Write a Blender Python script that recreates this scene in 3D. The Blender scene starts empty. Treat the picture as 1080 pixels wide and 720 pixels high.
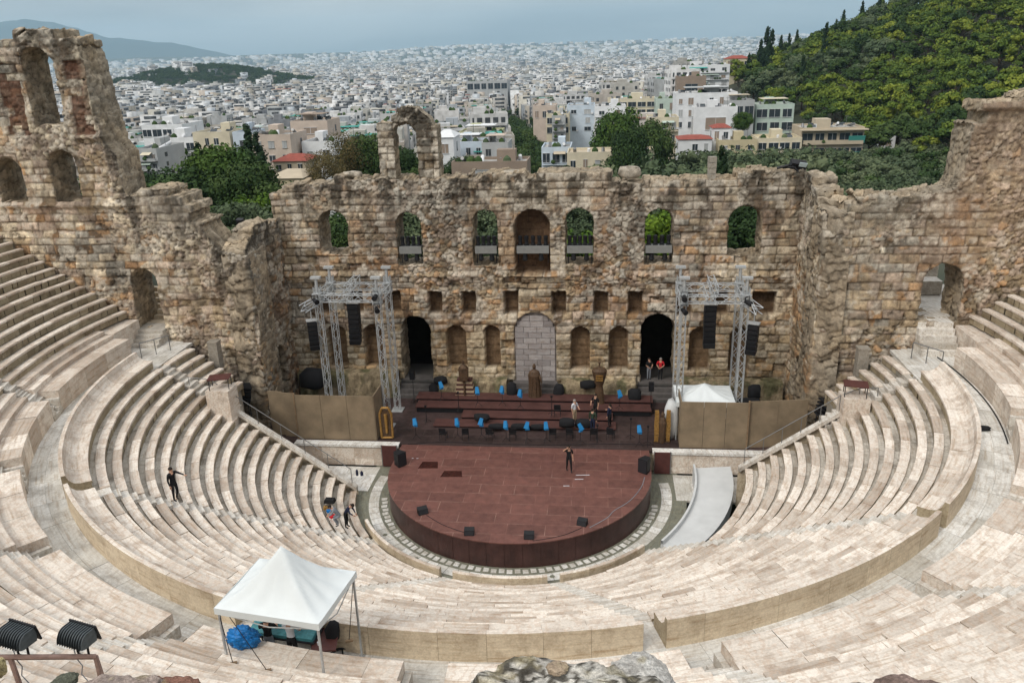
import bpy, math, random
import numpy as np
from mathutils import Vector, Matrix

PI = math.pi
SC = bpy.context.scene
COL = SC.collection
RND = random.Random(7)

# ------------------------------------------------------------------ camera
CAM = dict(f=850.66, pitch=19.821, yaw=6.823, roll=1.786, loc=np.array([4.889, -42.496, 24.96]))
def cam_axes():
    th, ps, ro = [math.radians(CAM[k]) for k in ('pitch', 'yaw', 'roll')]
    fw = np.array([-math.sin(ps)*math.cos(th), math.cos(ps)*math.cos(th), -math.sin(th)])
    rt = np.array([math.cos(ps), math.sin(ps), 0.0]); up = np.cross(rt, fw)
    c, s = math.cos(ro), math.sin(ro)
    return c*rt - s*up, c*up + s*rt, fw
RT, UP, FW = cam_axes()
def ray(px, py):
    d = FW + RT*(px-540)/CAM['f'] - UP*(py-360)/CAM['f']
    return d
def at(px, py, axis, val):
    """surveyed point: where the sight line of a photo pixel meets the plane coord[axis]=val"""
    d = ray(px, py); t = (val-CAM['loc'][axis])/d[axis]
    return CAM['loc'] + d*t
def on_cone(px, py, r1, z1, slope):
    d = ray(px, py); ts = np.linspace(5, 80, 6001)
    P = CAM['loc'] + ts[:, None]*d; r = np.hypot(P[:, 0], P[:, 1])
    F = P[:, 2]-(z1-(r1-r)*slope)
    return P[int(np.argmax(F < 0))]
cd = bpy.data.cameras.new('camera'); cam = bpy.data.objects.new('camera', cd); COL.objects.link(cam)
cd.sensor_width = 36; cd.lens = CAM['f']/1080*36; cd.clip_start = 0.1; cd.clip_end = 60000
M = Matrix((RT, UP, -FW)).transposed().to_4x4(); M.translation = Vector(CAM['loc'])
cam.matrix_world = M
SC.camera = cam

# ------------------------------------------------------------------ noise (numpy)
def _h(ix, iy, seed):
    n = (ix.astype(np.int64)*374761393 + iy.astype(np.int64)*668265263 + seed*982451653) & 0x7fffffff
    n = (n ^ (n >> 13)) * 1274126177 & 0x7fffffff
    n = (n ^ (n >> 16)) * 2246822519 & 0x7fffffff
    return (n ^ (n >> 15)) % 100003 / 100003.0
def vn(x, y, seed=0):
    x0 = np.floor(x); y0 = np.floor(y); fx = x-x0; fy = y-y0
    fx = fx*fx*(3-2*fx); fy = fy*fy*(3-2*fy)
    a = _h(x0, y0, seed); b = _h(x0+1, y0, seed); c = _h(x0, y0+1, seed); d = _h(x0+1, y0+1, seed)
    return (a*(1-fx)+b*fx)*(1-fy)+(c*(1-fx)+d*fx)*fy
def fbm(x, y, seed=0, o=4, g=.5):
    s = 0; a = 1; t = 0
    for i in range(o):
        s = s+a*vn(x*2**i+17.3*i, y*2**i-9.1*i, seed+i*31); t += a; a *= g
    return s/t
def worley(x, y, seed=0):
    """distance to first and second nearest jittered point, id of the first"""
    ix = np.floor(x); iy = np.floor(y)
    d1 = np.full(x.shape, 9.); d2 = np.full(x.shape, 9.); idn = np.zeros(x.shape)
    for ox in (-1, 0, 1):
        for oy in (-1, 0, 1):
            cx = ix+ox; cy = iy+oy
            px = cx+_h(cx, cy, seed)*.9+.05; py = cy+_h(cx, cy, seed+5)*.9+.05
            d = np.hypot(px-x, py-y); cid = _h(cx, cy, seed+11)
            nearer = d < d1
            d2 = np.where(nearer, d1, np.minimum(d2, d)); idn = np.where(nearer, cid, idn); d1 = np.where(nearer, d, d1)
    return d1, d2, idn

# ------------------------------------------------------------------ materials
def nm(name):
    m = bpy.data.materials.new(name); m.use_nodes = True
    nt = m.node_tree; b = nt.nodes['Principled BSDF']
    return m, nt, b
def N(nt, t, **kw):
    n = nt.nodes.new(t)
    for k, v in kw.items():
        if k in n.inputs: n.inputs[k].default_value = v
        else: setattr(n, k, v)
    return n
def ramp(nt, stops):
    r = nt.nodes.new('ShaderNodeValToRGB'); e = r.color_ramp.elements
    while len(e) < len(stops): e.new(.5)
    for el, (p, c) in zip(e, stops):
        el.position = p; el.color = (*c, 1) if len(c) == 3 else c
    return r
def mixc(nt, fac, a, b, mode='MIX'):
    n = nt.nodes.new('ShaderNodeMix'); n.data_type = 'RGBA'; n.blend_type = mode
    L = nt.links
    for s, v in ((n.inputs['Factor'], fac), (n.inputs['A'], a), (n.inputs['B'], b)):
        if hasattr(v, 'is_output'): L.new(v, s)
        elif isinstance(v, (int, float)): s.default_value = v
        else: s.default_value = (*v, 1) if len(v) == 3 else v
    return n.outputs['Result']
def mathn(nt, op, a, b=0.0):
    n = nt.nodes.new('ShaderNodeMath'); n.operation = op
    for s, v in ((n.inputs[0], a), (n.inputs[1], b)):
        if hasattr(v, 'is_output'): nt.links.new(v, s)
        else: s.default_value = v
    return n.outputs[0]
def plain(name, col, rough=.6, metal=0, var=.12, scale=3., bump=0., spec=.3):
    """a colour with a little uneven wear"""
    m, nt, b = nm(name); L = nt.links
    tc = N(nt, 'ShaderNodeTexCoord'); nz = N(nt, 'ShaderNodeTexNoise', Scale=scale, Detail=5., Roughness=.6)
    L.new(tc.outputs['Object'], nz.inputs['Vector'])
    r = ramp(nt, [(.25, tuple(c*(1-var) for c in col)), (.75, tuple(min(1, c*(1+var)) for c in col))])
    L.new(nz.outputs['Fac'], r.inputs[0]); L.new(r.outputs[0], b.inputs['Base Color'])
    b.inputs['Roughness'].default_value = rough; b.inputs['Metallic'].default_value = metal
    b.inputs['Specular IOR Level'].default_value = spec
    if bump:
        bp = N(nt, 'ShaderNodeBump', Strength=bump, Distance=.02); L.new(nz.outputs['Fac'], bp.inputs['Height']); L.new(bp.outputs[0], b.inputs['Normal'])
    return m
def marble(name, c_lo, c_hi, vein=(.5, .38, .28), rough=.62, stain=.5, streak=1.0):
    m, nt, b = nm(name); L = nt.links
    at_ = N(nt, 'ShaderNodeAttribute', attribute_name='tint')
    geo = N(nt, 'ShaderNodeNewGeometry')
    r = ramp(nt, [(0, c_lo), (.35, tuple(.5*(a+b_) for a, b_ in zip(c_lo, c_hi))), (.7, c_hi), (1, tuple(min(.86, c*1.08) for c in c_hi))])
    L.new(at_.outputs['Fac'], r.inputs[0])
    nz = N(nt, 'ShaderNodeTexNoise', Scale=1.1, Detail=8., Roughness=.65); L.new(geo.outputs['Position'], nz.inputs['Vector'])
    n2 = N(nt, 'ShaderNodeTexNoise', Scale=14., Detail=4., Roughness=.7); L.new(geo.outputs['Position'], n2.inputs['Vector'])
    wv = N(nt, 'ShaderNodeTexWave', Scale=.55, Distortion=26., Detail=5.); wv.inputs['Detail Scale'].default_value = .9; wv.inputs['Detail Roughness'].default_value = .7
    mp = N(nt, 'ShaderNodeMapping'); cmb = N(nt, 'ShaderNodeCombineXYZ')
    L.new(mathn(nt, 'MULTIPLY', at_.outputs['Fac'], 37.), cmb.inputs[0]); L.new(mathn(nt, 'MULTIPLY', at_.outputs['Fac'], 91.), cmb.inputs[2])
    L.new(geo.outputs['Position'], mp.inputs['Vector']); L.new(cmb.outputs[0], mp.inputs['Location']); L.new(mp.outputs[0], wv.inputs['Vector'])
    vr = ramp(nt, [(.0, (0, 0, 0)), (.62, (0, 0, 0)), (.95, (1, 1, 1))]); L.new(wv.outputs['Fac'], vr.inputs[0])
    c = mixc(nt, mathn(nt, 'MULTIPLY', vr.outputs[0], .34*streak), r.outputs[0], vein)
    dr = ramp(nt, [(.33, (1, 1, 1)), (.50, (0, 0, 0))]); L.new(nz.outputs['Fac'], dr.inputs[0])
    c = mixc(nt, mathn(nt, 'MULTIPLY', dr.outputs[0], stain), c, tuple(x*.55 for x in vein))
    # grain of the marble runs along the curved rows
    sp = N(nt, 'ShaderNodeSeparateXYZ'); L.new(geo.outputs['Position'], sp.inputs[0])
    rr = mathn(nt, 'SQRT', mathn(nt, 'ADD', mathn(nt, 'MULTIPLY', sp.outputs[0], sp.outputs[0]), mathn(nt, 'MULTIPLY', sp.outputs[1], sp.outputs[1])))
    an = mathn(nt, 'ARCTAN2', sp.outputs[1], sp.outputs[0]); pc = N(nt, 'ShaderNodeCombineXYZ')
    L.new(mathn(nt, 'MULTIPLY', rr, 11.), pc.inputs[0]); L.new(mathn(nt, 'ADD', mathn(nt, 'MULTIPLY', an, 16.), mathn(nt, 'MULTIPLY', at_.outputs['Fac'], 23.)), pc.inputs[1]); L.new(mathn(nt, 'MULTIPLY', sp.outputs[2], 9.), pc.inputs[2])
    n4 = N(nt, 'ShaderNodeTexNoise', Scale=.9, Detail=5., Roughness=.65); L.new(pc.outputs[0], n4.inputs['Vector'])
    g4 = ramp(nt, [(.32, (.74, .66, .58)), (.47, (.98, .97, .96)), (.7, (1.10, 1.11, 1.12))]); L.new(n4.outputs['Fac'], g4.inputs[0])
    c = mixc(nt, 1., c, g4.outputs[0], 'MULTIPLY')
    gr = ramp(nt, [(.3, (.82, .82, .82)), (.7, (1.1, 1.1, 1.1))]); L.new(n2.outputs['Fac'], gr.inputs[0])
    c = mixc(nt, 1., c, gr.outputs[0], 'MULTIPLY')
    L.new(c, b.inputs['Base Color']); b.inputs['Roughness'].default_value = rough; b.inputs['Specular IOR Level'].default_value = .25
    bp = N(nt, 'ShaderNodeBump', Strength=.35, Distance=.02); L.new(n2.outputs['Fac'], bp.inputs['Height']); L.new(bp.outputs[0], b.inputs['Normal'])
    return m
def ruin_mat(name):
    m, nt, b = nm(name); L = nt.links
    a = N(nt, 'ShaderNodeAttribute', attribute_name='Col'); geo = N(nt, 'ShaderNodeNewGeometry')
    n1 = N(nt, 'ShaderNodeTexNoise', Scale=3.2, Detail=9., Roughness=.72); L.new(geo.outputs['Position'], n1.inputs['Vector'])
    n2 = N(nt, 'ShaderNodeTexNoise', Scale=19., Detail=4., Roughness=.7); L.new(geo.outputs['Position'], n2.inputs['Vector'])
    r1 = ramp(nt, [(.28, (.24, .21, .18)), (.41, (.90, .88, .86)), (.55, (1.18, 1.17, 1.15)), (.72, (1.8, 1.78, 1.72))]); L.new(n1.outputs['Fac'], r1.inputs[0])
    r2 = ramp(nt, [(.25, (.72, .7, .68)), (.75, (1.2, 1.2, 1.2))]); L.new(n2.outputs['Fac'], r2.inputs[0])
    n3 = N(nt, 'ShaderNodeTexNoise', Scale=75., Detail=3., Roughness=.7); L.new(geo.outputs['Position'], n3.inputs['Vector']); r3 = ramp(nt, [(.35, (.7, .7, .7)), (.65, (1.22, 1.22, 1.22))]); L.new(n3.outputs['Fac'], r3.inputs[0])
    c = mixc(nt, 1., a.outputs['Color'], r1.outputs[0], 'MULTIPLY'); c = mixc(nt, 1., c, r2.outputs[0], 'MULTIPLY'); c = mixc(nt, 1., c, r3.outputs[0], 'MULTIPLY')
    L.new(c, b.inputs['Base Color']); b.inputs['Roughness'].default_value = .95; b.inputs['Specular IOR Level'].default_value = .1
    s = mathn(nt, 'ADD', mathn(nt, 'ADD', n1.outputs['Fac'], mathn(nt, 'MULTIPLY', n2.outputs['Fac'], .35)), mathn(nt, 'MULTIPLY', n3.outputs['Fac'], .12))
    bp = N(nt, 'ShaderNodeBump', Strength=.7, Distance=.09); L.new(s, bp.inputs['Height']); L.new(bp.outputs[0], b.inputs['Normal'])
    return m
MAT = {}
MAT['seat'] = marble('seat_marble', (.47, .40, .335), (.78, .71, .63), vein=(.52, .36, .25), stain=.5)
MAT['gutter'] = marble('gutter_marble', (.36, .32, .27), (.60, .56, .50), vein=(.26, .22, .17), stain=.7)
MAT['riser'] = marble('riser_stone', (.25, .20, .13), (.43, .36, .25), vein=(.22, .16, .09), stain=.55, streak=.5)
MAT['rimwall'] = marble('rim_stone', (.56, .47, .345), (.71, .605, .455), vein=(.36, .25, .15), stain=.35, streak=.6)
MAT['paving'] = marble('white_paving', (.54, .52, .47), (.74, .73, .70), vein=(.46, .42, .36), stain=.5)
MAT['aisle'] = marble('aisle_marble', (.46, .43, .38), (.68, .65, .60), vein=(.42, .35, .28), stain=.55)
MAT['greystone'] = marble('grey_stone', (.26, .235, .20), (.38, .35, .30), vein=(.2, .17, .13), stain=.5, streak=.4)
MAT['ruin'] = ruin_mat('weathered_masonry')
MAT['black'] = plain('black_plastic', (.012, .012, .014), .55)
MAT['darkmetal'] = plain('dark_metal', (.03, .03, .035), .5, .3)
MAT['alu'] = plain('aluminium', (.50, .52, .53), .42, .4, var=.2, scale=9)
MAT['steel'] = plain('steel_rail', (.20, .20, .20), .45, .6)
MAT['white_fabric'] = plain('white_canvas', (.70, .74, .75), .75, var=.04, scale=2)
MAT['blue'] = plain('blue_cover', (.015, .19, .44), .6, var=.25, scale=20)
MAT['bluetarp'] = plain('blue_tarp', (.012, .17, .48), .4, var=.5, scale=7, bump=1.)
MAT['redbrown'] = plain('redbrown_panel', (.085, .03, .026), .55, var=.25)
MAT['platform_side'] = plain('dark_board', (.045, .025, .022), .6, var=.4, scale=1.3)
MAT['riserdeck'] = plain('riser_board', (.085, .038, .033), .6, var=.3, scale=2)
MAT['gold'] = plain('gold_foil', (.34, .19, .055), .45, .3, var=.5, scale=9)
MAT['bronze'] = plain('brown_sculpted', (.085, .05, .028), .6, var=.5, scale=6, bump=.5)
MAT['wood'] = plain('weathered_wood', (.22, .15, .09), .8, var=.3, scale=4)
MAT['skin'] = plain('skin', (.50, .29, .20), .6, var=.05)
MAT['teal'] = plain('teal_console', (.06, .22, .25), .5, var=.4, scale=10)
MAT['navy'] = plain('navy_cloth', (.015, .02, .05), .85)
MAT['blackcloth'] = plain('black_cloth', (.012, .012, .014), .9)
MAT['whitecloth'] = plain('white_cloth', (.62, .64, .68), .85)
MAT['greycloth'] = plain('grey_cloth', (.22, .24, .27), .85)
MAT['beige'] = plain('beige_cloth', (.42, .32, .21), .85)
MAT['red'] = plain('red_cloth', (.55, .02, .03), .8)
MAT['green'] = plain('dark_green_cloth', (.03, .05, .03), .85)
MAT['hair'] = plain('hair', (.02, .014, .01), .8)
MAT['greyhair'] = plain('grey_hair', (.3, .28, .26), .8)
MAT['glass'] = plain('dark_glass', (.03, .04, .05), .15, spec=.6)

# ------------------------------------------------------------------ objects
def tag(o, label=None, cat=None, group=None, kind=None):
    if label: o['label'] = label
    if cat: o['category'] = cat
    if group: o['group'] = group
    if kind: o['kind'] = kind
    return o
def thing(name, label, cat, loc=(0, 0, 0), rotz=0, group=None):
    o = bpy.data.objects.new(name, None); COL.objects.link(o); o.location = loc; o.rotation_euler = (0, 0, rotz)
    o.empty_display_size = .3
    return tag(o, label, cat, group)
class MB:
    def __init__(s): s.V = []; s.F = []; s.M = []; s.T = []; s.t = .5; s.m = 0; s.X = None
    def v(s, pts):
        n = len(s.V)
        for p in pts:
            p = Vector(p)
            s.V.append(tuple(s.X @ p) if s.X is not None else tuple(p))
        return n
    def f(s, idx, m=None): s.F.append(tuple(idx)); s.M.append(s.m if m is None else m); s.T.append(s.t)
    def poly(s, pts, m=None):
        n = s.v(pts); s.f(range(n, n+len(pts)), m)
    def box(s, c, size, rz=0., m=None, tilt=None, taper=1.0):
        a, b, h = size[0]/2, size[1]/2, size[2]/2
        R = Matrix.Rotation(rz, 3, 'Z')
        if tilt: R = R @ Matrix.Rotation(tilt[0], 3, 'X') @ Matrix.Rotation(tilt[1], 3, 'Y')
        P = []
        for z, k in ((-h, 1), (h, taper)):
            for x, y in ((-a*k, -b*k), (a*k, -b*k), (a*k, b*k), (-a*k, b*k)): P.append(Vector(c)+R @ Vector((x, y, z)))
        n = s.v(P)
        for q in ((3, 2, 1, 0), (4, 5, 6, 7), (0, 1, 5, 4), (1, 2, 6, 5), (2, 3, 7, 6), (3, 0, 4, 7)): s.f([n+i for i in q], m)
    def tube(s, p0, p1, r0, r1=None, n=6, m=None, cap=True):
        r1 = r0 if r1 is None else r1
        p0 = Vector(p0); p1 = Vector(p1); d = (p1-p0)
        if d.length < 1e-6: return
        q = d.to_track_quat('Z', 'Y'); P = []
        for p, r in ((p0, r0), (p1, r1)):
            for i in range(n): P.append(p+q @ Vector((r*math.cos(2*PI*i/n), r*math.sin(2*PI*i/n), 0)))
        k = s.v(P)
        for i in range(n): j = (i+1) % n; s.f((k+i, k+j, k+n+j, k+n+i), m)
        if cap: s.f([k+n-1-i for i in range(n)], m); s.f([k+n+i for i in range(n)], m)
    def path(s, pts, r, n=6, m=None):
        for a, b in zip(pts[:-1], pts[1:]): s.tube(a, b, r, r, n, m)
    def lathe(s, c, prof, n=16, m=None, sx=1, sy=1, rz=0):
        c = Vector(c); P = []
        for r, z in prof:
            for i in range(n):
                a = 2*PI*i/n+rz; P.append(c+Vector((r*sx*math.cos(a), r*sy*math.sin(a), z)))
        k = s.v(P)
        for j in range(len(prof)-1):
            for i in range(n): i2 = (i+1) % n; s.f((k+j*n+i, k+j*n+i2, k+(j+1)*n+i2, k+(j+1)*n+i), m)
        s.f([k+n-1-i for i in range(n)], m); s.f([k+(len(prof)-1)*n+i for i in range(n)], m)
    def prism(s, pts, z0, z1, m=None, mtop=None):
        n = len(pts); k = s.v([(x, y, z0) for x, y in pts]+[(x, y, z1) for x, y in pts])
        s.f([k+n-1-i for i in range(n)], m); s.f([k+n+i for i in range(n)], m if mtop is None else mtop)
        for i in range(n): j = (i+1) % n; s.f((k+i, k+j, k+n+j, k+n+i), m)
    def arcprof(s, prof, a0, a1, nseg, mats=None, cap=True, zb=None, cx=0, cy=0):
        """sweep an (r,z) polyline about the orchestra centre from angle a0 to a1"""
        n = len(prof); P = []
        for i in range(nseg+1):
            a = a0+(a1-a0)*i/nseg; c, si = math.cos(a), math.sin(a)
            for r, z in prof: P.append((cx+r*c, cy+r*si, z))
        k = s.v(P)
        for i in range(nseg):
            for j in range(n-1):
                q = (k+i*n+j, k+i*n+j+1, k+(i+1)*n+j+1, k+(i+1)*n+j)
                s.f(q[::-1] if a1 > a0 else q, mats[j] if mats else None)
        if cap:
            zb = min(z for r, z in prof) if zb is None else zb
            for i, fl in ((0, 1), (nseg, 0)):
                a = a0+(a1-a0)*i/nseg; c, si = math.cos(a), math.sin(a)
                pts = [(cx+r*c, cy+r*si, z) for r, z in prof]+[(cx+prof[-1][0]*c, cy+prof[-1][0]*si, zb), (cx+prof[0][0]*c, cy+prof[0][0]*si, zb)]
                s.poly(pts if fl else pts[::-1], mats[0] if mats else None)
    def build(s, name, mats, parent=None, smooth=False):
        if not isinstance(mats, (list, tuple)): mats = [mats]
        me = bpy.data.meshes.new(name); me.from_pydata(s.V, [], s.F)
        for m in mats: me.materials.append(MAT[m] if isinstance(m, str) else m)
        me.polygons.foreach_set('material_index', s.M)
        a = me.attributes.new('tint', 'FLOAT', 'FACE'); a.data.foreach_set('value', s.T)
        if smooth: me.polygons.foreach_set('use_smooth', [True]*len(s.F))
        me.update()
        o = bpy.data.objects.new(name, me); COL.objects.link(o)
        if parent: o.parent = parent
        return o
def copy_tree(o, parent=None):
    c = o.copy(); COL.objects.link(c)
    if parent: c.parent = parent
    for ch in o.children: copy_tree(ch, c)
    return c
def arrays_obj(name, V, F, mat, cols=None, parent=None, tint=None):
    """mesh from numpy arrays: V (n,3), F (m,4) quads, optional per-vertex colours"""
    me = bpy.data.meshes.new(name); nv, nf = len(V), len(F); k = F.shape[1]
    me.vertices.add(nv); me.vertices.foreach_set('co', V.astype(np.float32).ravel())
    me.loops.add(nf*k); me.loops.foreach_set('vertex_index', F.astype(np.int32).ravel())
    me.polygons.add(nf); me.polygons.foreach_set('loop_start', np.arange(0, nf*k, k, dtype=np.int32))
    me.polygons.foreach_set('loop_total', np.full(nf, k, dtype=np.int32))
    me.update(calc_edges=True)
    if cols is not None:
        a = me.color_attributes.new('Col', 'FLOAT_COLOR', 'POINT'); c4 = np.ones((nv, 4), np.float32); c4[:, :3] = cols; a.data.foreach_set('color', c4.ravel())
    if tint is not None:
        a = me.attributes.new('tint', 'FLOAT', 'FACE'); a.data.foreach_set('value', tint.astype(np.float32))
    for m_ in (mat if isinstance(mat, (list, tuple)) else [mat]): me.materials.append(MAT[m_] if isinstance(m_, str) else m_)
    o = bpy.data.objects.new(name, me); COL.objects.link(o)
    if parent: o.parent = parent
    return o
# ------------------------------------------------------------------ ruined masonry
def arch_sdf(u, v, o):
    """signed distance (negative inside) of an arched or square opening o = (u0,u1,v0,v1,arched)"""
    u0, u1, v0, v1, ar = o[:5]; c = (u0+u1)/2; w = (u1-u0)/2
    if ar:
        vs = v1-w; dx = np.abs(u-c)-w
        rect = np.maximum(dx, np.maximum(v0-v, v-vs)); circ = np.hypot(u-c, v-vs)-w
        return np.where(v > vs, circ, np.maximum(dx, v0-v))
    return np.maximum(np.abs(u-c)-w, np.maximum(v0-v, v-v1))
PAL = dict(tan=(.385, .30, .20), cream=(.54, .46, .345), orange=(.41, .26, .145), grey=(.34, .315, .27), brown=(.15, .105, .07), pink=(.42, .335, .265), pale=(.58, .53, .44))
def ruin_wall(name, O, U, W, n, v0, top, thick, holes=(), niches=(), res=.075, seed=1, rough=1.0, rubble=.5, palette=None, parent=None, jag=.5,
              bw=(.6, 1.5), ch=(.42, .62), stain=1.0, colfn=None, relief=None, smooth_below=None, bottom_open=False):
    """a wall face W metres long starting at O along U, facing n, from v0 up to the broken line top(u); holes go through, niches are recessed"""
    O = np.array(O, float); U = np.array(U, float); n = np.array(n, float)
    rs = np.random.RandomState(seed)
    uu = np.arange(0, W+res*.5, res); vmax = max(float(np.max(top(uu))), v0+1)+.9
    vv = np.arange(v0, vmax, res)
    Ug, Vg = np.meshgrid(uu, vv)                        # rows = v
    # --- courses and blocks, slightly wavy
    wv = .05*(fbm(Ug*.9, Vg*.9, seed+1)-.5)*2*rough; wu = .07*(fbm(Ug*1.1+9, Vg*1.1, seed+2)-.5)*2*rough
    edges = [v0-.2]
    while edges[-1] < vmax+1: edges.append(edges[-1]+rs.uniform(*ch))
    edges = np.array(edges); ri = np.clip(np.searchsorted(edges, Vg+wv)-1, 0, len(edges)-2)
    dv = np.minimum(Vg+wv-edges[ri], edges[ri+1]-(Vg+wv))
    du = np.zeros_like(Ug); bid = np.zeros_like(Ug); ctr = np.zeros_like(Ug)
    for k in range(len(edges)-1):
        mk = ri == k
        if not mk.any(): continue
        be = [-rs.uniform(0, 1)]
        while be[-1] < W+2: be.append(be[-1]+rs.uniform(*bw))
        be = np.array(be); x = (Ug+wu)[mk]; bi = np.clip(np.searchsorted(be, x)-1, 0, len(be)-2)
        du[mk] = np.minimum(x-be[bi], be[bi+1]-x); bid[mk] = k*1000+bi; ctr[mk] = (be[bi]+be[bi+1])/2
    ed = np.minimum(du, dv)
    hb = _h(bid, bid*0+3, seed); hb2 = _h(bid, bid*0+7, seed)
    # --- rubble stones
    d1, d2, wid = worley(Ug*2.5+wu*2.5, Vg*3.0+wv*2.5, seed+9); edr = (d2-d1)/2.7
    rub = fbm(Ug*.28, Vg*.28, seed+20, 4)
    rmask = np.clip((rub-(1-rubble*.42)+.28)*9, 0, 1)
    if smooth_below is not None: rmask = rmask*np.clip((Vg-smooth_below)/1.5, 0, 1)
    # --- relief
    big = fbm(Ug*.35, Vg*.35, seed+30, 4)-.5; mid = fbm(Ug*1.6, Vg*1.6, seed+31, 4)-.5; fine = fbm(Ug*6, Vg*6, seed+32, 3)-.5
    ash = (hb-.5)*.10*rough - .075*np.exp(-(ed/.035)**2) - .02*np.exp(-(ed/.10)**2)
    rubh = (wid-.5)*.10 - .09*np.exp(-(edr/.03)**2) + .05*np.minimum(edr, .1)/.1
    D = (1-rmask)*ash + rmask*rubh + .42*big*rough + .13*mid*rough + .05*fine*rough
    lost = np.clip((_h(bid, bid*0+13, seed)-.955)*60, 0, 1)*(1-rmask)      # blocks that have fallen out
    D = D - lost*.22
    if relief is not None: D = D+relief(Ug, Vg)
    # --- colour
    if palette is None: palette = dict(tan=.28, cream=.30, orange=.13, grey=.13, brown=.05, pink=.12)
    names = list(palette); wts = np.array([palette[k] for k in names]); cum = np.cumsum(wts/wts.sum())
    reg = fbm(Ug*.22+40, Vg*.22, seed+50, 3)
    sel = np.clip(hb2*.62+(reg-.5)*1.1+.19, 0, .999); selr = np.clip(wid*.5+(reg-.5)*1.1+.25, 0, .999)
    pc = np.array([PAL[k] for k in names])
    C = pc[np.searchsorted(cum, sel)]*(1-rmask[..., None]) + pc[np.searchsorted(cum, selr)]*rmask[..., None]
    C = C*(.68+.68*_h(bid, bid*0+19, seed)[..., None]*(1-rmask[..., None])+.62*wid[..., None]*rmask[..., None])
    pt = fbm(Ug*1.3+7, Vg*1.3, seed+60, 5)
    C = C*(.60+1.0*pt[..., None])
    pit = np.clip((fbm(Ug*4.5+11, Vg*4.5, seed+64, 3)-.63)*14, 0, 1)*np.clip((fbm(Ug*.6, Vg*.6+5, seed+65, 3)-.42)*6, 0, 1); D = D-.07*pit; C = C*(1-.6*pit[..., None])
    ob = np.clip((fbm(Ug*.5+3, Vg*.35, seed+63, 4)+.3*(fbm(Ug*4, Vg*4, seed+66, 3)-.5)-.55)*7, 0, 1)[..., None]*.5       # iron-brown patches
    C = C*(1-ob)+np.array((.21, .11, .055))*ob
    tp = top(Ug)
    hf = fbm(Ug*5, Vg*5, seed+71, 4)-.5; st = fbm(Ug*1.5, Vg*.16, seed+70, 4)+.42*hf; near = np.exp(-np.clip(tp-Vg, 0, 99)/2.6)
    blk = np.clip((st-.545+.20*near)*6.5, 0, 1)*stain*(.35+.6*near)                     # black lichen streaks from the top
    bl2 = np.clip((fbm(Ug*.8, Vg*.8, seed+75, 5)+.3*hf-.60)*9, 0, 1)*.55*stain
    gyw = (np.clip(near*1.3*(.35+1.3*fbm(Ug*.6+31, Vg*.6, seed+73, 4))+.35*hf, 0, .72)*min(1, stain)*.62)[..., None]; C = C*(1-gyw)+np.array((.31, .295, .26))*(.55+.9*pt[..., None])*gyw
    blk = np.clip(np.maximum(blk, bl2), 0, .9)[..., None]
    C = C*(1-blk)+np.array((.055, .05, .042))*blk
    wh = np.clip((fbm(Ug*1.2+80, Vg*1.2, seed+77, 4)+.5*hf-.55)*8, 0, 1)[..., None]*.65
    C = C*(1-wh)+np.array((.60, .55, .47))*wh
    jt = ((1-rmask)*np.exp(-(ed/.036)**2)*.78+rmask*np.exp(-(edr/.026)**2)*.72)[..., None]*(.45+.9*np.clip(fbm(Ug*1.1+60, Vg*1.1, seed+79, 3), 0, .6))[..., None]
    C = C*(1-jt)+np.array((.085, .06, .04))*jt
    if colfn is not None: C = colfn(Ug, Vg, C, bid)
    # --- openings
    sdf = np.full(Ug.shape, 9.)
    nj = .10*jag*(fbm(Ug*2.5, Vg*2.5, seed+90, 3)-.5)*2
    hs = []
    for h in holes:
        s_ = arch_sdf(Ug, Vg, h)+nj*(h[5] if len(h) > 5 else 1); sdf = np.minimum(sdf, s_)
    for q in niches:
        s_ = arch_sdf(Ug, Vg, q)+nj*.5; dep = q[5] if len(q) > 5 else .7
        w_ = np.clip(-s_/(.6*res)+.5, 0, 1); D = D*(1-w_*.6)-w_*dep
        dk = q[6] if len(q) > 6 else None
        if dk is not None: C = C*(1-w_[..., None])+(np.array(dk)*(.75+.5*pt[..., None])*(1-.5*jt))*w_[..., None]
    # --- what still stands: cells (block by block along the top)
    vc = (edges[ri]+edges[ri+1])/2
    tb = top(np.where(rmask > .5, Ug, ctr)); keepv = (vc < tb+.12) & (Vg < tp+.75)
    keepv = np.where(rmask > .5, Vg < tp+.25*(fbm(Ug*3, Vg*3, seed+95, 3)-.5), keepv)
    nv_, nu_ = Ug.shape
    kc = keepv[:-1, :-1] & keepv[1:, :-1] & keepv[:-1, 1:] & keepv[1:, 1:]
    sc = .25*(sdf[:-1, :-1]+sdf[1:, :-1]+sdf[:-1, 1:]+sdf[1:, 1:])
    kc &= sc > 0
    # snap grid vertices near an opening onto its curve
    gu = np.gradient(sdf, res, axis=1); gv = np.gradient(sdf, res, axis=0)
    snap = (np.abs(sdf) < res*.75); Up = Ug-np.where(snap, sdf*gu, 0); Vp = Vg-np.where(snap, sdf*gv, 0)
    P = O+Up[..., None]*U + np.array([0, 0, 1.])*(Vp)[..., None] + n*D[..., None]
    V = P.reshape(-1, 3); Cc = np.clip(C.reshape(-1, 3), .01, .9)
    idx = np.arange(nv_*nu_).reshape(nv_, nu_)
    j, i = np.nonzero(kc)
    F = np.stack([idx[j, i], idx[j, i+1], idx[j+1, i+1], idx[j+1, i]], 1)
    flip = np.dot(np.cross(U, [0, 0, 1.]), n) < 0
    if flip: F = F[:, ::-1]
    # --- reveals: push every free edge back through the wall
    K = np.zeros((nv_+1, nu_+1), bool); K[1:-1, 1:-1] = kc
    edg = []
    c0 = K[1:-1, 1:-1]
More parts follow.
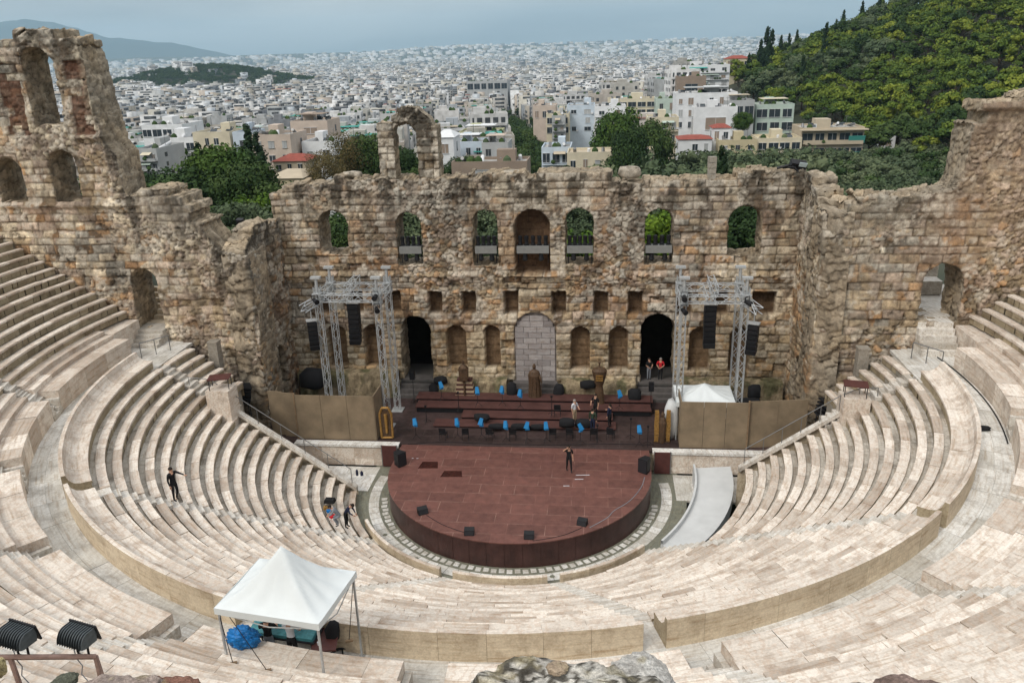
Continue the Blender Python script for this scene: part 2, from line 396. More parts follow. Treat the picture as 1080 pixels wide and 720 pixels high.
    for (dj, di, a, b_) in ((-1, 0, (0, 0), (0, 1)), (1, 0, (1, 1), (1, 0)), (0, -1, (1, 0), (0, 0)), (0, 1, (0, 1), (1, 1))):
        nb = K[1+dj:K.shape[0]-1+dj, 1+di:K.shape[1]-1+di]
        jj, ii = np.nonzero(c0 & ~nb)
        edg.append(np.stack([idx[jj+a[0], ii+a[1]], idx[jj+b_[0], ii+b_[1]]], 1))
    E_ = np.concatenate(edg)
    vs = np.unique(E_); steps = max(3, int(thick/.15)); base = len(V); allV = [V]; allC = [Cc]; layers = [None]
    lut = {}
    pos = {int(v_): q for q, v_ in enumerate(vs)}
    eidx = np.searchsorted(vs, E_)
    src = P.reshape(-1, 3)[vs] - n*D.reshape(-1)[vs][:, None]
    prevn = vs
    Fs = [F]
    Uv = Ug.reshape(-1)[vs]; Vv = Vg.reshape(-1)[vs]
    for s_ in range(1, steps+1):
        t = thick*s_/steps
        sv_ = Uv+Vv*.93; env = min(1, t/.3)
        w1_, w2_, wi_ = worley(sv_*1.9, sv_*0+t*1.9+seed, seed+201)
        jit = ((fbm(sv_*1.3, sv_*0+t*1.3, seed+200, 4)-.5)*.55+(wi_-.5)*.22-.12*np.exp(-((w2_-w1_)/.12)**2))*rough*env*(1 if s_ < steps else .5)
        upn = jit*.75
        Q = src - n*t + np.outer(upn, np.array([0, 0, 1.])) + np.outer(jit*.5, U)
        rg = fbm(sv_*.5, sv_*0+t*.7+9, seed+212, 3)[:, None]; base_c = np.array(PAL['tan'])*(1-rg)+np.array(PAL['grey'])*rg
        inh = .45*math.exp(-t/.35)
        cc = (allC[0][vs]*inh+base_c*(1-inh))*(.55+.5*fbm(sv_*3, sv_*0+t*3, seed+210, 4)+.4*wi_)[:, None]
        cc = cc*(1-.5*np.exp(-((w2_-w1_)/.08)**2))[:, None]
        jn = 0*np.clip(1-np.abs(((Vv+.03*np.sin(t*9)) % .52)-.05)/.05, 0, 1)*.6+np.clip(1-np.abs(((t+.37*np.floor(Vv/.52)) % .83)-.08)/.07, 0, 1)*.2
        cc = cc*(1-np.clip(jn, 0, .75))[:, None]*(.75+.5*_h(np.floor(Vv/.52), np.floor((t+.37*np.floor(Vv/.52))/.83), seed+8))[:, None]
        cc = cc*.9+np.array((.30, .24, .17))*.1*(.5+fbm(Uv*.7+t, Vv*.7, seed+220, 3))[:, None]
        allV.append(Q); allC.append(cc)
        cur = base+np.arange(len(vs)); base += len(vs)
        a, b_ = prevn[eidx[:, 0]], prevn[eidx[:, 1]]; c_, d_ = cur[eidx[:, 1]], cur[eidx[:, 0]]
        q = np.stack([b_, a, d_, c_], 1)
        Fs.append(q if not flip else q[:, ::-1]); prevn = cur
    V = np.concatenate(allV); Cc = np.concatenate(allC); F = np.concatenate(Fs)
    used = np.unique(F); rm = np.full(len(V), -1); rm[used] = np.arange(len(used))
    return arrays_obj(name, V[used], rm[F], 'ruin', np.clip(Cc[used], .01, .9), parent)
def prof(pts):
    xs = np.array([p[0] for p in pts]); zs = np.array([p[1] for p in pts])
    return lambda u: np.interp(u, xs, zs)

YW = 10.93; YA = 5.0; HW = 17.45
DARKN = (.10, .07, .045)
# ---- the stage wall -------------------------------------------------
X0 = -17.95
def xo(*o): return (o[0]-X0, o[1]-X0)+tuple(o[2:])
winds = [xo(-14.75, -12.7, 11.9, 15.0, 1), xo(-9.3, -7.5, 11.1, 14.85, 1), xo(-4.0, -2.25, 11.1, 14.95, 1), xo(2.3, 4.25, 11.1, 15.0, 1), xo(7.6, 9.5, 11.15, 14.95, 1), xo(13.0, 15.2, 11.7, 15.1, 1)]
doors = [xo(-9.6, -7.35, 1.3, 7.4, 1), xo(7.5, 9.9, 1.3, 7.7, 1)]
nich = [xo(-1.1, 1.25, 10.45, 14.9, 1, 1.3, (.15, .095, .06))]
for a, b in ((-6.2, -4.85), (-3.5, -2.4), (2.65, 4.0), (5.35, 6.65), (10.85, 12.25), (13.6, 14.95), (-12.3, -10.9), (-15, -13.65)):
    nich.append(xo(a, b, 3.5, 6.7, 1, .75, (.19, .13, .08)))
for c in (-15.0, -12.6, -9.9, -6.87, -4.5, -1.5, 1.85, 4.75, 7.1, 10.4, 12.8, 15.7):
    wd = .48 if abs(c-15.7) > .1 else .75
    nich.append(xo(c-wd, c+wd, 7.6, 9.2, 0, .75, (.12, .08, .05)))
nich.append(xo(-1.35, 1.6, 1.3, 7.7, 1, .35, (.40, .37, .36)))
def colmain(U_, V_, C, bid):
    lo = np.clip((6.9-V_)/1.2, 0, 1)[..., None]*.6
    return C*(1-lo)+(C*.35+np.array((.36, .29, .18))*.72)*lo
def relmain(U_, V_):
    bands = 0
    for z_, a in ((10.35, .16), (7.15, .10), (16.1, .14)):
        bands = bands+a*np.exp(-((V_-z_)/.22)**2)*(fbm(U_*.8, V_, 77, 3) > .46)
    rows = np.exp(-(np.clip(np.abs(V_-8.4)-.95, 0, 9)/.3)**2)
    return bands - .10*np.exp(-((V_-9.55)/.3)**2)
mt = prof([(0, 16.1), (1.5, 16.5), (4, 16.9), (7, 17.1), (8, 17.1), (11.6, 17.0), (12, 17.1), (15.5, 17.05), (20, 17.0), (20.9, 17.5), (23.6, 17.5), (23.9, 16.6), (31.5, 16.6), (31.9, 17.2), (35.6, 17.3)])
sw = thing('stage_wall', 'long ruined stone wall behind the stage with six open arched windows', 'wall', (0, YW, 0))
def W_(name, *a, **k):
    par = k.pop('par'); o = ruin_wall(name, *a, **k); o.parent = par
    o.matrix_parent_inverse = Matrix.Translation(-Vector(par.location)); return o
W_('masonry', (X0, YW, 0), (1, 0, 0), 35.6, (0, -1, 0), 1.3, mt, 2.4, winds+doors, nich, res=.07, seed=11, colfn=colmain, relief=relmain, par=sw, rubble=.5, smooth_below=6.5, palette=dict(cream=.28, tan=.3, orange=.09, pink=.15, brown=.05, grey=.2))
# free-standing arch on the wall top
fa = thing('free_standing_arch', 'lone weathered stone arch standing on top of the stage wall', 'arch', (-8, YW+1, 17))
W_('masonry', (-10.15, YW+.35, 0), (1, 0, 0), 4.1, (0, -1, 0), 16.7, prof([(0, 20.0), (.35, 20.6), (1.1, 21.45), (1.9, 21.8), (2.8, 21.7), (3.6, 21.0), (4.1, 19.8)]), 1.35,
   [(1.05, 2.65, 16.9, 20.75, 1)], [], res=.06, seed=23, par=fa, rubble=.3, stain=1.2, palette=dict(grey=.4, pale=.3, tan=.3), rough=1.3)
# loose stones on top of the wall
def rock(name, loc, size, seed, mat='ruin', parent=None, col=(.42, .38, .32), n=3, blocky=.5, dark=.5, freq=1.6):
    import bmesh
    bm = bmesh.new(); bmesh.ops.create_icosphere(bm, subdivisions=n, radius=1.0)
    V = np.array([v.co[:] for v in bm.verts]); F = np.array([[v.index for v in f.verts] for f in bm.faces]); bm.free()
    m = np.max(np.abs(V), axis=1)[:, None]; V = V*(1-blocky)+V/m*blocky*.8
    s = fbm(V[:, 0]*freq+seed, V[:, 1]*freq+V[:, 2]*freq*.83, seed, 4)-.5; s2 = fbm(V[:, 2]*freq*3-seed, V[:, 0]*freq*3+V[:, 1]*freq*2.3, seed+3, 3)-.5
    V = V*(1+.45*s[:, None]+.14*s2[:, None])*np.array(size)/2
    a = seed*1.7; R = np.array([[math.cos(a), -math.sin(a), 0], [math.sin(a), math.cos(a), 0], [0, 0, 1]])
    W3 = V
    k = fbm(W3[:, 0]*3+seed, W3[:, 1]*3+W3[:, 2]*2.3, seed+9, 5)
    d = np.clip((k-.52)*9, 0, 1)[:, None]*dark
    C = np.array(col)*(.75+.5*fbm(W3[:, 0]*2, W3[:, 2]*2+W3[:, 1], seed+4, 4))[:, None]; C = C*(1-d)+np.array((.06, .055, .045))*d
    if n >= 6:                                           # close-up: pitted crust and lichen
        g = fbm(W3[:, 0]*48+seed, W3[:, 1]*48+W3[:, 2]*41, seed+12, 4); g2 = fbm(W3[:, 0]*9+seed, W3[:, 1]*9+W3[:, 2]*8, seed+13, 4)
        c_ = np.clip((g*.75+g2*.55-.635)*22, 0, 1)[:, None]*dark; C = np.array(col)*(.7+.6*g2)[:, None]*(1-c_)+np.array((.035, .03, .022))*c_
        y_ = np.clip((fbm(W3[:, 1]*9+2, W3[:, 0]*9, seed+15, 3)-.6)*9, 0, 1)[:, None]*.5; C = C*(1-y_)+np.array((.38, .33, .2))*y_
        V = V*(1+.09*(g-.5)[:, None]-.02*c_)
    o = arrays_obj(name, V, F, mat, C, parent); o.location = loc
    return o
for i, (px, py, w_, h_, lab) in enumerate([(664, 180, 1.6, .9, 'round pale boulder lying on the stage wall top'), (372, 186, 1.5, .5, 'flat pale slab lying on the stage wall top left of the lone arch'), (540, 186, 1.3, .4, 'flat pale slab lying on the stage wall top right of the lone arch')]):
    p = at(px, py, 1, YW+1.1); tag(rock('boulder', (p[0], p[1], 17.05+(.2 if i != 0 else .1)), (w_, 1.0, h_), 5+i), lab, 'stone')
p = at(750, 192, 1, YW+1.2); mb = MB()
for k in range(4): mb.box((0, 0, .19+k*.37), (.5-.02*(k % 2), .5, .34), .05*k)
o = mb.build('stone_stub', 'greystone'); o.location = (p[0], p[1], 16.6); tag(o, 'small upright stone block pillar on the right part of the wall top', 'stone')

# ---- left high wall (tower) ------------------------------------------
XL = -46.0
def xl(*o): return (o[0]-XL, o[1]-XL)+tuple(o[2:])
lt = prof([(0, 26.3), (15.6, 26.45), (16.2, 26.6), (17.4, 27.0), (18.8, 26.7), (19.4, 26.3), (19.5, 26.4), (20.0, 26.2), (20.2, 24.0), (20.6, 20.4), (21.1, 19.6), (21.2, 17.1), (22.7, 17.4), (23.6, 17.15), (25.1, 17.0), (25.3, 16.0), (25.8, 15.4), (26.1, 14.7), (26.5, 14.2), (26.9, 13.7), (28.6, 13.4)])
lth = [xl(-29.85, -27.8, 21.5, 26.0, 1), xl(-34.4, -32.3, 21.5, 26.0, 1), xl(-29.5, -27.65, 16.8, 20.05, 1), xl(-33.3, -31.4, 16.8, 19.7, 1), xl(-37.2, -35.3, 16.8, 19.7, 1), xl(-25.6, -23.75, 8.35, 12.5, 1)]
def coltow(U_, V_, C, bid):
    X = U_+XL
    br = ((np.abs(X+26.5) < .62) | (np.abs(X+31.0) < .7)) & (V_ > 20.9) & (V_ < 25.2)
    w = (br*.85)[..., None]*(_h(bid, bid*0+41, 3) < .8)[..., None]
    brick = np.array((.115, .055, .035))*(.7+.6*_h(np.floor(V_*6), np.floor(X*3+np.floor(V_*6)*.5), 5)[..., None])
    C = C*(1-w)+brick*w
    gy = np.clip((V_-21)/1.5, 0, 1)*np.clip((X+26.4)/.4, 0, 1)*np.clip((-24-X)*4, 0, 1)
    gy = (gy*.6)[..., None]; C = C*(1-gy)+(C*.3+np.array((.34, .31, .24))*.8)*gy
    k = np.clip((X+23.8)/1, 0, 1)*np.clip((V_-14.2)/1.2, 0, 1); k = (k*.55)[..., None]; C = C*(1-k)+np.array((.17, .155, .13))*k*1.0+0*k
    return C
def reltow(U_, V_):
    X = U_+XL
    led = .38*np.exp(-((V_-20.75)/.16)**2)*(X < -24)*(X > -27.2)
    led2 = .22*np.exp(-((V_-16.55)/.14)**2)*(X < -23.9)
    brick = -.16*(((np.abs(X+26.5) < .62) | (np.abs(X+31.0) < .7)) & (V_ > 20.9) & (V_ < 25.2))
    wild = np.clip((X+23.5)/3, 0, 1)*1.1*(fbm(U_*.55, V_*.5, 301, 4)-.42)
    return led+led2+brick+wild
tl = thing('side_wall_with_tower', 'tall ruined side wall with two storeys of arches over the left seats', 'wall', (-30, YA, 0))
W_('masonry', (XL, YA, 0), (1, 0, 0), 28.65, (0, -1, 0), 0., lt, 2.6, lth, [xl(-36.9, -35, 21.6, 25.8, 1, 1.2, (.07, .05, .03))], res=.075, seed=31, colfn=coltow, relief=reltow, par=tl, rubble=.5, rough=1.15,
   palette=dict(tan=.28, pink=.26, cream=.2, orange=.12, brown=.05, grey=.09))
# projecting side buttress of the tower behind its right edge
# ---- right high wall ---------------------------------------------------
XR = 17.45
def xr(*o): return (o[0]-XR, o[1]-XR)+tuple(o[2:])
rt_ = prof([(0, 15.6), (.6, 15.75), (1.0, 15.4), (1.35, 16.2), (1.8, 16.6), (4.9, 16.55), (5.6, 16.7), (6.3, 16.8), (6.9, 17.0), (7.15, 17.6), (7.25, 19.9), (7.45, 20.7), (7.8, 21.35), (9.4, 21.5), (9.9, 22.1), (18, 22.8), (28, 23)])
rth = [xr(23.3, 25.6, 9.2, 12.75, 1, 2.2), xr(28.2, 29.8, 17.0, 20.2, 1)]
def relright(U_, V_):
    wild = np.clip((4.2-U_)/3, 0, 1)*1.2*(fbm(U_*.6, V_*.5, 401, 4)-.42)
    led = .35*np.exp(-((V_-21.35)/.2)**2)*(U_ > 6.6)
    return wild+led
def colright(U_, V_, C, bid):
    k = np.clip((4.3-U_)/1.5, 0, 1)*np.clip((V_-6.5)/2, 0, 1)*np.clip((fbm(U_*.7, V_*.7, 411, 3)-.38)*5, 0, 1)
    k = (k*.42)[..., None]; C = C*(1-k)+np.array((.20, .195, .165))*k
    pk = np.clip((V_-12)/3, 0, 1)*np.clip((U_-5)/1.5, 0, 1); pk = (pk*.45)[..., None]
    return C*(1-pk)+(C*.45+np.array((.42, .29, .20))*.62)*pk
tr = thing('side_wall_with_doorway', 'ruined side wall with a crumbling doorway above the right seats', 'wall', (25, YA, 0))
W_('masonry', (XR, YA, 0), (1, 0, 0), 28, (0, -1, 0), 0., rt_, 2.6, rth, [], res=.075, seed=43, relief=relright, colfn=colright, par=tr, rubble=.5, rough=1.1,
   palette=dict(cream=.30, tan=.26, pink=.2, orange=.1, grey=.1, pale=.08), stain=.8)
# ---- walls closing the stage at its two ends ------------------------------
el = thing('stage_end_wall', 'rough broken wall closing the left end of the stage with a dark doorway', 'wall', (-HW, 8, 0))
W_('masonry', (-HW, YA-.2, 0), (0, 1, 0), 6.3, (1, 0, 0), 0., prof([(0, 13.7), (1.2, 14.2), (2.5, 14.5), (4, 14.4), (6.3, 14.6)]), 1.6, [(2.2, 4.2, 0, 6.2, 1)], [], res=.08, seed=53, par=el, rubble=.65, rough=1.5,
   palette=dict(tan=.34, grey=.22, orange=.14, brown=.16, cream=.14))
er = thing('stage_end_wall', 'orange-stained wall closing the right end of the stage with an arched window', 'wall', (HW, 8, 0))
W_('masonry', (HW, YA-.2, 0), (0, 1, 0), 6.3, (-1, 0, 0), 0., prof([(0, 15.8), (1.2, 15.8), (2.5, 16.2), (4, 16.9), (6.3, 17.2)]), 1.6, [(1.8, 3.4, 10.6, 15, 1), (2.2, 4.0, 0, 5.8, 1)], [], res=.08, seed=57, par=er, rubble=.5, rough=1.2,
   palette=dict(orange=.34, tan=.3, cream=.2, pink=.16))
# back rooms seen through the doorways: dark chamber walls
def slab(name, mat, c, size, lab=None, cat=None, kind=None, parent=None):
    mb = MB(); mb.box((0, 0, 0), size); o = mb.build(name, mat, parent); o.location = c
    return tag(o, lab, cat, kind=kind)
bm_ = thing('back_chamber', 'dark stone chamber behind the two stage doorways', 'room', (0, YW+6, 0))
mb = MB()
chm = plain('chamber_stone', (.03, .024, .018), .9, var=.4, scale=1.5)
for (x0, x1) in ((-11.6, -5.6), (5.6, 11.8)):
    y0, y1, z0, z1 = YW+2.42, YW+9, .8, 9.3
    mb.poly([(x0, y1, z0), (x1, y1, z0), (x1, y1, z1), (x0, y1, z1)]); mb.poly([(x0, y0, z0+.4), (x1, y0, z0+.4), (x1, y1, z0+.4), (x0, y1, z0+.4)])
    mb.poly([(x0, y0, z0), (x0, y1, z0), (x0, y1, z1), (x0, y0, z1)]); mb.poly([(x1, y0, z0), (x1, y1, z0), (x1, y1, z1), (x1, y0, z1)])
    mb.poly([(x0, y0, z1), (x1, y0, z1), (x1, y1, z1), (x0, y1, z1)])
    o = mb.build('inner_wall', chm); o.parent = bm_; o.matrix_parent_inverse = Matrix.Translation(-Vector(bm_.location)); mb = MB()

# ------------------------------------------------------------------ the seating bowl
LR0, LDR, LZ0, LDZ, LN = 9.75, .645, .42, .3989, 19
UR0, UDR, UZ0, UDZ, UN = 26.6, .62, 9.65, .42, 17
WALKZ = 7.55
def rowprof(r, z, dr, dz, dj, zj, seatw=.40):
    return [(r+.05, z-dz-.07), (r+.05, z-.115), (r+dj, z-.115), (r+dj, z+zj), (r+seatw, z+zj), (r+seatw, z-.095), (r+dr+.06, z-.095)]
def seat_row(parent, r, z, dr, dz, a0, a1, rs, rough=1.0):
    """one curved row cut into marble blocks, slab over riser, foot gutter behind"""
    mb = MB(); L = (a1-a0)*r; a = a0; base_t = rs.random()
    if L < .3: return None
    while a < a1-1e-4:
        w = rs.uniform(.9, 2.3)/r
        if a1-(a+w) < .5/r: w = a1-a
        e = min(a+w, a1); g = rs.choice((.003, .006, .008, .02))/r
        mb.t = min(1, max(0, rs.gauss(.55, .27))); big = rs.random() < .035*rough
        dj = rs.uniform(-.018, .018)*rough; zj = rs.uniform(-.012, .012)*rough - (.05 if big else 0)
        p = rowprof(r, z, dr, dz, dj, zj)
        ns = max(1, int((e-a)*r/.8))
        # slab
        mb.arcprof([p[2], p[3], p[4], p[5]], a+g, e-g, ns, [0, 0, 1], zb=z-.115)  # back edge in riser colour paints the thin shadow line between rows
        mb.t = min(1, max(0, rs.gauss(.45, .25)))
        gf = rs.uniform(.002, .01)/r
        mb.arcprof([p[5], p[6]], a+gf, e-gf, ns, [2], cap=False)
        a = e
    a = a0                                                # risers: smaller stones with open joints
    while a < a1-1e-4:
        w = rs.uniform(.45, .95)/r
        if a1-(a+w) < .25/r: w = a1-a
        e = min(a+w, a1); g = rs.choice((.006, .01, .02, .045))/r*rs.uniform(.6, 1.2)
        mb.t = min(1, max(0, rs.gauss(.5, .25))); q = rs.uniform(-.02, .02)
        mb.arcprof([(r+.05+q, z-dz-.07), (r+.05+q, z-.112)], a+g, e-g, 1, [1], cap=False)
        a = e
    for aa in (a0, a1):                                    # closed ends at the stairs
        c, s = math.cos(aa), math.sin(aa); mb.t = .4
        P = [(r+.05, z-dz-.6), (r+.05, z-.115), (r+.4, z-.115), (r+.4, z-.06), (r+dr+.06, z-.06), (r+dr+.06, z-dz-.6)]
        mb.poly([(x*c, x*s, zz) for x, zz in P], 1)
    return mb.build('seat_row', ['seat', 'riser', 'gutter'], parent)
rs = random.Random(11)
D2 = math.radians
LA = [D2(-90-49.5), D2(-90-16.5), D2(-90+16.5), D2(-90+49.5)]      # lower stairs
HWA = .36
def lend(r, side):                                                  # where the lower rows stop beside the stage
    y = -1.35+.115*(r-9.75)
    a = math.asin(max(-1, min(1, y/r)))
    return a if side > 0 else -PI-a
wlab = ['leftmost lower wedge of curved marble seats, ending at the sloping handrail', 'lower wedge of marble seats between the first two stairs, behind the white canopy side', 'central lower wedge of marble seats facing the round front of the stage',
        'lower wedge of marble seats right of the white central stair', 'rightmost lower wedge of curved marble seats, ending at the grey ramp and rail']
for w in range(5):
    t = thing('seating_wedge', wlab[w], 'seating', (0, 0, 0), group='lower tier of marble seating')
    for k in range(LN):
        r = LR0+LDR*k; z = LZ0+LDZ*k
        a0 = lend(r, -1) if w == 0 else LA[w-1]+HWA/r
        a1 = (lend(r, 1) if k > 4 else D2(-38)) if w == 4 else LA[w]-HWA/r
        worn = 1.8 if (w == 0 and k < 6) else 1.0
        seat_row(t, r, z, LDR, LDZ, a0, a1, rs, worn)
    # rim bench with curved back
    a0 = lend(22, -1)+.0 if w == 0 else LA[w-1]+HWA/22.5; a1 = lend(22, 1) if w == 4 else LA[w]-HWA/22.5
    mb = MB(); a = a0
    while a < a1-1e-4:
        e = min(a+rs.uniform(1.2, 2.6)/22.5, a1)
        if a1-e < .5/22.5: e = a1
        g = .004/22; mb.t = min(1, max(0, rs.gauss(.5, .2))); zj = rs.uniform(-.01, .01)
        mb.arcprof([(22.02, 7.4), (22.02, 7.95), (21.98, 7.95), (21.98, 8.06+zj), (22.42, 8.08+zj), (22.66, 8.16+zj), (22.84, 8.34+zj), (22.92, 8.60+zj), (23.09, 8.60+zj), (23.09, WALKZ-.02)],
                   a+g, e-g, 3, [1, 0, 0, 0, 0, 0, 0, 0, 2], zb=7.0)
        a = e
    mb.build('backrest_wall', ['seat', 'riser', 'rimwall'], t)
# extension blocks of seats beside the landings
for sd, nm_ in ((-1, 'left'), (1, 'right')):
    t = thing('seating_block', f'short stepped block of marble benches by the {"dark red table below the tower wall" if sd<0 else "dark red table below the crumbling doorway"}', 'seating', (0, 0, 0), group='short stepped benches at the ends of the lower tier')
    for k in range(13, LN):
        r = LR0+LDR*k; z = LZ0+LDZ*k; y0 = .75; y1 = 3.6-.12*(LN-k)
        if sd > 0: a0, a1 = math.asin(y0/r), math.asin(y1/r)
        else: a0, a1 = PI-math.asin(y1/r), PI-math.asin(y0/r)
        seat_row(t, r, z, LDR, LDZ, a0, a1, rs)
    mb = MB(); mb.t = .4
    prev = None
    for k in range(13, LN):                                # flank down to the stage
        r = LR0+LDR*k; z = LZ0+LDZ*k; y1 = 3.58-.12*(LN-k)
        mb.box((sd*(r+LDR/2), y1/2+.3, z/2-.12), (LDR+.02, y1-.55, z-.2), 0)
    mb.build('stone_flank', ['greystone'], t)
# aisle stairs
def stair(angle, r0, dr, z0, dz, n, lab, name='stairway', ext=0):
    t = thing(name, lab, 'stairs', (0, 0, 0), group='marble stairs between the seats')
    mb = MB(); c, s = math.cos(angle), math.sin(angle)
    for k in range(n):
        r = r0+dr*k; z = z0+dz*k-.06
        for (ra, rb, zt) in ((r-dr/2, r+.02, z-dz/2), (r, r+dr/2+.02, z)):
            mb.t = min(1, max(0, rs.gauss(.6, .22))); rm = (ra+rb)/2
            mb.box((rm*c, rm*s, zt-.45+rs.uniform(-.008, .008)), (rb-ra, 2*HWA+.03, .9), angle)
    mb.t = .6; mb.box((22.3*c, 22.3*s, z0+dz*(n-1)-.515), (1.7, 2*HWA+.03, .9), angle)
    o = mb.build('steps', ['aisle'], t); return t
ll = ['lower stair passing the man in black on the left seats', 'lower stair reaching the orchestra behind the white canopy', 'lower white marble stair just right of the photo centre', 'lower stair on the right below the curved bench end']
for i, a in enumerate(LA):
    stair(a, LR0, LDR, LZ0, LDZ, LN, ll[i])
for sd in (-1, 1):                                         # end stairs between wedge and block
    t = thing('stairway', f'narrow end stair beside the {"left" if sd<0 else "right"} handrail up to the landing', 'stairs', (0, 0, 0))
    mb = MB()
    for k in range(12, LN):
        r = LR0+LDR*k; z = LZ0+LDZ*k-.06; y0 = -1.35+.115*(r-9.75)
        for (ra, rb, zt) in ((r-LDR/2, r+.02, z-LDZ/2), (r, r+LDR/2+.02, z)):
            mb.t = rs.random(); mb.box((sd*(ra+rb)/2, (y0+.8)/2, zt-.45), (rb-ra, .85-y0, .9))
    mb.build('steps', ['aisle'], t)
# walkway (diazoma)
t = thing('walkway', None, None); t['kind'] = 'structure'
mb = MB(); a = D2(-192)
while a < D2(12):
    e = a+rs.uniform(1.4, 2.6)/24; mb.t = min(1, max(0, rs.gauss(.5, .22))); dz_ = rs.uniform(-.006, .006)
    rm = 23.8+rs.uniform(-.1, .1)
    mb.arcprof([(23.05, WALKZ+dz_), (rm, WALKZ+dz_)], a+.0002, e-.0002, 2, [0], cap=False); mb.t = rs.random()
    mb.arcprof([(rm+.006, WALKZ+dz_), (24.6, WALKZ+dz_)], a+.0002, e-.0002, 2, [0], cap=False); a = e
mb.t = .4
for sd in (-1, 1):
    for x0 in np.arange(21.9, 26.4, 1.1):
        for y0 in (-.3, .95, 2.2, 3.45):
            mb.t = rs.random(); mb.box((sd*(x0+.55), y0+.62+(.8 if x0 > 25 else 0), WALKZ-.105), (1.09, 1.24, .2))
mb.build('paving_slabs', ['paving'], t)
# upper tier
UA = [D2(-90+18.5*k) for k in range(-4, 5)]
ulab = ['end wedge of the upper seats running into the tower wall', 'upper marble seats between the two leftmost small step recesses', 'upper marble seats at the far left edge beside the curved walkway', 'upper marble seats behind the two black floodlights',
        'upper marble seats under the white canopy', 'upper marble seats at the bottom centre behind the lichen-covered rock', 'upper marble seats right of the lichen-covered rock', 'upper marble seats in the lower right corner of the view',
        'upper marble seats along the right edge beside the black bag on the walkway', 'end wedge of the upper seats running into the wall with the crumbling doorway']
def yend(r): return 4.9
for w in range(10):
    t = thing('seating_wedge', ulab[w], 'seating', (0, 0, 0), group='upper tier of marble seating')
    for k in range(-3, UN):
        if k < 0:
            j = k+3; r = (24.5, 25.55, 26.05)[j]; z = (8.75, 9.0, 9.27)[j]; w_ = (1.05, .5, .55)[j]
        else: r = UR0+UDR*k; z = UZ0+UDZ*k; w_ = UDR
        wide = 0 if k >= 0 else (.28 if k == -3 else .1)
        a0 = -PI-math.asin(4.9/r) if w == 0 else UA[w-1]+(HWA+wide)/r
        a1 = math.asin(4.9/r) if w == 9 else UA[w]-(HWA+wide)/r
        if w == 0 and k < 0: a0 = -PI-math.asin((1.9+.0*j)/r)
        if w == 9 and k < 0: a1 = math.asin((1.9+.0*j)/r)
        if k >= 0: seat_row(t, r, z, UDR, UDZ, a0, a1, rs, .9)
        else:
            mb = MB(); a = a0; zb = WALKZ-.02 if k == -3 else z-.35
            while a < a1-1e-4:
                e = min(a+rs.uniform(1.4, 2.8)/r, a1)
                if a1-e < .6/r: e = a1
                g = .004/r; mb.t = min(1, max(0, rs.gauss(.45, .22))); zj = rs.uniform(-.01, .01)
                mb.arcprof([(r, zb), (r, z+zj), (r+w_+.05, z+zj)], a+g, e-g, 3, [1 if k == -3 else 0, 0], cap=False); a = e
            for aa in (a0, a1):
                c, s = math.cos(aa), math.sin(aa); mb.t = .4; r2 = r+w_+.05 if k != -3 else 26.9
                mb.poly([(x*c, x*s, zz) for x, zz in ((r, WALKZ-.1), (r, z), (r2, z), (r2, WALKZ-.1))], 0)
            mb.build('podium' if k == -3 else 'seat_step', ['seat', 'seatdim'] if False else ['seat', 'seat'], t)
for i, a in enumerate(UA):
    t = thing('stairway', ['upper stair at the far left near the tower wall', 'upper stair with small step recess left of the curved walkway', 'upper stair opening below the left edge of the view', 'upper stair between the floodlights and the canopy',
              'upper stair just right of the white canopy', 'upper stair beside the white gap in the bench wall', 'upper stair at the lower right', 'upper stair high on the right side', 'upper stair with small step recess near the crumbling doorway'][i], 'stairs', (0, 0, 0), group='marble stairs of the upper tier')
    mb = MB(); c, s = math.cos(a), math.sin(a)
    for k in range(5):                                     # recess in the podium
        ra = 24.45+.27*k; zt = WALKZ+.24*(k+1); mb.t = rs.random(); mb.box(((ra+.2)*c, (ra+.2)*s, zt-.5), (.42, 1.3, 1.0), a)
    for s_ in (-1, 1):
        for (off, hh) in ((.53, .82), (.32, .42)):
            cx_, cy_ = 24.98*c-s_*off*s, 24.98*s+s_*off*c; mb.t = rs.random(); mb.box((cx_, cy_, WALKZ+hh/2), (1.0, .205, hh+.02), a)
    for k in range(8):
        ra = 25.7+.14*k; zt = WALKZ+1.2+.1*(k+1); mb.t = rs.random()
        mb.box(((ra+.2)*c, (ra+.2)*s, zt-.5), (.4, 2*HWA+.03, 1.0), a)
    for k in range(UN):
        r = UR0+UDR*k; z = UZ0+UDZ*k-.06
        for (ra, rb, zt) in ((r-UDR/2, r+.02, z-UDZ/2), (r, r+UDR/2+.02, z)):
            mb.t = min(1, max(0, rs.gauss(.6, .2))); mb.box(((ra+rb)/2*c, (ra+rb)/2*s, zt-.45), (rb-ra, 2*HWA+.03, .9), a)
    mb.build('steps', ['aisle'], t)
# end blocks at the landings (tall marble block ends) are part of the end wedges; ring wall behind the top row
mb = MB(); a = D2(-190)
while a < D2(10): 
    mb.t = rs.random(); mb.arcprof([(37.1, 16.6), (37.1, 17.6), (38.4, 17.6), (38.4, 12)], a, a+.045, 1, [0, 0, 0], cap=False); a += .045
tag(mb.build('retaining_wall', ['rimwall']), 'curved stone wall closing the top of the upper seats', 'wall')
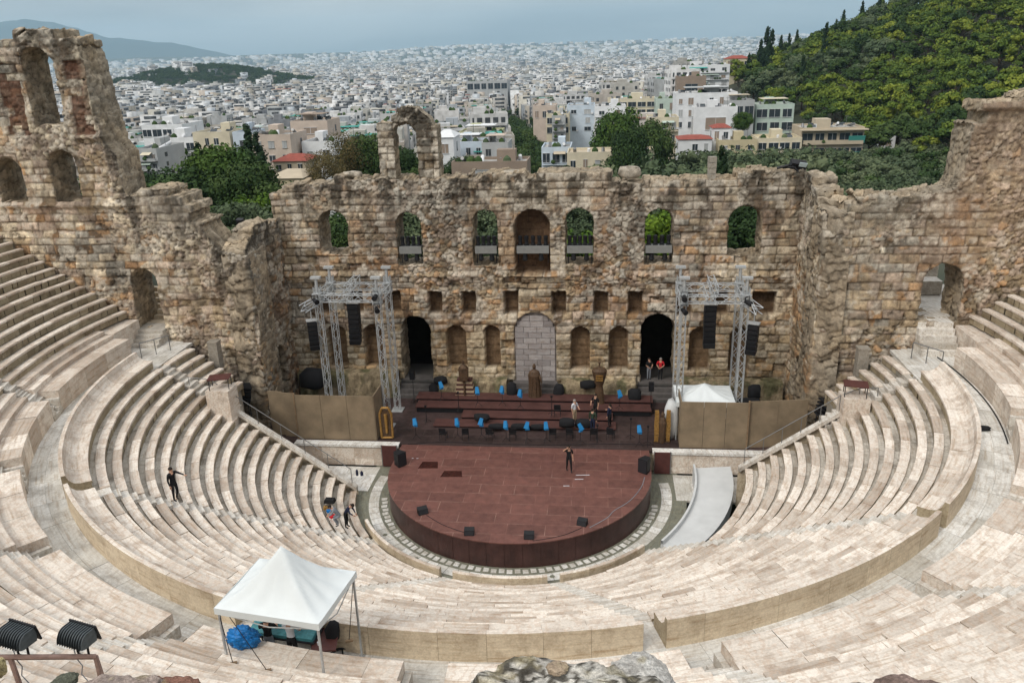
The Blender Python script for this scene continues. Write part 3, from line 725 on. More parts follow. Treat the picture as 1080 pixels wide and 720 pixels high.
# orchestra floor
t = thing('orchestra_floor', None, None); t['kind'] = 'structure'
mosg = marble('mosaic_green', (.12, .13, .10), (.20, .20, .16), vein=(.3, .28, .2), stain=.6)
MAT['mosaic'] = mosg
mb = MB()
def ringq(r0, r1, a0, a1, z, n, m=0):
    mb.arcprof([(r0, z), (r1, z)], a0, a1, n, [m], cap=False)
mb.t = .5; ringq(.0, 9.86, D2(-200), D2(20), -.004, 60, 1)
for k in range(48):                                        # white marble kerb ring
    a = D2(-188+k*4.1); mb.t = rs.random(); ringq(8.42, 9.02, a+.0006, a+D2(4)-.0006, .012, 2, 0)
for k in range(62):                                        # pale squares in the green border
    a = D2(-178+k*2.9); mb.t = rs.random()
    if -172 < math.degrees(a) < -8:
        r_ = 8.06+.05*(k % 2); dd = .15/8.2
        P = [((r_+x)*math.cos(a+y), (r_+x)*math.sin(a+y), .008) for x, y in ((-.17, -dd), (.19, -dd*.8), (.17, dd*1.1), (-.15, dd))]
        mb.poly(P, 0)
o = mb.build('paving_ring', ['paving', 'mosaic'], t)
mb = MB(); mb.m = 0
for sd in (-1, 1):
    for i in range(5):
        for j in range(3):
            mb.t = rs.random(); x = sd*(9.75+i*1.0); y = .2+j*1.0-.35; mb.box((x, y, -.056), (.99, .99, .12))
mb.build('side_paving', ['paving'], t)
mb = MB()
for a in (-143, -123, -103.5, -73.5, -52): mb.t = .3; mb.lathe((8.72*math.cos(D2(a)), 8.72*math.sin(D2(a)), .013), [(.13, 0), (.13, .006), (.07, .007)], 14)
mb.build('drain_grate', ['mosaic'], t)
# low parapet round the orchestra, in pieces
for (a0, a1, lab) in ((-150, -109.5, 'curved low marble parapet at the left of the orchestra'), (-105, -76, 'curved low marble parapet at the near side of the orchestra'), (-72, -41, 'curved low marble parapet at the right of the orchestra')):
    mb = MB(); a = D2(a0)
    while a < D2(a1)-1e-4:
        e = min(a+.16, D2(a1)); mb.t = rs.random(); mb.arcprof([(9.30, 0), (9.30, .60), (9.33, .63), (9.46, .63), (9.49, .60), (9.49, .02)], a+.0004, e-.0004, 4, [0, 1, 1, 1, 0], zb=0); a = e
    tag(mb.build('parapet', ['rimwall', 'seat']), lab, 'parapet', 'low parapet round the orchestra')
# retaining walls with sloping coping at the two ends of the lower seats
for sd in (-1, 1):
    lab = 'sloping white coping wall at the left end of the lower seats' if sd < 0 else 'sloping white coping wall at the right end of the lower seats'
    t = thing('flank_wall', lab, 'wall', (0, 0, 0), group='sloping walls at the seat ends')
    mb = MB(); mb.t = .45; pts = []
    rA, rB = (9.7, 18.4) if sd < 0 else (12.6, 18.4)
    def pz(r): return LZ0+LDZ*(r-LR0)/LDR+.22
    def py_(r): return -1.35+.115*(r-9.75)
    n = 8
    for i in range(n):
        r0 = rA+(rB-rA)*i/n; r1 = rA+(rB-rA)*(i+1)/n
        mb.poly([(sd*r0, py_(r0)+.28, -.2), (sd*r1, py_(r1)+.28, -.2), (sd*r1, py_(r1)+.28, pz(r1)-.1), (sd*r0, py_(r0)+.28, pz(r0)-.1)][::1 if sd < 0 else -1], 0)
    mb.build('stone_face', ['rimwall'], t)
    mb = MB()
    for i in range(n):
        mb.t = .5+.3*rs.random(); r0 = rA+(rB-rA)*i/n+.004; r1 = rA+(rB-rA)*(i+1)/n-.004
        a_, b_ = .0, .36
        Q = []
        for zz in (-.24, .02):
            for (r_, yy) in ((r0, a_), (r1, a_), (r1, b_), (r0, b_)): Q.append((sd*r_, py_(r_)+yy, pz(r_)+zz))
        k = mb.v(Q)
        for q in ((3, 2, 1, 0), (4, 5, 6, 7), (0, 1, 5, 4), (1, 2, 6, 5), (2, 3, 7, 6), (3, 0, 4, 7)): mb.f([k+i_ for i_ in q])
    mb.build('coping', ['aisle'], t)
    h = thing('handrail', f'thin steel handrail along the {"left" if sd<0 else "right"} sloping coping', 'handrail', (0, 0, 0), group='steel handrails on the copings')
    rr = [rA+.3+(rB+1.5-rA-.3)*i/7 for i in range(8)]
    for i, r_ in enumerate(rr):
        mb = MB(); z_ = min(pz(r_), pz(18.4)+.1); mb.tube((sd*r_, py_(r_)+.2, z_), (sd*r_, py_(r_)+.2, z_+.95), .022); mb.build('post', 'steel', h)
    mb = MB(); P = [(sd*r_, py_(r_)+.2, min(pz(r_), pz(18.4)+.1)+.95) for r_ in rr]; mb.path(P, .025)
    mb.build('rail', 'steel', h)
# doorway steps, landing blocks, pillars, rails at the two landings
for sd, xc_, z1_, lab in ((-1, -24.65, 8.4, 'left'), (1, 24.25, 9.2, 'right')):
    t = thing('doorway_steps', 'worn marble steps rising into the dark arched doorway of the tower wall' if sd < 0 else 'worn marble steps rising into the crumbling right doorway', 'stairs', (0, 0, 0))
    mb = MB(); n = 4 if sd < 0 else 5; dz_ = (z1_-WALKZ)/n
    for k in range(n):
        mb.t = rs.random(); y0 = 3.55+.33*k; mb.box((xc_+.1*sd, (y0+6.2)/2, WALKZ+dz_*(k+.5)), (2.1-.03*k, 6.2-y0, dz_), 0)
    mb.build('steps', ['aisle'], t)
    mb = MB(); mb.t = .5
    if sd > 0: mb.box((xc_+1.0, 9.6, z1_-.1), (6.5, 7, .2)); mb.box((xc_+1.6, 11, z1_+.5), (1.6, 1.2, .9)); mb.box((xc_+.4, 12.9, z1_+.9), (5, .6, 1.6))
    else:
        mb.box((xc_-1.0, 9.6, z1_-.1), (6.5, 7, .2))
        for k in range(6): mb.t = rs.random(); mb.box((xc_-1-.3*k, 7.2+.4*k, z1_+.1+.28*k), (2.6, .42, .3))
    mb.build('landing', ['aisle' if sd > 0 else 'rimwall'], t)
    q = thing('stone_pillar', f'short square stone pillar at the foot of the {"tower wall beside the left" if sd<0 else "right wall beside the right"} benches', 'pillar', (0, 0, 0))
    p = at(216 if sd < 0 else 918, 378 if sd < 0 else 388, 2, 7.3); mb = MB(); mb.t = .3; mb.box((0, 0, .0), (.62, .6, 1.75)); mb.box((0, 0, .92), (.68, .66, .1))
    o = mb.build('block', 'greystone', q); q.location = (p[0], 3.9, 7.0)
MAT['wedge_end'] = MAT['seat']
for sd in (-1, 1):                                        # tall marble block closing the podium by the door
    mb = MB(); mb.t = .55; mb.box((sd*26.3, 3.4, 8.3), (1.7, 2.9, 1.5)); mb.t = .4
    tag(mb.build('marble_block', ['seat']), f'large smooth marble block beside the {"arched tower" if sd<0 else "crumbling right"} doorway steps', 'stone block')
    h = thing('handrail', f'short steel rail on the landing below the {"tower" if sd<0 else "right"} doorway', 'handrail', (0, 0, 0))
    mb = MB()
    for i in range(3): mb = MB(); mb.tube((sd*(22.6+.55*i), 3.2-.75*i, WALKZ), (sd*(22.6+.55*i), 3.2-.75*i, WALKZ+1), .03); mb.build('post', 'steel', h)
    mb = MB(); mb.tube((sd*22.6, 3.2, WALKZ+1), (sd*23.7, 1.7, WALKZ+1), .03); mb.build('rail', 'steel', h)
# ------------------------------------------------------------------ the stage
ZS = 1.48
def board_mat(name, base, line=(.33, .20, .16), bw_=2.0, bh=1.0, var=.35, rough=.38, stain=(.35, .2, .17)):
    m, nt, b = nm(name); L = nt.links
    geo = N(nt, 'ShaderNodeNewGeometry'); br = N(nt, 'ShaderNodeTexBrick'); br.offset = .37; br.squash = 1.0
    br.inputs['Scale'].default_value = 1.0; br.inputs['Brick Width'].default_value = bw_; br.inputs['Row Height'].default_value = bh
    br.inputs['Mortar Size'].default_value = .016; br.inputs['Mortar Smooth'].default_value = .3
    br.inputs['Color1'].default_value = (*[c*(1-var) for c in base], 1); br.inputs['Color2'].default_value = (*[c*(1+var) for c in base], 1); br.inputs['Mortar'].default_value = (*line, 1)
    n0 = N(nt, 'ShaderNodeTexNoise', Scale=.8, Detail=4.); L.new(geo.outputs['Position'], br.inputs['Vector']); L.new(geo.outputs['Position'], n0.inputs['Vector'])
    n1 = N(nt, 'ShaderNodeTexNoise', Scale=2.2, Detail=9., Roughness=.7); L.new(geo.outputs['Position'], n1.inputs['Vector'])
    r = ramp(nt, [(.3, (.7, .68, .68)), (.55, (1, 1, 1)), (.8, (1.35, 1.3, 1.3))]); L.new(n1.outputs['Fac'], r.inputs[0])
    keep = ramp(nt, [(.42, (0, 0, 0)), (.6, (1, 1, 1))]); L.new(n0.outputs['Fac'], keep.inputs[0])
    c = mixc(nt, mathn(nt, 'MULTIPLY', br.outputs['Fac'], keep.outputs[0]), mixc(nt, br.outputs['Fac'], br.outputs['Color'], tuple(x*1.35 for x in base)), line)
    c = mixc(nt, 1., c, r.outputs[0], 'MULTIPLY')
    L.new(c, b.inputs['Base Color']); b.inputs['Roughness'].default_value = rough
    rr = ramp(nt, [(.3, (.6, .6, .6)), (.7, (.3, .3, .3))]); L.new(n1.outputs['Fac'], rr.inputs[0]); L.new(rr.outputs[0], b.inputs['Roughness'])
    b.inputs['Specular IOR Level'].default_value = .35
    return m
MAT['board'] = board_mat('stage_boards', (.15, .066, .054), rough=.5, var=.13)
MAT['deck'] = board_mat('rear_deck', (.052, .034, .032), line=(.10, .075, .07), var=.3)
t = thing('stage_platform', 'half-round dark red boarded stage in the middle of the orchestra', 'stage', (0, 0, 0))
R_ = 7.8; pts = [(R_*math.cos(D2(a)), R_*math.sin(D2(a))) for a in np.linspace(-180, 0, 61)]+[(R_, 2.7), (-R_, 2.7)]
mb = MB(); mb.prism(pts, ZS-.06, ZS); mb.build('floor_boards', 'board', t)
mb = MB(); Ri = 7.77
for k in range(26):
    a0 = -PI+PI*k/26; a1 = -PI+PI*(k+1)/26-.002; mb.t = rs.random()
    mb.arcprof([(Ri, 0.0), (Ri, ZS-.065)], a0, a1, 3, [0], cap=False)
for sd in (-1, 1):
    mb.poly([(sd*Ri, 0, 0), (sd*Ri, 2.7, 0), (sd*Ri, 2.7, ZS-.065), (sd*Ri, 0, ZS-.065)])
mb.arcprof([(Ri-.1, 0.0), (Ri-.1, ZS-.065)], -PI, 0, 40, [0], cap=False)
mb.build('front_fascia', plain('fascia_board', (.055, .026, .023), .45, var=.55, scale=.9), t)
mb = MB()
for (x, y, w_, h_) in ((-5.5, .1, 1.2, .9), (-3.9, -.9, 1.3, .8)): mb.poly([(x+dx, y+dy, ZS+.004) for dx, dy in ((-w_/2, -h_/2), (w_/2, -h_/2+.1), (w_/2-.15, h_/2), (-w_/2+.1, h_/2-.05))])
mb.build('wet_patch', plain('wet_stain', (.04, .012, .01), .25, var=.6, scale=4), t)
mb = MB()
for (x, y, w_) in ((-1.2+5.0, -.6, .8), (3.6, -1.1, .5), (1.3+1.6, -1.9, .35), (-6.7, .9, .12), (-6.4, .9, .12)): mb.box((x, y, ZS+.006), (w_, .05, .004), .08)
mb.build('tape_mark', 'whitecloth', t)
t2 = thing('rear_deck', 'dark boarded deck between the red stage and the stone wall', 'stage deck', (0, 0, 0))
mb = MB(); mb.box((0, 6.9, ZS-.1), (34.8, 8.36, .18)); mb.build('deck_boards', 'deck', t2)
mb = MB(); mb.box((0, 2.8, .72), (34.4, .06, 1.3)); mb.build('fascia', 'rimwall', t2)
# front wall of the rear deck: ashlar with pale coping, both sides
for sd in (-1, 1):
    x0, x1 = (8.0, 14.9) if sd < 0 else (8.0, 17.3)
    t = thing('stage_front_wall', f'low cream ashlar wall with pale coping {"left" if sd<0 else "right"} of the round stage', 'wall', (0, 0, 0), group='low stage front walls')
    mb = MB(); x = x0+.9
    while x < x1:
        w_ = min(rs.uniform(.8, 1.5), x1-x)
        for (z0, z1) in ((0, .45), (.45, 1.28)): mb.t = rs.random(); mb.box((sd*(x+w_/2), 2.66+rs.uniform(-.015, .015), (z0+z1)/2), (w_-.012, .2, z1-z0-.01))
        x += w_
    mb.build('ashlar', 'seat', t)
    mb = MB(); x = x0
    while x < x1: w_ = min(2.3, x1-x); mb.t = .7+.3*rs.random(); mb.box((sd*(x+w_/2), 2.74, ZS-.06), (w_-.01, .55, .16)); x += w_
    mb.build('coping', 'paving', t)
    d = thing('hatch_door', f'dark brown board panel standing at the {"left" if sd<0 else "right"} corner of the red stage', 'panel', (0, 0, 0), group='brown board panels beside the stage')
    mb = MB(); mb.box((sd*8.6, 2.42, .78), (.95, .07, 1.45)); mb.build('board', 'redbrown', d)
    mb = MB(); mb.box((sd*8.13, 2.44, .78), (.06, .1, 1.5)); mb.box((sd*9.1, 2.44, .78), (.06, .1, 1.5)); mb.build('frame', 'steel', d)
# tan screens behind the low walls
scr = plain('tan_board', (.23, .175, .115), .75, var=.32, scale=.9, bump=.1)
for sd, x0, x1 in ((-1, 9.62, 16.8), (1, 9.72, 17.3)):
    t = thing('board_screen', f'tall tan wooden screen hiding the {"left" if sd<0 else "right"} end of the stage deck', 'screen', (0, 0, 0), group='tan board screens')
    fold = (x0+5.2) if sd < 0 else (x0+4.0)
    n = 3
    for i in range(n):
        a = x0+(fold-x0)*i/n; b = x0+(fold-x0)*(i+1)/n; mb = MB()
        mb.box((sd*(a+b)/2, 3.2+rs.uniform(-.01, .01), ZS+1.55), (b-a-.02, .06, 3.1)); mb.build('panel', scr, t)
    for i in range(2):
        a = fold+(x1-fold)*i/2; b = fold+(x1-fold)*(i+1)/2; mb = MB(); mb.box((sd*(a+b)/2, 3.5+.25*i, ZS+1.55), (b-a+.02, .06, 3.1), sd*.12); mb.build('panel', scr, t)
    mb = MB(); mb.box((sd*fold, 3.2, ZS+1.6), (.09, .12, 3.25)); mb.build('corner_post', 'wood', t)
    mb = MB(); mb.box((sd*(x0-.02), 4.2, ZS+1.55), (.06, 2.0, 3.1)); mb.build('side_panel', scr, t)
# tiers for the orchestra
for (x0, x1, y0, y1, z, lab) in ((-6.3, 5.8, 5.25, 6.35, .15, 'lowest front board riser on the deck'), (-4.6, 5.6, 6.35, 7.5, .3, 'second board riser on the deck'), (-8.0, 8.2, 7.5, 8.65, .45, 'third, wide board riser on the deck'), (-8.2, 8.35, 8.65, 9.8, .6, 'topmost wide board riser below the wall')):
    t = thing('deck_riser', lab, 'platform', (0, 0, 0), group='stepped board risers')
    mb = MB(); mb.box(((x0+x1)/2, (y0+y1)/2, ZS+z-.03), (x1-x0, y1-y0-.004, .06)); mb.build('top_board', 'riserdeck', t)
    mb = MB(); mb.box(((x0+x1)/2, (y0+y1)/2+.05, ZS+z/2-.03), (x1-x0-.1, y1-y0-.15, z-.07)); mb.build('frame', 'black', t)
# rubble ledge with weeds at the foot of the stage wall
def ledge(x0, x1, lab, seed, h=1.3):
    n = int((x1-x0)/.09); m_ = 16
    u = np.linspace(x0, x1, n); s = np.linspace(0, 1, m_)
    U_, S = np.meshgrid(u, s)
    z = np.where(S < .45, S/.45*h, h+.1*(S-.45)); y = np.where(S < .45, YW-.95+.1*S, YW-.9+(S-.45)/.55*.95)
    d = fbm(U_*1.7, S*3, seed, 4)-.5; d2, d3, wid = worley(U_*2.6, (z+y)*2.6, seed)
    y = y-.35*d*(S < .9)-.08*(wid-.5); z = np.where(S > .03, z+.25*d+.1*(wid-.5), z)
    C = np.array((.33, .27, .18))*(.6+.7*fbm(U_*2, z*2, seed+3, 4)[..., None])*(.8+.4*wid[..., None])
    jt = np.clip(1-(d3-d2)*7, 0, 1)[..., None]*.5; C = C*(1-jt)+np.array((.08, .06, .04))*jt
    g = np.clip((fbm(U_*1.3, S*2, seed+8, 4)-.5)*7, 0, 1)[..., None]*.7; C = C*(1-g)+np.array((.055, .07, .03))*g
    P = np.stack([U_, y, ZS+z], -1).reshape(-1, 3); idx = np.arange(n*m_).reshape(m_, n)
    F = np.stack([idx[:-1, :-1], idx[:-1, 1:], idx[1:, 1:], idx[1:, :-1]], -1).reshape(-1, 4)
    o = arrays_obj('rubble_ledge', P, F, 'ruin', C.reshape(-1, 3)); tag(o, lab, 'stone ledge', 'mossy rubble ledges at the foot of the stage wall'); return o
ledge(-6.9, -1.9, 'mossy rubble ledge between the left doorway and the blocked central arch', 61)
ledge(2.0, 7.2, 'mossy rubble ledge between the blocked central arch and the right doorway', 62)
ledge(10.2, 17.2, 'mossy rubble ledge right of the right doorway', 63, 1.5)
ledge(-17.2, -9.9, 'mossy rubble ledge left of the left doorway', 64, 1.8)
for (xc_, lab, w_) in ((-8.5, 'dark steps up to the tall left stage doorway', 2.5), (8.7, 'dark steps up to the tall right stage doorway', 2.6), (.1, 'steps below the blocked central arch', 3.2)):
    mb = MB()
    for k in range(4): mb.t = rs.random(); mb.box((xc_, YW-.95+.32*k+(.9 if w_ < 3 else 0)*.5, ZS+.28*(k+.5)-.05), (w_, 1.0, .27))
    tag(mb.build('doorway_steps', plain('step_stone', (.11, .10, .095), .7, var=.3)), lab, 'stairs', 'steps up to the doors of the stage wall')
    if w_ < 3:
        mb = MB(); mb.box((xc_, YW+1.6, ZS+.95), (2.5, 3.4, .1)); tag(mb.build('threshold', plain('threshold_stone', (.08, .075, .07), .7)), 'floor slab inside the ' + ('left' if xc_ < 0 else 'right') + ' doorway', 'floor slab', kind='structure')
# filling of the central arch in lilac-grey blocks
t = thing('arch_filling', 'pale lilac-grey block wall filling the central arch', 'wall', (0, 0, 0))
MAT['lilac'] = marble('lilac_block', (.30, .275, .27), (.42, .39, .38), vein=(.3, .25, .24), stain=.3)
mb = MB(); z = ZS+.1; row = 0
while z < 7.6:
    h_ = .42; xL_ = -1.3; xR_ = 1.55; c0 = .125; w2 = (xR_-xL_)/2
    if z+h_/2 > 7.62-w2: 
        q = z+h_*.5-(7.62-w2); half = math.sqrt(max(0, w2*w2-q*q))
    else: half = w2
    x = c0-half-(.35 if row % 2 else 0)
    while x < c0+half:
        x2 = min(x+.95, c0+half); xa = max(x, c0-half)
        if x2-xa > .05: mb.t = rs.random(); mb.box(((xa+x2)/2, YW+.28+rs.uniform(-.01, .01), z+h_/2), (x2-xa-.03, .25, h_-.03))
        x += .95
    z += h_; row += 1
mb.build('blocks', 'lilac', t)
# ramp on the right of the orchestra
MAT['greyconc'] = plain('grey_boarding', (.56, .57, .57), .6, var=.12, scale=.8)
t = thing('grey_ramp', 'curved light grey ramp between the orchestra ring and the right seats', 'ramp', (0, 0, 0))
mb = MB(); ns = 14
def rampz(k): return .55+.35*k/ns
inner = []; outer = []
for k in range(ns+1):
    a = D2(-37+(46)*k/ns); 
    ri = 10.0+.5*(k/ns)**2; ro = 11.5+1.3*(k/ns)
    inner.append((ri*math.cos(a), ri*math.sin(a), rampz(k))); outer.append((ro*math.cos(a), ro*math.sin(a), rampz(k)))
for k in range(ns):
    mb.poly([inner[k], outer[k], outer[k+1], inner[k+1]])
    mb.poly([(inner[k][0], inner[k][1], 0), inner[k], inner[k+1], (inner[k+1][0], inner[k+1][1], 0)])
mb.poly([(*inner[0][:2], 0), (*outer[0][:2], 0), outer[0], inner[0]]); mb.poly([(*inner[-1][:2], 0), inner[-1], outer[-1], (*outer[-1][:2], 0)])
for k in range(ns): mb.poly([(outer[k][0], outer[k][1], 0), (outer[k+1][0], outer[k+1][1], 0), outer[k+1], outer[k]])
mb.build('ramp_floor', 'greyconc', t)
mb = MB()
for k in range(ns):
    for P_, o_ in ((inner, .0),):
        a_, b_ = Vector(P_[k]), Vector(P_[k+1]); n_ = Vector((a_.x, a_.y, 0)).normalized()*.12
        mb.poly([a_, b_, b_+Vector((0, 0, .28)), a_+Vector((0, 0, .28))]); mb.poly([a_+Vector((0, 0, .28)), b_+Vector((0, 0, .28)), b_+n_+Vector((0, 0, .28)), a_+n_+Vector((0, 0, .28))]); mb.poly([a_+n_, b_+n_, b_+n_+Vector((0, 0, .28)), a_+n_+Vector((0, 0, .28))])
mb.build('curb', 'greyconc', t)
# ------------------------------------------------------------------ trusses
def lattice(mb, p0, p1, w_, r_=.03, step=.5, n=5):
    p0 = Vector(p0); p1 = Vector(p1); d = (p1-p0); Lh = d.length; d.normalize()
    a = Vector((0, 0, 1)) if abs(d.z) < .5 else Vector((1, 0, 0)); x = d.cross(a).normalized(); y = d.cross(x).normalized()
    cs = [(x*sx+y*sy)*w_/2 for sx, sy in ((-1, -1), (1, -1), (1, 1), (-1, 1))]
    for c in cs: mb.tube(p0+c, p1+c, r_, r_, n)
    m_ = max(1, int(Lh/step))
    for i in range(m_):
        for j in range(4):
            c0 = cs[j]; c1 = cs[(j+1) % 4]
            if (i+j) % 2: c0, c1 = c1, c0
            mb.tube(p0+d*(Lh*i/m_)+c0, p0+d*(Lh*(i+1)/m_)+c1, r_*.6, r_*.6, 4, cap=False)
def line_array(name, x, y, ztop, n, w_, lab, rz=0, h=.36):
    t = thing(name, lab, 'loudspeaker', (x, y, ztop), rz)
    mb = MB(); mb.box((0, 0, .08), (w_+.1, .5, .07)); mb.tube((0, 0, .1), (0, 0, .7), .03); mb.build('hanging_frame', 'alu', t)
    for i in range(n):
        k = i/n; mb = MB(); mb.box((0, -.02-.35*k*k, -h*(i+.5)), (w_, .5, h-.02), tilt=(.35*k, 0)); mb.box((0, -.28-.35*k*k, -h*(i+.5)), (w_-.06, .02, h-.07), tilt=(.35*k, 0)); mb.build('cabinet', 'black', t)
    return t
def rig(x0, x1, lab, sd):
    t = thing('lighting_rig', lab, 'truss', ((x0+x1)/2, 6.6, ZS)); X = (x0-(x0+x1)/2, x1-(x0+x1)/2); H = 11.2-ZS
    Y = (-1.3, 1.3)
    for x in X:
        for y in Y:
            mb = MB(); lattice(mb, (x, y, 0), (x, y, H), .36); mb.box((x, y, .03), (.8, .8, .06)); mb.build('leg', 'alu', t)
            mb = MB(); mb.box((x, y, H-.45), (.56, .56, .06)); mb.box((x, y, H-1.1), (.56, .56, .05))
            for a, b in ((-.24, -.24), (.24, -.24), (.24, .24), (-.24, .24)): mb.tube((x+a, y+b, H-1.1), (x+a, y+b, H-.4), .03)
            mb.tube((x, y, H-1.1), (x, y, H+.55), .1); mb.box((x, y, H+.58), (.62, .34, .14)); mb.build('sleeve_block', 'alu', t)
    mb = MB()
    for y in Y: lattice(mb, (X[0]-.2, y, H-.75), (X[1]+.2, y, H-.75), .45, step=.55)
    mb.build('cross_truss', 'alu', t); mb = MB()
    for x in X+(X[0]*.1,): lattice(mb, (x, Y[0]-.4, H-.75), (x, Y[1]+.2, H-.75), .45, step=.55)
    lattice(mb, (0, -1.3, H-.2), (0, 1.2, H-.1), .4); mb.build('side_truss', 'alu', t)
    mb = MB(); lattice(mb, (sd*(X[1]+.1)+.0, -1.5, H-.9), (sd*(X[1]+.6), -2.6, H-1.1), .42); mb.build('outrigger', 'alu', t)
    cx = (x0+x1)/2
    line_array('line_array', cx+.15*sd*-1, 5.9, ZS+H-1.3, 8, .72, f'tall black line array of loudspeakers hanging in the {"left" if sd<0 else "right"} rig', h=.33)
    line_array('line_array', cx+sd*(X[1]+.55), 5.2, ZS+H-2.3, 6, .62, f'small black loudspeaker cluster at the outer side of the {"left" if sd<0 else "right"} rig', -.4*sd, h=.3)
    for i, (dx, dy, dz) in enumerate(((-sd*X[1], -1.35, H-.5), (-sd*(X[1]), -1.3, H-1.35), (sd*X[1]*.98, -1.6, H-.7))):
        s_ = thing('spotlight', f'{["upper", "lower", "outer"][i]} black spotlight clamped to the {"left" if sd<0 else "right"} rig', 'spotlight', (cx+dx, 6.6+dy-.35, ZS+dz), .4*i, 'spotlights on the truss rigs')
        mb = MB(); mb.tube((0, .15, 0), (0, -.3, -.1), .12, .17, 10); mb.build('lamp_body', 'black', s_); mb = MB(); mb.tube((-.2, 0, 0), (-.2, 0, .3), .02); mb.tube((.2, 0, 0), (.2, 0, .3), .02); mb.tube((-.2, 0, .3), (.2, 0, .3), .02); mb.build('yoke', 'black', s_)
rig(-13.25, -9.35, 'aluminium truss rig of four lattice legs at the left of the stage', -1)
rig(9.75, 13.45, 'aluminium truss rig of four lattice legs at the right of the stage', 1)
# ------------------------------------------------------------------ lamps on grey shelves in the wall arches
for (x, w_, n, lab) in ((-8.4, 1.55, 4, 'second'), (-3.12, 1.5, 4, 'third'), (.1, 2.2, 5, 'blind fourth'), (3.3, 1.75, 5, 'fifth'), (8.55, 1.75, 4, 'sixth')):
    t = thing('lamp_shelf', f'grey shelf spanning the {lab} arch of the stage wall', 'shelf', (x, YW+.45, 12.35), 0, 'grey lamp shelves in the arches')
    mb = MB(); mb.box((0, 0, 0), (w_, .7, .12)); mb.box((0, -.35, -.22), (w_, .05, .42)); mb.build('board', plain('shelf_board', (.22, .22, .21), .6), t)
    mb = MB()
    for s_ in (-1, 1): mb.tube((s_*(w_/2-.08), 0, -1.2), (s_*(w_/2-.08), 0, 0), .03)
    mb.build('stand', 'darkmetal', t)
    for i in range(n):
        xx = x-w_/2+w_*(i+.5)/n
        q = thing('stage_lamp', f'row of black stage lamps on the shelf in the {lab} arch', 'stage lamp', (xx, YW+.4, 12.42), 0, f'black lamps on the shelf of the {lab} arch')
        mb = MB(); mb.lathe((0, 0, 0), [(.11, 0), (.14, .1), (.12, .25), (.14, .42), (.16, .62), (.10, .66)], 8); mb.build('lamp_body', 'black', q)
        mb = MB(); mb.box((0, 0, .02), (.34, .2, .06)); mb.build('base', 'black', q)
    for i in range(2):
        xx = x-w_/4+w_/2*i
        q = thing('stage_lamp', f'black stage lamp hanging under the shelf of the {lab} arch', 'stage lamp', (xx, YW+.3, 12.1), 0, f'black lamps under the shelf of the {lab} arch')
        mb = MB(); mb.lathe((0, 0, -.75), [(.10, 0), (.19, .1), (.15, .35), (.1, .72)], 8); mb.build('lamp_body', 'black', q)
# spotlights on the wall top (right corner) and beyond the left notch
t = thing('floodlight', 'black floodlight with cables on the broken top corner of the stage wall', 'floodlight', (17.2, YW+.6, 17.25)); mb = MB()
mb.box((0, 0, .3), (1.0, .5, .45), tilt=(.5, .2)); mb.build('lamp_housing', 'black', t); mb = MB(); mb.box((.25, -.28, .32), (.5, .03, .3), tilt=(.5, .2)); mb.build('lens', plain('lens', (.5, .6, .62), .1), t)
mb = MB(); mb.path([(-1.3, 0, .1), (-.6, -.1, .28), (0, 0, .2), (.5, -.3, -.3), (.7, -.5, -1.1)], .09); mb.path([(-.9, .1, .1), (-.3, -.3, .2), (.5, -.5, -.7)], .07); mb.build('cable', 'black', t)
p = at(252, 245, 1, 8.0); t = thing('floodlight', 'small floodlight on a white bracket in the notch of the left wall', 'floodlight', (p[0], 8, 13.9)); mb = MB(); mb.tube((0, 0, -.4), (0, 0, .9), .04); mb.tube((-.4, 0, .3), (.4, 0, .5), .04); mb.build('bracket', 'alu', t); mb = MB(); mb.box((.2, 0, 1.0), (.45, .3, .3), tilt=(.3, 0)); mb.build('lamp_housing', 'darkmetal', t)
# ------------------------------------------------------------------ things on the stage
def monitor(x, y, rz, lab, z=ZS, s=1.0):
    t = thing('stage_monitor', lab, 'loudspeaker', (x, y, z+.005), rz, 'black floor monitors on the stage')
    mb = MB(); P = [(-.3, -.2), (.3, -.2), (.3, .22), (-.3, .22)]; k = mb.v([(a*s, b*s, 0) for a, b in P]+[(-.3*s, -.1*s, .3*s), (.3*s, -.1*s, .3*s), (.3*s, .22*s, .38*s), (-.3*s, .22*s, .38*s)])
    for q in ((3, 2, 1, 0), (4, 5, 6, 7), (0, 1, 5, 4), (1, 2, 6, 5), (2, 3, 7, 6), (3, 0, 4, 7)): mb.f([k+i for i in q])
    mb.build('cabinet', 'black', t); mb = MB(); k = mb.poly([(-.26*s, -.19*s, .04*s), (.26*s, -.19*s, .04*s), (.26*s, -.115*s, .27*s), (-.26*s, -.115*s, .27*s)]); mb.build('grille', 'darkmetal', t)
def on_stage(px, py, z=ZS): return at(px, py, 2, z)
for (px, py, rz, lab, s_) in ((446, 541, .5, 'floor monitor at the left front edge of the red stage', 1.1), (495, 563, .05, 'floor monitor left of the middle of the front edge', 1.05), (558, 567, 0, 'floor monitor at the middle of the front edge', 1.05), (614, 553, -.3, 'floor monitor right of the middle of the front edge', 1.05)):
    p = on_stage(px, py); monitor(p[0], p[1], rz, lab, s=s_*.82)
def pa_box(px, py, rz, lab, h=.88, z=ZS):
    p = on_stage(px, py, z); t = thing('loudspeaker', lab, 'loudspeaker', (p[0], p[1], z), rz)
    mb = MB(); mb.prism([(-.3, -.28), (.3, -.28), (.2, .3), (-.2, .3)], .0, h); mb.build('cabinet', 'black', t); mb = MB(); mb.box((0, -.295, h/2), (.52, .02, h-.1)); mb.build('grille', 'darkmetal', t)
pa_box(422, 490, .9, 'large black loudspeaker at the left back corner of the red stage'); pa_box(680, 497, -.6, 'large black loudspeaker at the right back corner of the red stage')
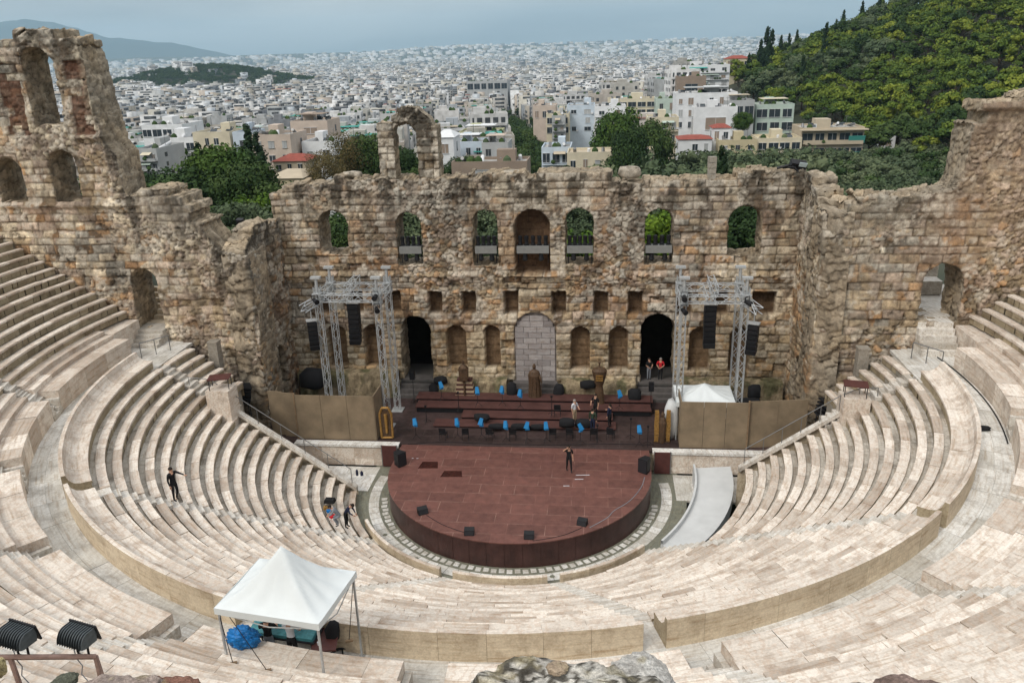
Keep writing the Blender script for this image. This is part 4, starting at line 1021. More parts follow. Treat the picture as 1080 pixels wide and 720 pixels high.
# music stands under blue covers
def stand(px, py, z, i, lab):
    p = on_stage(px, py, z); t = thing('music_stand', lab, 'music stand', (p[0], p[1], z), RND.uniform(-.5, .5), 'music stands under blue covers')
    mb = MB(); mb.tube((0, 0, .25), (0, 0, 1.05), .018); mb.build('pole', 'black', t)
    for k in range(3): mb = MB(); a = k*2.1; mb.tube((0, 0, .3), (.3*math.cos(a), .3*math.sin(a), .01), .013); mb.build('leg', 'black', t)
    mb = MB(); mb.box((0, -.03, 1.2), (.30, .12, .46), tilt=(-.35, RND.uniform(-.35, .35)), taper=.7); mb.box((.04, .02, 1.02), (.26, .14, .34), .5, tilt=(-.2, .2), taper=.6); mb.build('blue_cover', 'blue', t)
for i, (px, py, z, lab) in enumerate([(439, 462, 0, 'at the left end beside the truss leg'), (466, 422, .6, 'at the left end of the topmost riser'), (504, 428, .6, 'left of the brown statue on the topmost riser'), (530, 427, .6, 'just left of the brown statue'), (549, 431, .6, 'in front of the brown statue'), (483, 462, 0, 'first of the front row on the deck'), (508, 462, .0, 'second of the front row on the deck'),
        (534, 465, 0, 'third of the front row on the deck'), (556, 466, 0, 'fourth of the front row on the deck'), (576, 466, 0, 'fifth of the front row on the deck'), (612, 468, 0, 'sixth of the front row, right of the middle'), (653, 432, .6, 'right of the vase-headed figure'), (674, 470, 0, 'alone at the right beside the gold panel')]):
    stand(px, py, ZS+z, i, 'music stand with a blue cover ' + lab)
def plain_stand(px, py, z, h, lab, top=None):
    p = on_stage(px, py, z); t = thing('microphone_stand', lab, 'stand', (p[0], p[1], z), 0, 'black stands among the risers')
    mb = MB(); mb.tube((0, 0, 0), (0, 0, h), .022); mb.build('pole', 'black', t)
    mb = MB()
    for k in range(3): a = k*2.1+.4; mb.tube((0, 0, .25), (.32*math.cos(a), .32*math.sin(a), .01), .014)
    mb.build('base', 'black', t); mb = MB(); mb.box((0, -.03, h), (.14 if not top else .35, .14 if not top else .3, .1 if not top else .6)); mb.build('head', 'black', t)
for (px, py, z, h, lab, tp) in ((437, 424, 0, 2.1, 'black loudspeaker on a pole left of the risers', 1), (686, 436, 0, 2.0, 'black loudspeaker on a pole at the right end of the risers', 1), (450, 445, 0, 1.2, 'thin black stand left of the lowest riser', 0), (665, 462, 0, 1.4, 'thin black stand right of the lowest riser', 0), (683, 469, 0, 1.3, 'thin black stand beside the gold panel', 0),
        (484, 432, .45, 1.3, 'thin black stand on the third riser at left', 0), (582, 438, .45, 1.4, 'thin black stand on the third riser at the middle', 0), (630, 466, 0, 1.2, 'thin black stand in front of the crew', 0)):
    plain_stand(px, py, ZS+z, h, lab, tp)
def chair(px, py, z, rz, lab):
    p = on_stage(px, py, z); t = thing('chair', lab, 'chair', (p[0], p[1], z), rz, 'black orchestra chairs')
    mb = MB(); mb.box((0, 0, .45), (.46, .44, .06)); mb.build('seat', 'black', t); mb = MB(); mb.box((0, .22, .72), (.44, .05, .34), tilt=(-.15, 0)); mb.build('backrest', 'black', t)
    for a, b in ((-.2, -.2), (.2, -.2), (.2, .2), (-.2, .2)): mb = MB(); mb.tube((a, b, 0), (a, b, .45), .015); mb.build('leg', 'darkmetal', t)
ci = ['first', 'second', 'third', 'fourth', 'fifth', 'sixth', 'seventh', 'eighth']
for i, px in enumerate((468, 491, 517, 541, 583, 601, 626, 644)):
    chair(px, 463, ZS, PI+RND.uniform(-.3, .3), f'{ci[i]} black chair from the left in the front row on the deck')
chair(588, 438, ZS+.45, PI, 'black chair standing alone on the third riser')
def lump(px, py, z, s, lab, seed, name='equipment_bag', cat='bag', col='blackcloth', grp='black covered gear'):
    p = on_stage(px, py, z); o = rock(name, (p[0], p[1], z+s[2]*.36), s, seed, mat=MAT[col], blocky=.6, n=2); tag(o, lab, cat, grp); return o
for i, (px, py, z, s, lab) in enumerate([(508, 443, ZS+.3, (1.2, .7, .6), 'black covered gear at the left end of the second riser'), (524, 452, ZS+.15, (1.3, .5, .45), 'black covered gear at the left of the lowest riser'), (549, 452, ZS+.15, (1.4, .5, .45), 'black covered gear left of the middle of the lowest riser'), (568, 452, ZS+.15, (1.3, .5, .4), 'black covered gear at the middle of the lowest riser'),
        (598, 449, ZS+.3, (1.2, .7, .7), 'black covered drum by the man in the white shirt'), (617, 450, ZS+.15, (1.4, .7, .7), 'black covered gear left of the man in dark green'), (459, 418, ZS, (1.0, .8, 1.3), 'black covered instrument at the left end by the doorway'), (465, 404, ZS+1.2, (1.1, .6, .7), 'black bag on the rubble ledge right of the left doorway'),
        (589, 421, ZS+.15, (.9, .7, 1.5), 'black covered case right of the brown statue'), (540, 419, ZS+.3, (.8, .7, 1.5), 'black covered case left of the brown statue'), (620, 409, ZS+1.2, (1.3, .6, .7), 'black bag on the ledge beside the vase-headed figure'), (669, 424, ZS+.3, (1.0, .8, 1.3), 'black covered case left of the right doorway'),
        (795, 420, ZS+1.5, (1.0, .7, 1.3), 'black case on the ledge right of the right rig'), (784, 427, ZS+1.5, (2.4, .8, .6), 'long black case on the ledge behind the white tent'), (331, 408, ZS+1.4, (2.2, 1.2, 1.8), 'dark round covered object on the ledge behind the left rig')]):
    lump(px, py, z, s, lab, 70+i)
# sculpted stage props
def figure_statue(px, py, z, lab):
    p = on_stage(px, py, z); t = thing('robed_statue', lab, 'statue', (p[0], p[1], z)); t.scale = (.68, .75, .92)
    mb = MB(); mb.lathe((0, 0, 0), [(.72, 0), (.66, .3), (.58, 1.0), (.62, 1.5), (.66, 1.85), (.5, 2.15), (.2, 2.3), (.14, 2.36)], 14, sy=.65)
    for k in range(9): a = k*.7; mb.tube((.64*math.cos(a), .42*math.sin(a), 0), (.5*math.cos(a+.2), .36*math.sin(a+.2), 1.9), .09, .05, 5)
    mb.build('robe', 'bronze', t); mb = MB(); mb.lathe((0, 0, 2.3), [(.1, 0), (.17, .12), (.18, .25), (.13, .4), (.05, .46)], 10); mb.build('head', 'bronze', t)
    mb = MB(); mb.tube((.5, -.1, 1.9), (.78, -.35, 1.35), .13, .09); mb.tube((.78, -.35, 1.35), (.7, -.5, 1.75), .08, .06); mb.tube((.75, -.45, .3), (.8, -.45, 2.3), .03); mb.build('arm', 'bronze', t)
figure_statue(564, 419, ZS+.5, 'large brown robed statue in front of the blocked central arch')
p = on_stage(632, 424, ZS+.5); t = thing('vase_headed_figure', 'tall brown totem with a vase-shaped upper body and small spike', 'statue', (p[0], p[1], ZS+.4)); t.scale = (.78, .8, .86)
mb = MB(); mb.lathe((0, 0, 0), [(.5, 0), (.42, .5), (.36, 1.2), (.3, 1.5)], 12, sy=.7); mb.build('skirt', 'bronze', t)
mb = MB(); mb.lathe((0, 0, 1.5), [(.28, 0), (.42, .35), (.62, 1.1), (.66, 1.35), (.5, 1.55), (.12, 1.62), (.07, 1.7), (.08, 1.95), (.15, 2.05), (.04, 2.12)], 14, sy=.7); mb.build('vase_body', 'bronze', t)
mb = MB()
for k in range(3): mb.box((0, -.40-.03*k, 2.15+.2*k), (.62, .05, .1))
mb.build('gilt_band', 'gold', t)
p = on_stage(491, 420, ZS+.3); t = thing('lantern_totem', 'brown lantern-headed totem standing before a red and white striped cloth', 'statue', (p[0], p[1], ZS+.3))
mb = MB(); 
for k in range(9): mb.m = k % 2; mb.box((0, .1, .17*k+.08), (1.45-.05*k, .5, .165))
mb.build('striped_cloth', ['riserdeck', 'beige'], t)
mb = MB(); mb.tube((0, -.2, .0), (0, -.2, 1.5), .07); mb.box((0, -.2, 1.95), (.55, .4, .9), taper=1.2); mb.lathe((0, -.2, 2.4), [(.33, 0), (.3, .1), (.08, .3), (.05, .6)], 8); mb.build('lantern', 'bronze', t)
def gold_panel(px, py, lab, var):
    p = on_stage(px, py); t = thing('gold_panel', lab, 'stage prop', (p[0], p[1], ZS), .1); t.scale = (.85, .85, .88)
    if var:
        mb = MB(); mb.prism([(-.6, -.1), (.6, -.1), (.6, .1), (-.6, .1)], 0, .1); mb.build('base', 'bronze', t)
        for s_ in (-1, 1):
            mb = MB()
            for k in range(9): mb.box((s_*.42, 0, .2+.27*k), (.36-.02*abs(k-4), .16, .25), .0, tilt=(0, s_*.03*(k-4)))
            mb.build('gilt_wing', 'gold', t)
        mb = MB(); mb.lathe((0, -.05, 0), [(.2, 0), (.25, .8), (.3, 1.6), (.2, 1.9), (.12, 2.0), (.16, 2.2), (.05, 2.4)], 10); mb.build('dark_figure', 'bronze', t)
    else:
        mb = MB(); mb.box((0, 0, 1.15), (.66, .1, 2.3)); mb.build('backing', 'bronze', t)
        mb = MB(); mb.path([(-.42, -.08, .1), (-.45, -.08, 2.0), (-.25, -.08, 2.5), (.25, -.08, 2.5), (.45, -.08, 2.0), (.42, -.08, .1), (-.42, -.08, .1)], .09, 6); mb.build('gilt_frame', 'gold', t)
        mb = MB(); mb.tube((0, -.1, .5), (0, -.1, 2.0), .1, .14); mb.build('gilt_relief', 'gold', t)
gold_panel(409, 462, 'gilded arched panel standing beside the left truss leg', 0); gold_panel(698, 466, 'gilded ribbed figure standing by the right tan screen', 1)
o = lump(707, 460, ZS, (1.0, 1.3, 3.2), 'crumpled clear plastic sheet hanging by the right tan screen', 99, 'plastic_sheet', 'plastic sheet', 'greyconc', None)
# white tent behind the right screen, tables with railings behind
def canopy(t, w_, d_, z1, zp, val, mat='white_fabric'):
    nn = 30; P = []; idx = {}
    for j in range(nn+1):
        for i in range(nn+1):
            x = -1+2*i/nn; y = -1+2*j/nn; r = max(abs(x), abs(y)); k = (1-r)
            z = z1+(zp-z1)*(k**1.6) + .035*math.sin(x*9+y*5)*math.sin(y*8)*(1-r)*4*r*.6
            rid = 1-abs(abs(x)-abs(y)); z += .05*max(0, rid-.8)*5*r*(1-r)
            z -= .05*(1-abs(x))*(r > .99)*(abs(y) > .99)+.05*(1-abs(y))*(abs(x) > .99); z += .03*math.sin(6*math.atan2(y, x)*2)*(1-r)*r*4; P.append((x*w_/2, y*d_/2, z))
    mb = MB(); k0 = mb.v(P)
    for j in range(nn):
        for i in range(nn): a = k0+j*(nn+1)+i; mb.f((a, a+1, a+nn+2, a+nn+1))
    o = mb.build('canopy', mat, t, smooth=True)
    mb = MB()
    for (xa, ya, xb, yb) in ((-1, -1, 1, -1), (1, -1, 1, 1), (1, 1, -1, 1), (-1, 1, -1, -1)):
        m_ = 10
        for i in range(m_):
            u0, u1 = i/m_, (i+1)/m_
            q = []
            for u_, top_ in ((u0, 0), (u1, 0), (u1, 1), (u0, 1)):
                x = (xa+(xb-xa)*u_)*w_/2*1.004; y = (ya+(yb-ya)*u_)*d_/2*1.004
                q.append((x, y, z1+.0 if top_ else z1-val-.02*math.sin(u_*7)))
            mb.poly(q)
    mb.build('valance', mat, t)
t = thing('party_tent', 'small white tent standing behind the right tan screen', 'tent', (11.3, 5.6, ZS)); canopy(t, 3.6, 2.8, 2.6, 3.35, .3)
for a, b in ((-1.75, -1.35), (1.75, -1.35), (1.75, 1.35), (-1.75, 1.35)): mb = MB(); mb.tube((a, b, 0), (a, b, 2.6), .04); mb.build('leg', 'alu', t)
mb = MB(); mb.path([(-1.7, -1.38, .9), (1.7, -1.38, .9)], .03); mb.build('crossbar', 'wood', t)
# dark red tables on both landings, black chair stacks
for (px, py, lab, rz) in ((231, 397, 'dark red table top on the left landing by the handrail', .25), (903, 404, 'dark red table top on the right landing by the handrail', -.2)):
    p = at(px, py, 2, 7.4); t = thing('table', lab, 'table', (p[0], p[1], 6.7), rz, 'dark red tables on the landings')
    mb = MB(); mb.box((0, 0, .66), (1.25, .9, .06)); mb.build('tabletop', 'redbrown', t)
    for a, b in ((-.55, -.4), (.55, -.4), (.55, .4), (-.55, .4)): mb = MB(); mb.tube((a, b, 0), (a, b, .65), .025); mb.build('leg', 'darkmetal', t)
    sd = -1 if px < 500 else 1
    mb = MB(); mb.t = .5; mb.box((0, 0, -3.3), (1.4, 1.2, 6.6)); o = mb.build('landing_slab', 'seat'); o.location = (p[0], p[1], 6.69); tag(o, 'stone landing under the ' + ('left' if sd < 0 else 'right') + ' dark red table', 'landing')
for (px, py, lab) in ((252, 412, 'stack of black folded chairs below the left landing'), (873, 428, 'stack of black folded chairs below the right landing')):
    p = at(px, py, 1, 4.0); t = thing('chair_stack', lab, 'chair stack', (p[0], 4.0, p[2]-.9), .3)
    for k in range(5): mb = MB(); mb.box((.04*k, 0, .25+.24*k), (1.3, .8, .1), .06*k, tilt=(.15, .2)); mb.build('folded_chair', 'black', t)
    mb = MB()
    for a, b in ((-.5, -.3), (.5, -.3), (.5, .3), (-.5, .3)): mb.tube((a, b, -2.2), (a, b, .3), .03)
    mb.build('rack', 'darkmetal', t)

# cables lying on the stage
def cable(pts, lab, mat='black', r=.016, z=ZS+.012):
    P = [Vector((*at(px, py, 2, z)[:2], z)) for px, py in pts]; Q = []
    for i in range(len(P)-1):
        a = P[max(0, i-1)]; b_ = P[i]; c = P[i+1]; d = P[min(len(P)-1, i+2)]
        for k in range(6):
            t_ = k/6; Q.append(.5*((2*b_)+(c-a)*t_+(2*a-5*b_+4*c-d)*t_*t_+(3*b_-a-3*c+d)*t_**3))
    Q.append(P[-1]); mb = MB(); mb.path(Q, r, 5, None); tag(mb.build('cable', mat), lab, 'cable')
cable([(680, 503), (676, 514), (664, 528), (648, 538), (640, 546), (622, 556)], 'grey cable curving over the red stage to the right front monitor', 'greycloth', .02)
cable([(614, 556), (600, 562), (586, 566), (562, 570)], 'black cable between the two right front monitors')
cable([(450, 543), (465, 552), (480, 558), (493, 562)], 'black cable between the two left front monitors')
cable([(430, 468), (470, 466), (520, 468), (580, 469), (640, 468), (690, 469)], 'long black cable along the front of the dark deck')
# ------------------------------------------------------------------ people
def person(name, label, loc, rz, pose, cols, h=1.75, hair='hair', group=None):
    """one continuous skinned body; pose = dict of joint positions in units of body height"""
    J = dict(pelvis=(0, 0, .53), waist=(0, 0, .62), chest=(0, 0, .74), neck=(0, 0, .83), skull=(0, -.004, .885), crown=(0, -.002, .95),
             shL=(-.105, 0, .805), elL=(-.135, .01, .63), wrL=(-.135, -.03, .49), shR=(.105, 0, .805), elR=(.135, .01, .63), wrR=(.135, -.03, .49),
             hiL=(-.052, 0, .51), knL=(-.055, -.01, .28), anL=(-.055, .01, .045), toL=(-.06, -.085, .018), hiR=(.052, 0, .51), knR=(.055, -.01, .28), anR=(.055, .01, .045), toR=(.06, -.085, .018))
    J.update(pose)
    Rr = dict(pelvis=.078, waist=.072, chest=.085, neck=.032, skull=.052, crown=.038, shL=.042, elL=.027, wrL=.018, shR=.042, elR=.027, wrR=.018, hiL=.055, knL=.036, anL=.024, toL=.020, hiR=.055, knR=.036, anR=.024, toR=.020)
    names_ = list(J); ix = {k: i for i, k in enumerate(names_)}
    E_ = [('pelvis', 'waist'), ('waist', 'chest'), ('chest', 'neck'), ('neck', 'skull'), ('skull', 'crown'), ('chest', 'shL'), ('shL', 'elL'), ('elL', 'wrL'), ('chest', 'shR'), ('shR', 'elR'), ('elR', 'wrR'),
          ('pelvis', 'hiL'), ('hiL', 'knL'), ('knL', 'anL'), ('anL', 'toL'), ('pelvis', 'hiR'), ('hiR', 'knR'), ('knR', 'anR'), ('anR', 'toR')]
    me = bpy.data.meshes.new('tmp'); me.from_pydata([tuple(c*h for c in J[k]) for k in names_], [(ix[a], ix[b]) for a, b in E_], [])
    o = bpy.data.objects.new('tmp', me); COL.objects.link(o)
    mod = o.modifiers.new('s', 'SKIN'); sv = me.skin_vertices[0].data
    for i, k in enumerate(names_): sv[i].radius = (Rr[k]*h, Rr[k]*h*(.72 if k in ('pelvis', 'waist', 'chest') else 1)); sv[i].use_root = (k == 'pelvis')
    o.modifiers.new('u', 'SUBSURF').levels = 1
    dg = bpy.context.evaluated_depsgraph_get(); ev = o.evaluated_get(dg); m2 = bpy.data.meshes.new_from_object(ev)
    bpy.data.objects.remove(o)
    V = np.array([v.co[:] for v in m2.vertices])/h; F = [tuple(p.vertices) for p in m2.polygons]
    segs = [(J[a], J[b], a, b) for a, b in E_]
    def lab_(p):
        best = None; bd = 9
        for a, b, na, nb in segs:
            a = np.array(a); b = np.array(b); t_ = np.clip(np.dot(p-a, b-a)/max(1e-9, np.dot(b-a, b-a)), 0, 1); d = np.linalg.norm(a+(b-a)*t_-p)
            if d < bd: bd = d; best = (na, nb, t_)
        return best
    mb = MB(); mb.V = [tuple(v*h) for v in V]
    sl = cols.get('sleeve', 1.0)
    for f_ in F:
        p = V[list(f_)].mean(0); a, b, t_ = lab_(p)
        if b in ('skull', 'crown') or (b == 'neck' and t_ > .55): m = 0
        elif b[:2] == 'el': m = 1 if t_ < sl*2 else 0
        elif b[:2] == 'wr': m = 1 if sl > .9 and t_ < .93 else 0
        elif b[:2] in ('kn', 'an', 'hi') or a == 'pelvis' and b != 'waist': m = 2
        elif b[:2] == 'to': m = 3
        elif a == 'pelvis': m = 2 if t_ < .45 else 1
        else: m = 1
        mb.m = m; mb.F.append(f_); mb.M.append(m); mb.T.append(.5)
    # hands: palm with four fingers and a thumb; face: nose, eyes, mouth, ears
    for s_ in 'LR':
        el = Vector(J['el'+s_]); wr = Vector(J['wr'+s_]); d = (wr-el).normalized(); q = d.to_track_quat('Z', 'Y')
        side = 1 if s_ == 'L' else -1
        def H(x, y, z): return (wr+q @ Vector((x, y, z)))*h
        mb.m = 0; mb.tube(H(0, 0, 0), H(0, 0, .05), .017*h, .02*h, 6)
        for k, L_ in enumerate((.040, .046, .043, .034)):
            x = -.018+.012*k; mb.tube(H(x, 0, .045), H(x*1.1, .006, .045+L_*.55), .0062*h, .0056*h, 5); mb.tube(H(x*1.1, .006, .045+L_*.55), H(x*1.1, .018, .045+L_), .0056*h, .0045*h, 5)
        mb.tube(H(side*.018, 0, .015), H(side*.036, .008, .045), .007*h, .005*h, 5)
    sk = Vector(J['skull']); cr = Vector(J['crown']); up_ = (cr-sk).normalized(); fw_ = Vector(pose.get('face', (0, -1, 0))).normalized(); fw_ = (fw_-up_*fw_.dot(up_)).normalized(); sx_ = up_.cross(fw_)
    c = sk+up_*.02
    def Fp(x, y, z): return (c+sx_*x+fw_*y+up_*z)*h
    mb.tube(Fp(0, .048, .012), Fp(0, .062, -.006), .004*h, .008*h, 5); mb.tube(Fp(-.016, .05, -.022), Fp(.016, .05, -.022), .003*h, .003*h, 4)
    for s_ in (-1, 1): mb.tube(Fp(s_*.05, 0, -.01), Fp(s_*.054, -.004, .015), .01*h, .011*h, 5)
    mb.m = 4
    for s_ in (-1, 1): mb.tube(Fp(s_*.02, .049, .012), Fp(s_*.02, .052, .012), .006*h, .004*h, 5)
    body = mb.build(name, ['skin', cols['top'], cols['legs'], cols.get('shoes', 'black'), 'hair'], None, smooth=True)
    hm = MB(); hm.X = Matrix.Identity(4)
    n = 10; prf = [(.054, -.005), (.058, .02), (.052, .045), (.034, .064), (.01, .072)]
    for r_, z_ in prf: pass
    P = []
    for r_, z_ in prf:
        for i in range(n):
            a = 2*PI*i/n; v_ = (c+sx_*(r_*math.cos(a)*.95)+fw_*(r_*math.sin(a)*1.05-.010)+up_*(z_+(.012 if math.sin(a) > .3 else -.015)*(1 if z_ < .03 else 0)))*h; P.append(v_)
    k = hm.v(P)
    for j in range(len(prf)-1):
        for i in range(n): i2 = (i+1) % n; hm.f((k+j*n+i, k+j*n+i2, k+(j+1)*n+i2, k+(j+1)*n+i))
    hm.f([k+(len(prf)-1)*n+i for i in range(n)])
    hm.build('hair', hair, body, smooth=True)
    body.location = loc; body.rotation_euler = (0, 0, rz); tag(body, label, 'person', group)
    return body
st = dict(); 
p = on_stage(600, 497); person('person', 'man in black walking on the red stage with one hand raised to his head', (p[0], p[1], ZS+.005), .3,
    dict(elL=(-.20, -.02, .80), wrL=(-.09, -.07, .90), knR=(.06, -.07, .29), anR=(.06, -.10, .05), toR=(.06, -.18, .03), knL=(-.05, .03, .28), anL=(-.05, .10, .06), toL=(-.05, .03, .02)), dict(top='blackcloth', legs='blackcloth', sleeve=.45))
p = on_cone(186, 527, 22.0, 7.95, .6); person('person', 'bearded man in black on the left seats stretching out one arm', (p[0], p[1], p[2]-.02), 1.2,
    dict(elR=(.10, -.20, .80), wrR=(.11, -.35, .78), shR=(.1, -.02, .81), knR=(.06, -.04, .28), anR=(.06, .05, .04), toR=(.06, -.03, .01)), dict(top='blackcloth', legs='blackcloth'))
p = on_cone(366, 556, 22.0, 7.9, .6); person('person', 'crew member in dark blue bending over on the lower left seats', (p[0], p[1], p[2]), 1.4,
    dict(waist=(0, -.05, .61), chest=(0, -.13, .70), neck=(0, -.2, .76), skull=(0, -.25, .79), crown=(0, -.30, .83), shL=(-.1, -.15, .74), shR=(.1, -.15, .74), elL=(-.12, -.22, .60), wrL=(-.08, -.30, .52), elR=(.12, -.22, .60), wrR=(.08, -.30, .5)), dict(top='navy', legs='blackcloth'))
p = on_cone(357, 554, 22.0, 7.9, .6); person('person', 'crew member in grey crouching over bags on the lower left seats', (p[0], p[1], p[2]), -1.3,
    dict(pelvis=(0, .06, .38), hiL=(-.05, .06, .36), hiR=(.05, .06, .36), waist=(0, .0, .45), chest=(0, -.08, .54), neck=(0, -.15, .61), skull=(0, -.19, .655), crown=(0, -.22, .71), shL=(-.1, -.09, .59), shR=(.1, -.09, .59), elL=(-.12, -.17, .47), wrL=(-.06, -.25, .4), elR=(.12, -.17, .47), wrR=(.06, -.25, .4),
         knL=(-.07, -.12, .29), knR=(.07, -.12, .29)), dict(top='greycloth', legs='greycloth'))
p = on_stage(606, 446, ZS+.3); person('person', 'man in a white shirt and beige trousers on the board risers', (p[0], p[1], ZS+.3), .8, dict(elR=(.14, -.03, .66), wrR=(.08, -.16, .63)), dict(top='whitecloth', legs='beige', shoes='whitecloth', sleeve=.45), hair='greyhair')
p = on_stage(628, 440, ZS+.3); person('person', 'person in dark clothes leaning near the vase-headed figure', (p[0], p[1], ZS+.3), -.6, dict(elL=(-.16, -.05, .66), wrL=(-.1, -.16, .60)), dict(top='blackcloth', legs='blackcloth', sleeve=.4))
p = on_stage(625, 458, ZS); person('person', 'person in a dark green jacket and blue jeans seen from behind on the lowest riser', (p[0], p[1], ZS+.15), 2.7, dict(), dict(top='green', legs='navy', shoes='whitecloth'))
p = on_stage(643, 453, ZS); person('person', 'man in a dark blue jacket and cap standing right of the green jacket', (p[0], p[1], ZS+.15), -2.2, dict(elL=(-.15, -.08, .68), wrL=(-.08, -.17, .66)), dict(top='navy', legs='blackcloth'))
for (px, lab, top_, legs, hr, rz) in ((684, 'man in a black shirt and grey trousers at the right doorway', 'blackcloth', 'greycloth', 'hair', .5), (696, 'man in a red polo shirt at the right doorway', 'red', 'blackcloth', 'greyhair', -.2)):
    p = at(px, 404, 1, YW+.7); person('person', lab, (p[0], YW+.7, ZS+1.01), rz, dict(elR=(.15, -.02, .66), wrR=(.06, -.12, .60), elL=(-.15, -.02, .66), wrL=(-.07, -.1, .58)), dict(top=top_, legs=legs, sleeve=.45), hair=hr)
# ------------------------------------------------------------------ white canopy in front with its crew
TC = at(296, 622, 2, 10.7); TX, TY = -4.05, -23.98
t = thing('canopy_tent', 'white pop-up canopy standing over the sound desk among the seats', 'tent', (TX, TY, WALKZ), -.14)
ctop = 10.62-WALKZ; canopy(t, 3.2, 2.4, ctop, ctop+1.45, .2)
for (a, b, zb) in ((-1.52, -1.13, 1.21), (1.52, -1.13, 1.21), (1.52, 1.13, 0.0), (-1.52, 1.13, 0.0)):
    mb = MB(); mb.box((a, b, (ctop-.05+zb)/2), (.055, .055, ctop-.05-zb)); mb.box((a, b, zb+.02), (.14, .14, .03)); mb.build('leg', 'alu', t)
mb = MB(); mb.path([(-1.5, -1.1, ctop-.25), (0, -1.1, ctop-.45), (1.5, -1.1, ctop-.25)], .018); mb.path([(1.5, -1.1, ctop-.25), (1.5, 0, ctop-.6), (1.5, 1.1, ctop-.25)], .018); mb.build('scissor_frame', 'alu', t)
Rz = Matrix.Rotation(-.14, 3, 'Z')
def tent_pt(a, b, z): v_ = Rz @ Vector((a, b, 0)); return (TX+v_.x, TY+v_.y, z)
for i, (a, b, c_, d_, z2) in enumerate(((-1.52, -1.13, -1.1, -1.45, 9.02), (-1.2, -1.13, .0, -1.5, 9.02), (1.52, 1.1, 1.55, .4, 8.75))):
    g = thing('guy_rope', ['guy rope from the front left canopy leg', 'guy rope under the front canopy edge', 'strap hanging on the back right canopy leg'][i], 'rope', (0, 0, 0)); mb = MB(); mb.tube(tent_pt(a, b, 10.35), tent_pt(c_, d_, z2), .012, n=4); mb.build('cord', 'black', g)
    mb = MB(); q = tent_pt(c_, d_, z2); mb.box(q, (.22, .08, .07), .4); mb.build('weight', 'wood', g)
st_ = dict(elL=(-.15, -.06, .68), wrL=(-.10, -.2, .64), elR=(.15, -.06, .68), wrR=(.10, -.2, .64))
p = at(283, 671, 2, 8.5); person('person', 'person in a black top and grey jeans under the white canopy, seen from behind', (p[0], p[1], WALKZ), PI+.1, dict(st_), dict(top='blackcloth', legs='greycloth', sleeve=.45))
p = at(307, 672, 2, 8.5); person('person', 'person in a white t-shirt and black trousers under the white canopy', (p[0], p[1], WALKZ), PI-.1, dict(st_), dict(top='whitecloth', legs='blackcloth', sleeve=.4))
p = at(300, 663, 2, 8.5); q = thing('sound_desk', 'long teal mixing desk on a table under the white canopy', 'mixing desk', (p[0], p[1], WALKZ), -.1)
mb = MB(); mb.box((0, 0, .95), (2.1, .6, .14), tilt=(.18, 0)); mb.build('console', 'teal', q); mb = MB(); mb.box((0, .28, 1.12), (1.9, .07, .26), tilt=(-.2, 0)); mb.build('meter_bridge', 'black', q)
mb = MB(); mb.box((0, 0, .82), (2.2, .66, .05))
for a, b in ((-1, -.28), (1, -.28), (1, .28), (-1, .28)): mb.tube((a, b, 0), (a, b, .82), .03)
mb.build('table_frame', 'darkmetal', q)
p = at(343, 672, 2, 8.35); q = thing('side_table', 'dark red table with a paper cup at the right under the canopy', 'table', (p[0], p[1], WALKZ), .2)
mb = MB(); mb.box((0, 0, .75), (.75, 1.1, .05)); mb.build('tabletop', 'redbrown', q)
for a, b in ((-.3, -.5), (.3, -.5), (.3, .5), (-.3, .5)): mb = MB(); mb.tube((a, b, 0), (a, b, .75), .02); mb.build('leg', 'darkmetal', q)
q2 = thing('paper_cup', 'white paper cup on the dark red table', 'cup', (p[0]-.1, p[1]-.3, WALKZ+.776)); mb = MB(); mb.lathe((0, 0, 0), [(.035, 0), (.045, .11)], 10); mb.build('cup', 'whitecloth', q2)
o = lump(352, 674, 8.1, (.45, .6, .8), 'black jacket hung over the end of the dark red table', 121, 'jacket', 'jacket', 'blackcloth', None)
p = at(258, 679, 2, 8.76); o = rock('tarp', (p[0], p[1], 9.0), (1.0, .6, .7), 122, mat=MAT['bluetarp'], n=5, blocky=.1, freq=6.5); tag(o, 'crumpled bright blue tarp beside the person in black', 'tarp')
p = at(371, 685, 2, 7.6); mb = MB()
for a in range(5): mb.tube((0, 0, .1), (.45*math.cos(a*1.25), .35*math.sin(a*1.25), .02), .025); 
mb.tube((-.5, -.1, .06), (.6, .1, .1), .035); o = mb.build('folded_stand', 'black'); o.location = (p[0]-.3, p[1], WALKZ+.01); tag(o, 'black folded stand lying by the back canopy leg', 'stand')
# small things on the seats
o = lump(1036, 453, WALKZ, (.8, .42, .25), 'black bag lying on the right curved walkway', 131, 'bag', 'bag', 'blackcloth', None)
mb = MB(); P = [(24.35*math.cos(D2(a)), 24.35*math.sin(D2(a)), WALKZ+.035) for a in np.linspace(8, -18, 30)]; mb.path(P, .035)
tag(mb.build('cable', 'black'), 'thick black cable running along the right curved walkway', 'cable')
cl_ = [('blackcloth', (348, 529), .5, 'small black bag on the lower left seats'), ('gold', (345, 536), .35, 'small yellow toolbox on the lower left seats'), ('bluetarp', (348, 539), .3, 'small blue folder on the lower left seats'), ('red', (351, 545), .28, 'small red box on the lower left seats')]
for i, (m_, px, s_, lab) in enumerate(cl_):
    p = on_cone(px[0], px[1], 22, 7.9, .6); q = thing('tool_bag', lab, 'bag', (p[0], p[1], p[2])); mb = MB(); mb.box((0, 0, s_*.2), (s_*1.2, s_*.8, s_*.4), .3*i, taper=.85); mb.build('bag_body', m_, q); mb = MB(); mb.path([(-s_*.25, 0, s_*.4), (-s_*.15, 0, s_*.58), (s_*.15, 0, s_*.58), (s_*.25, 0, s_*.4)], .015); mb.build('handle', 'black', q)
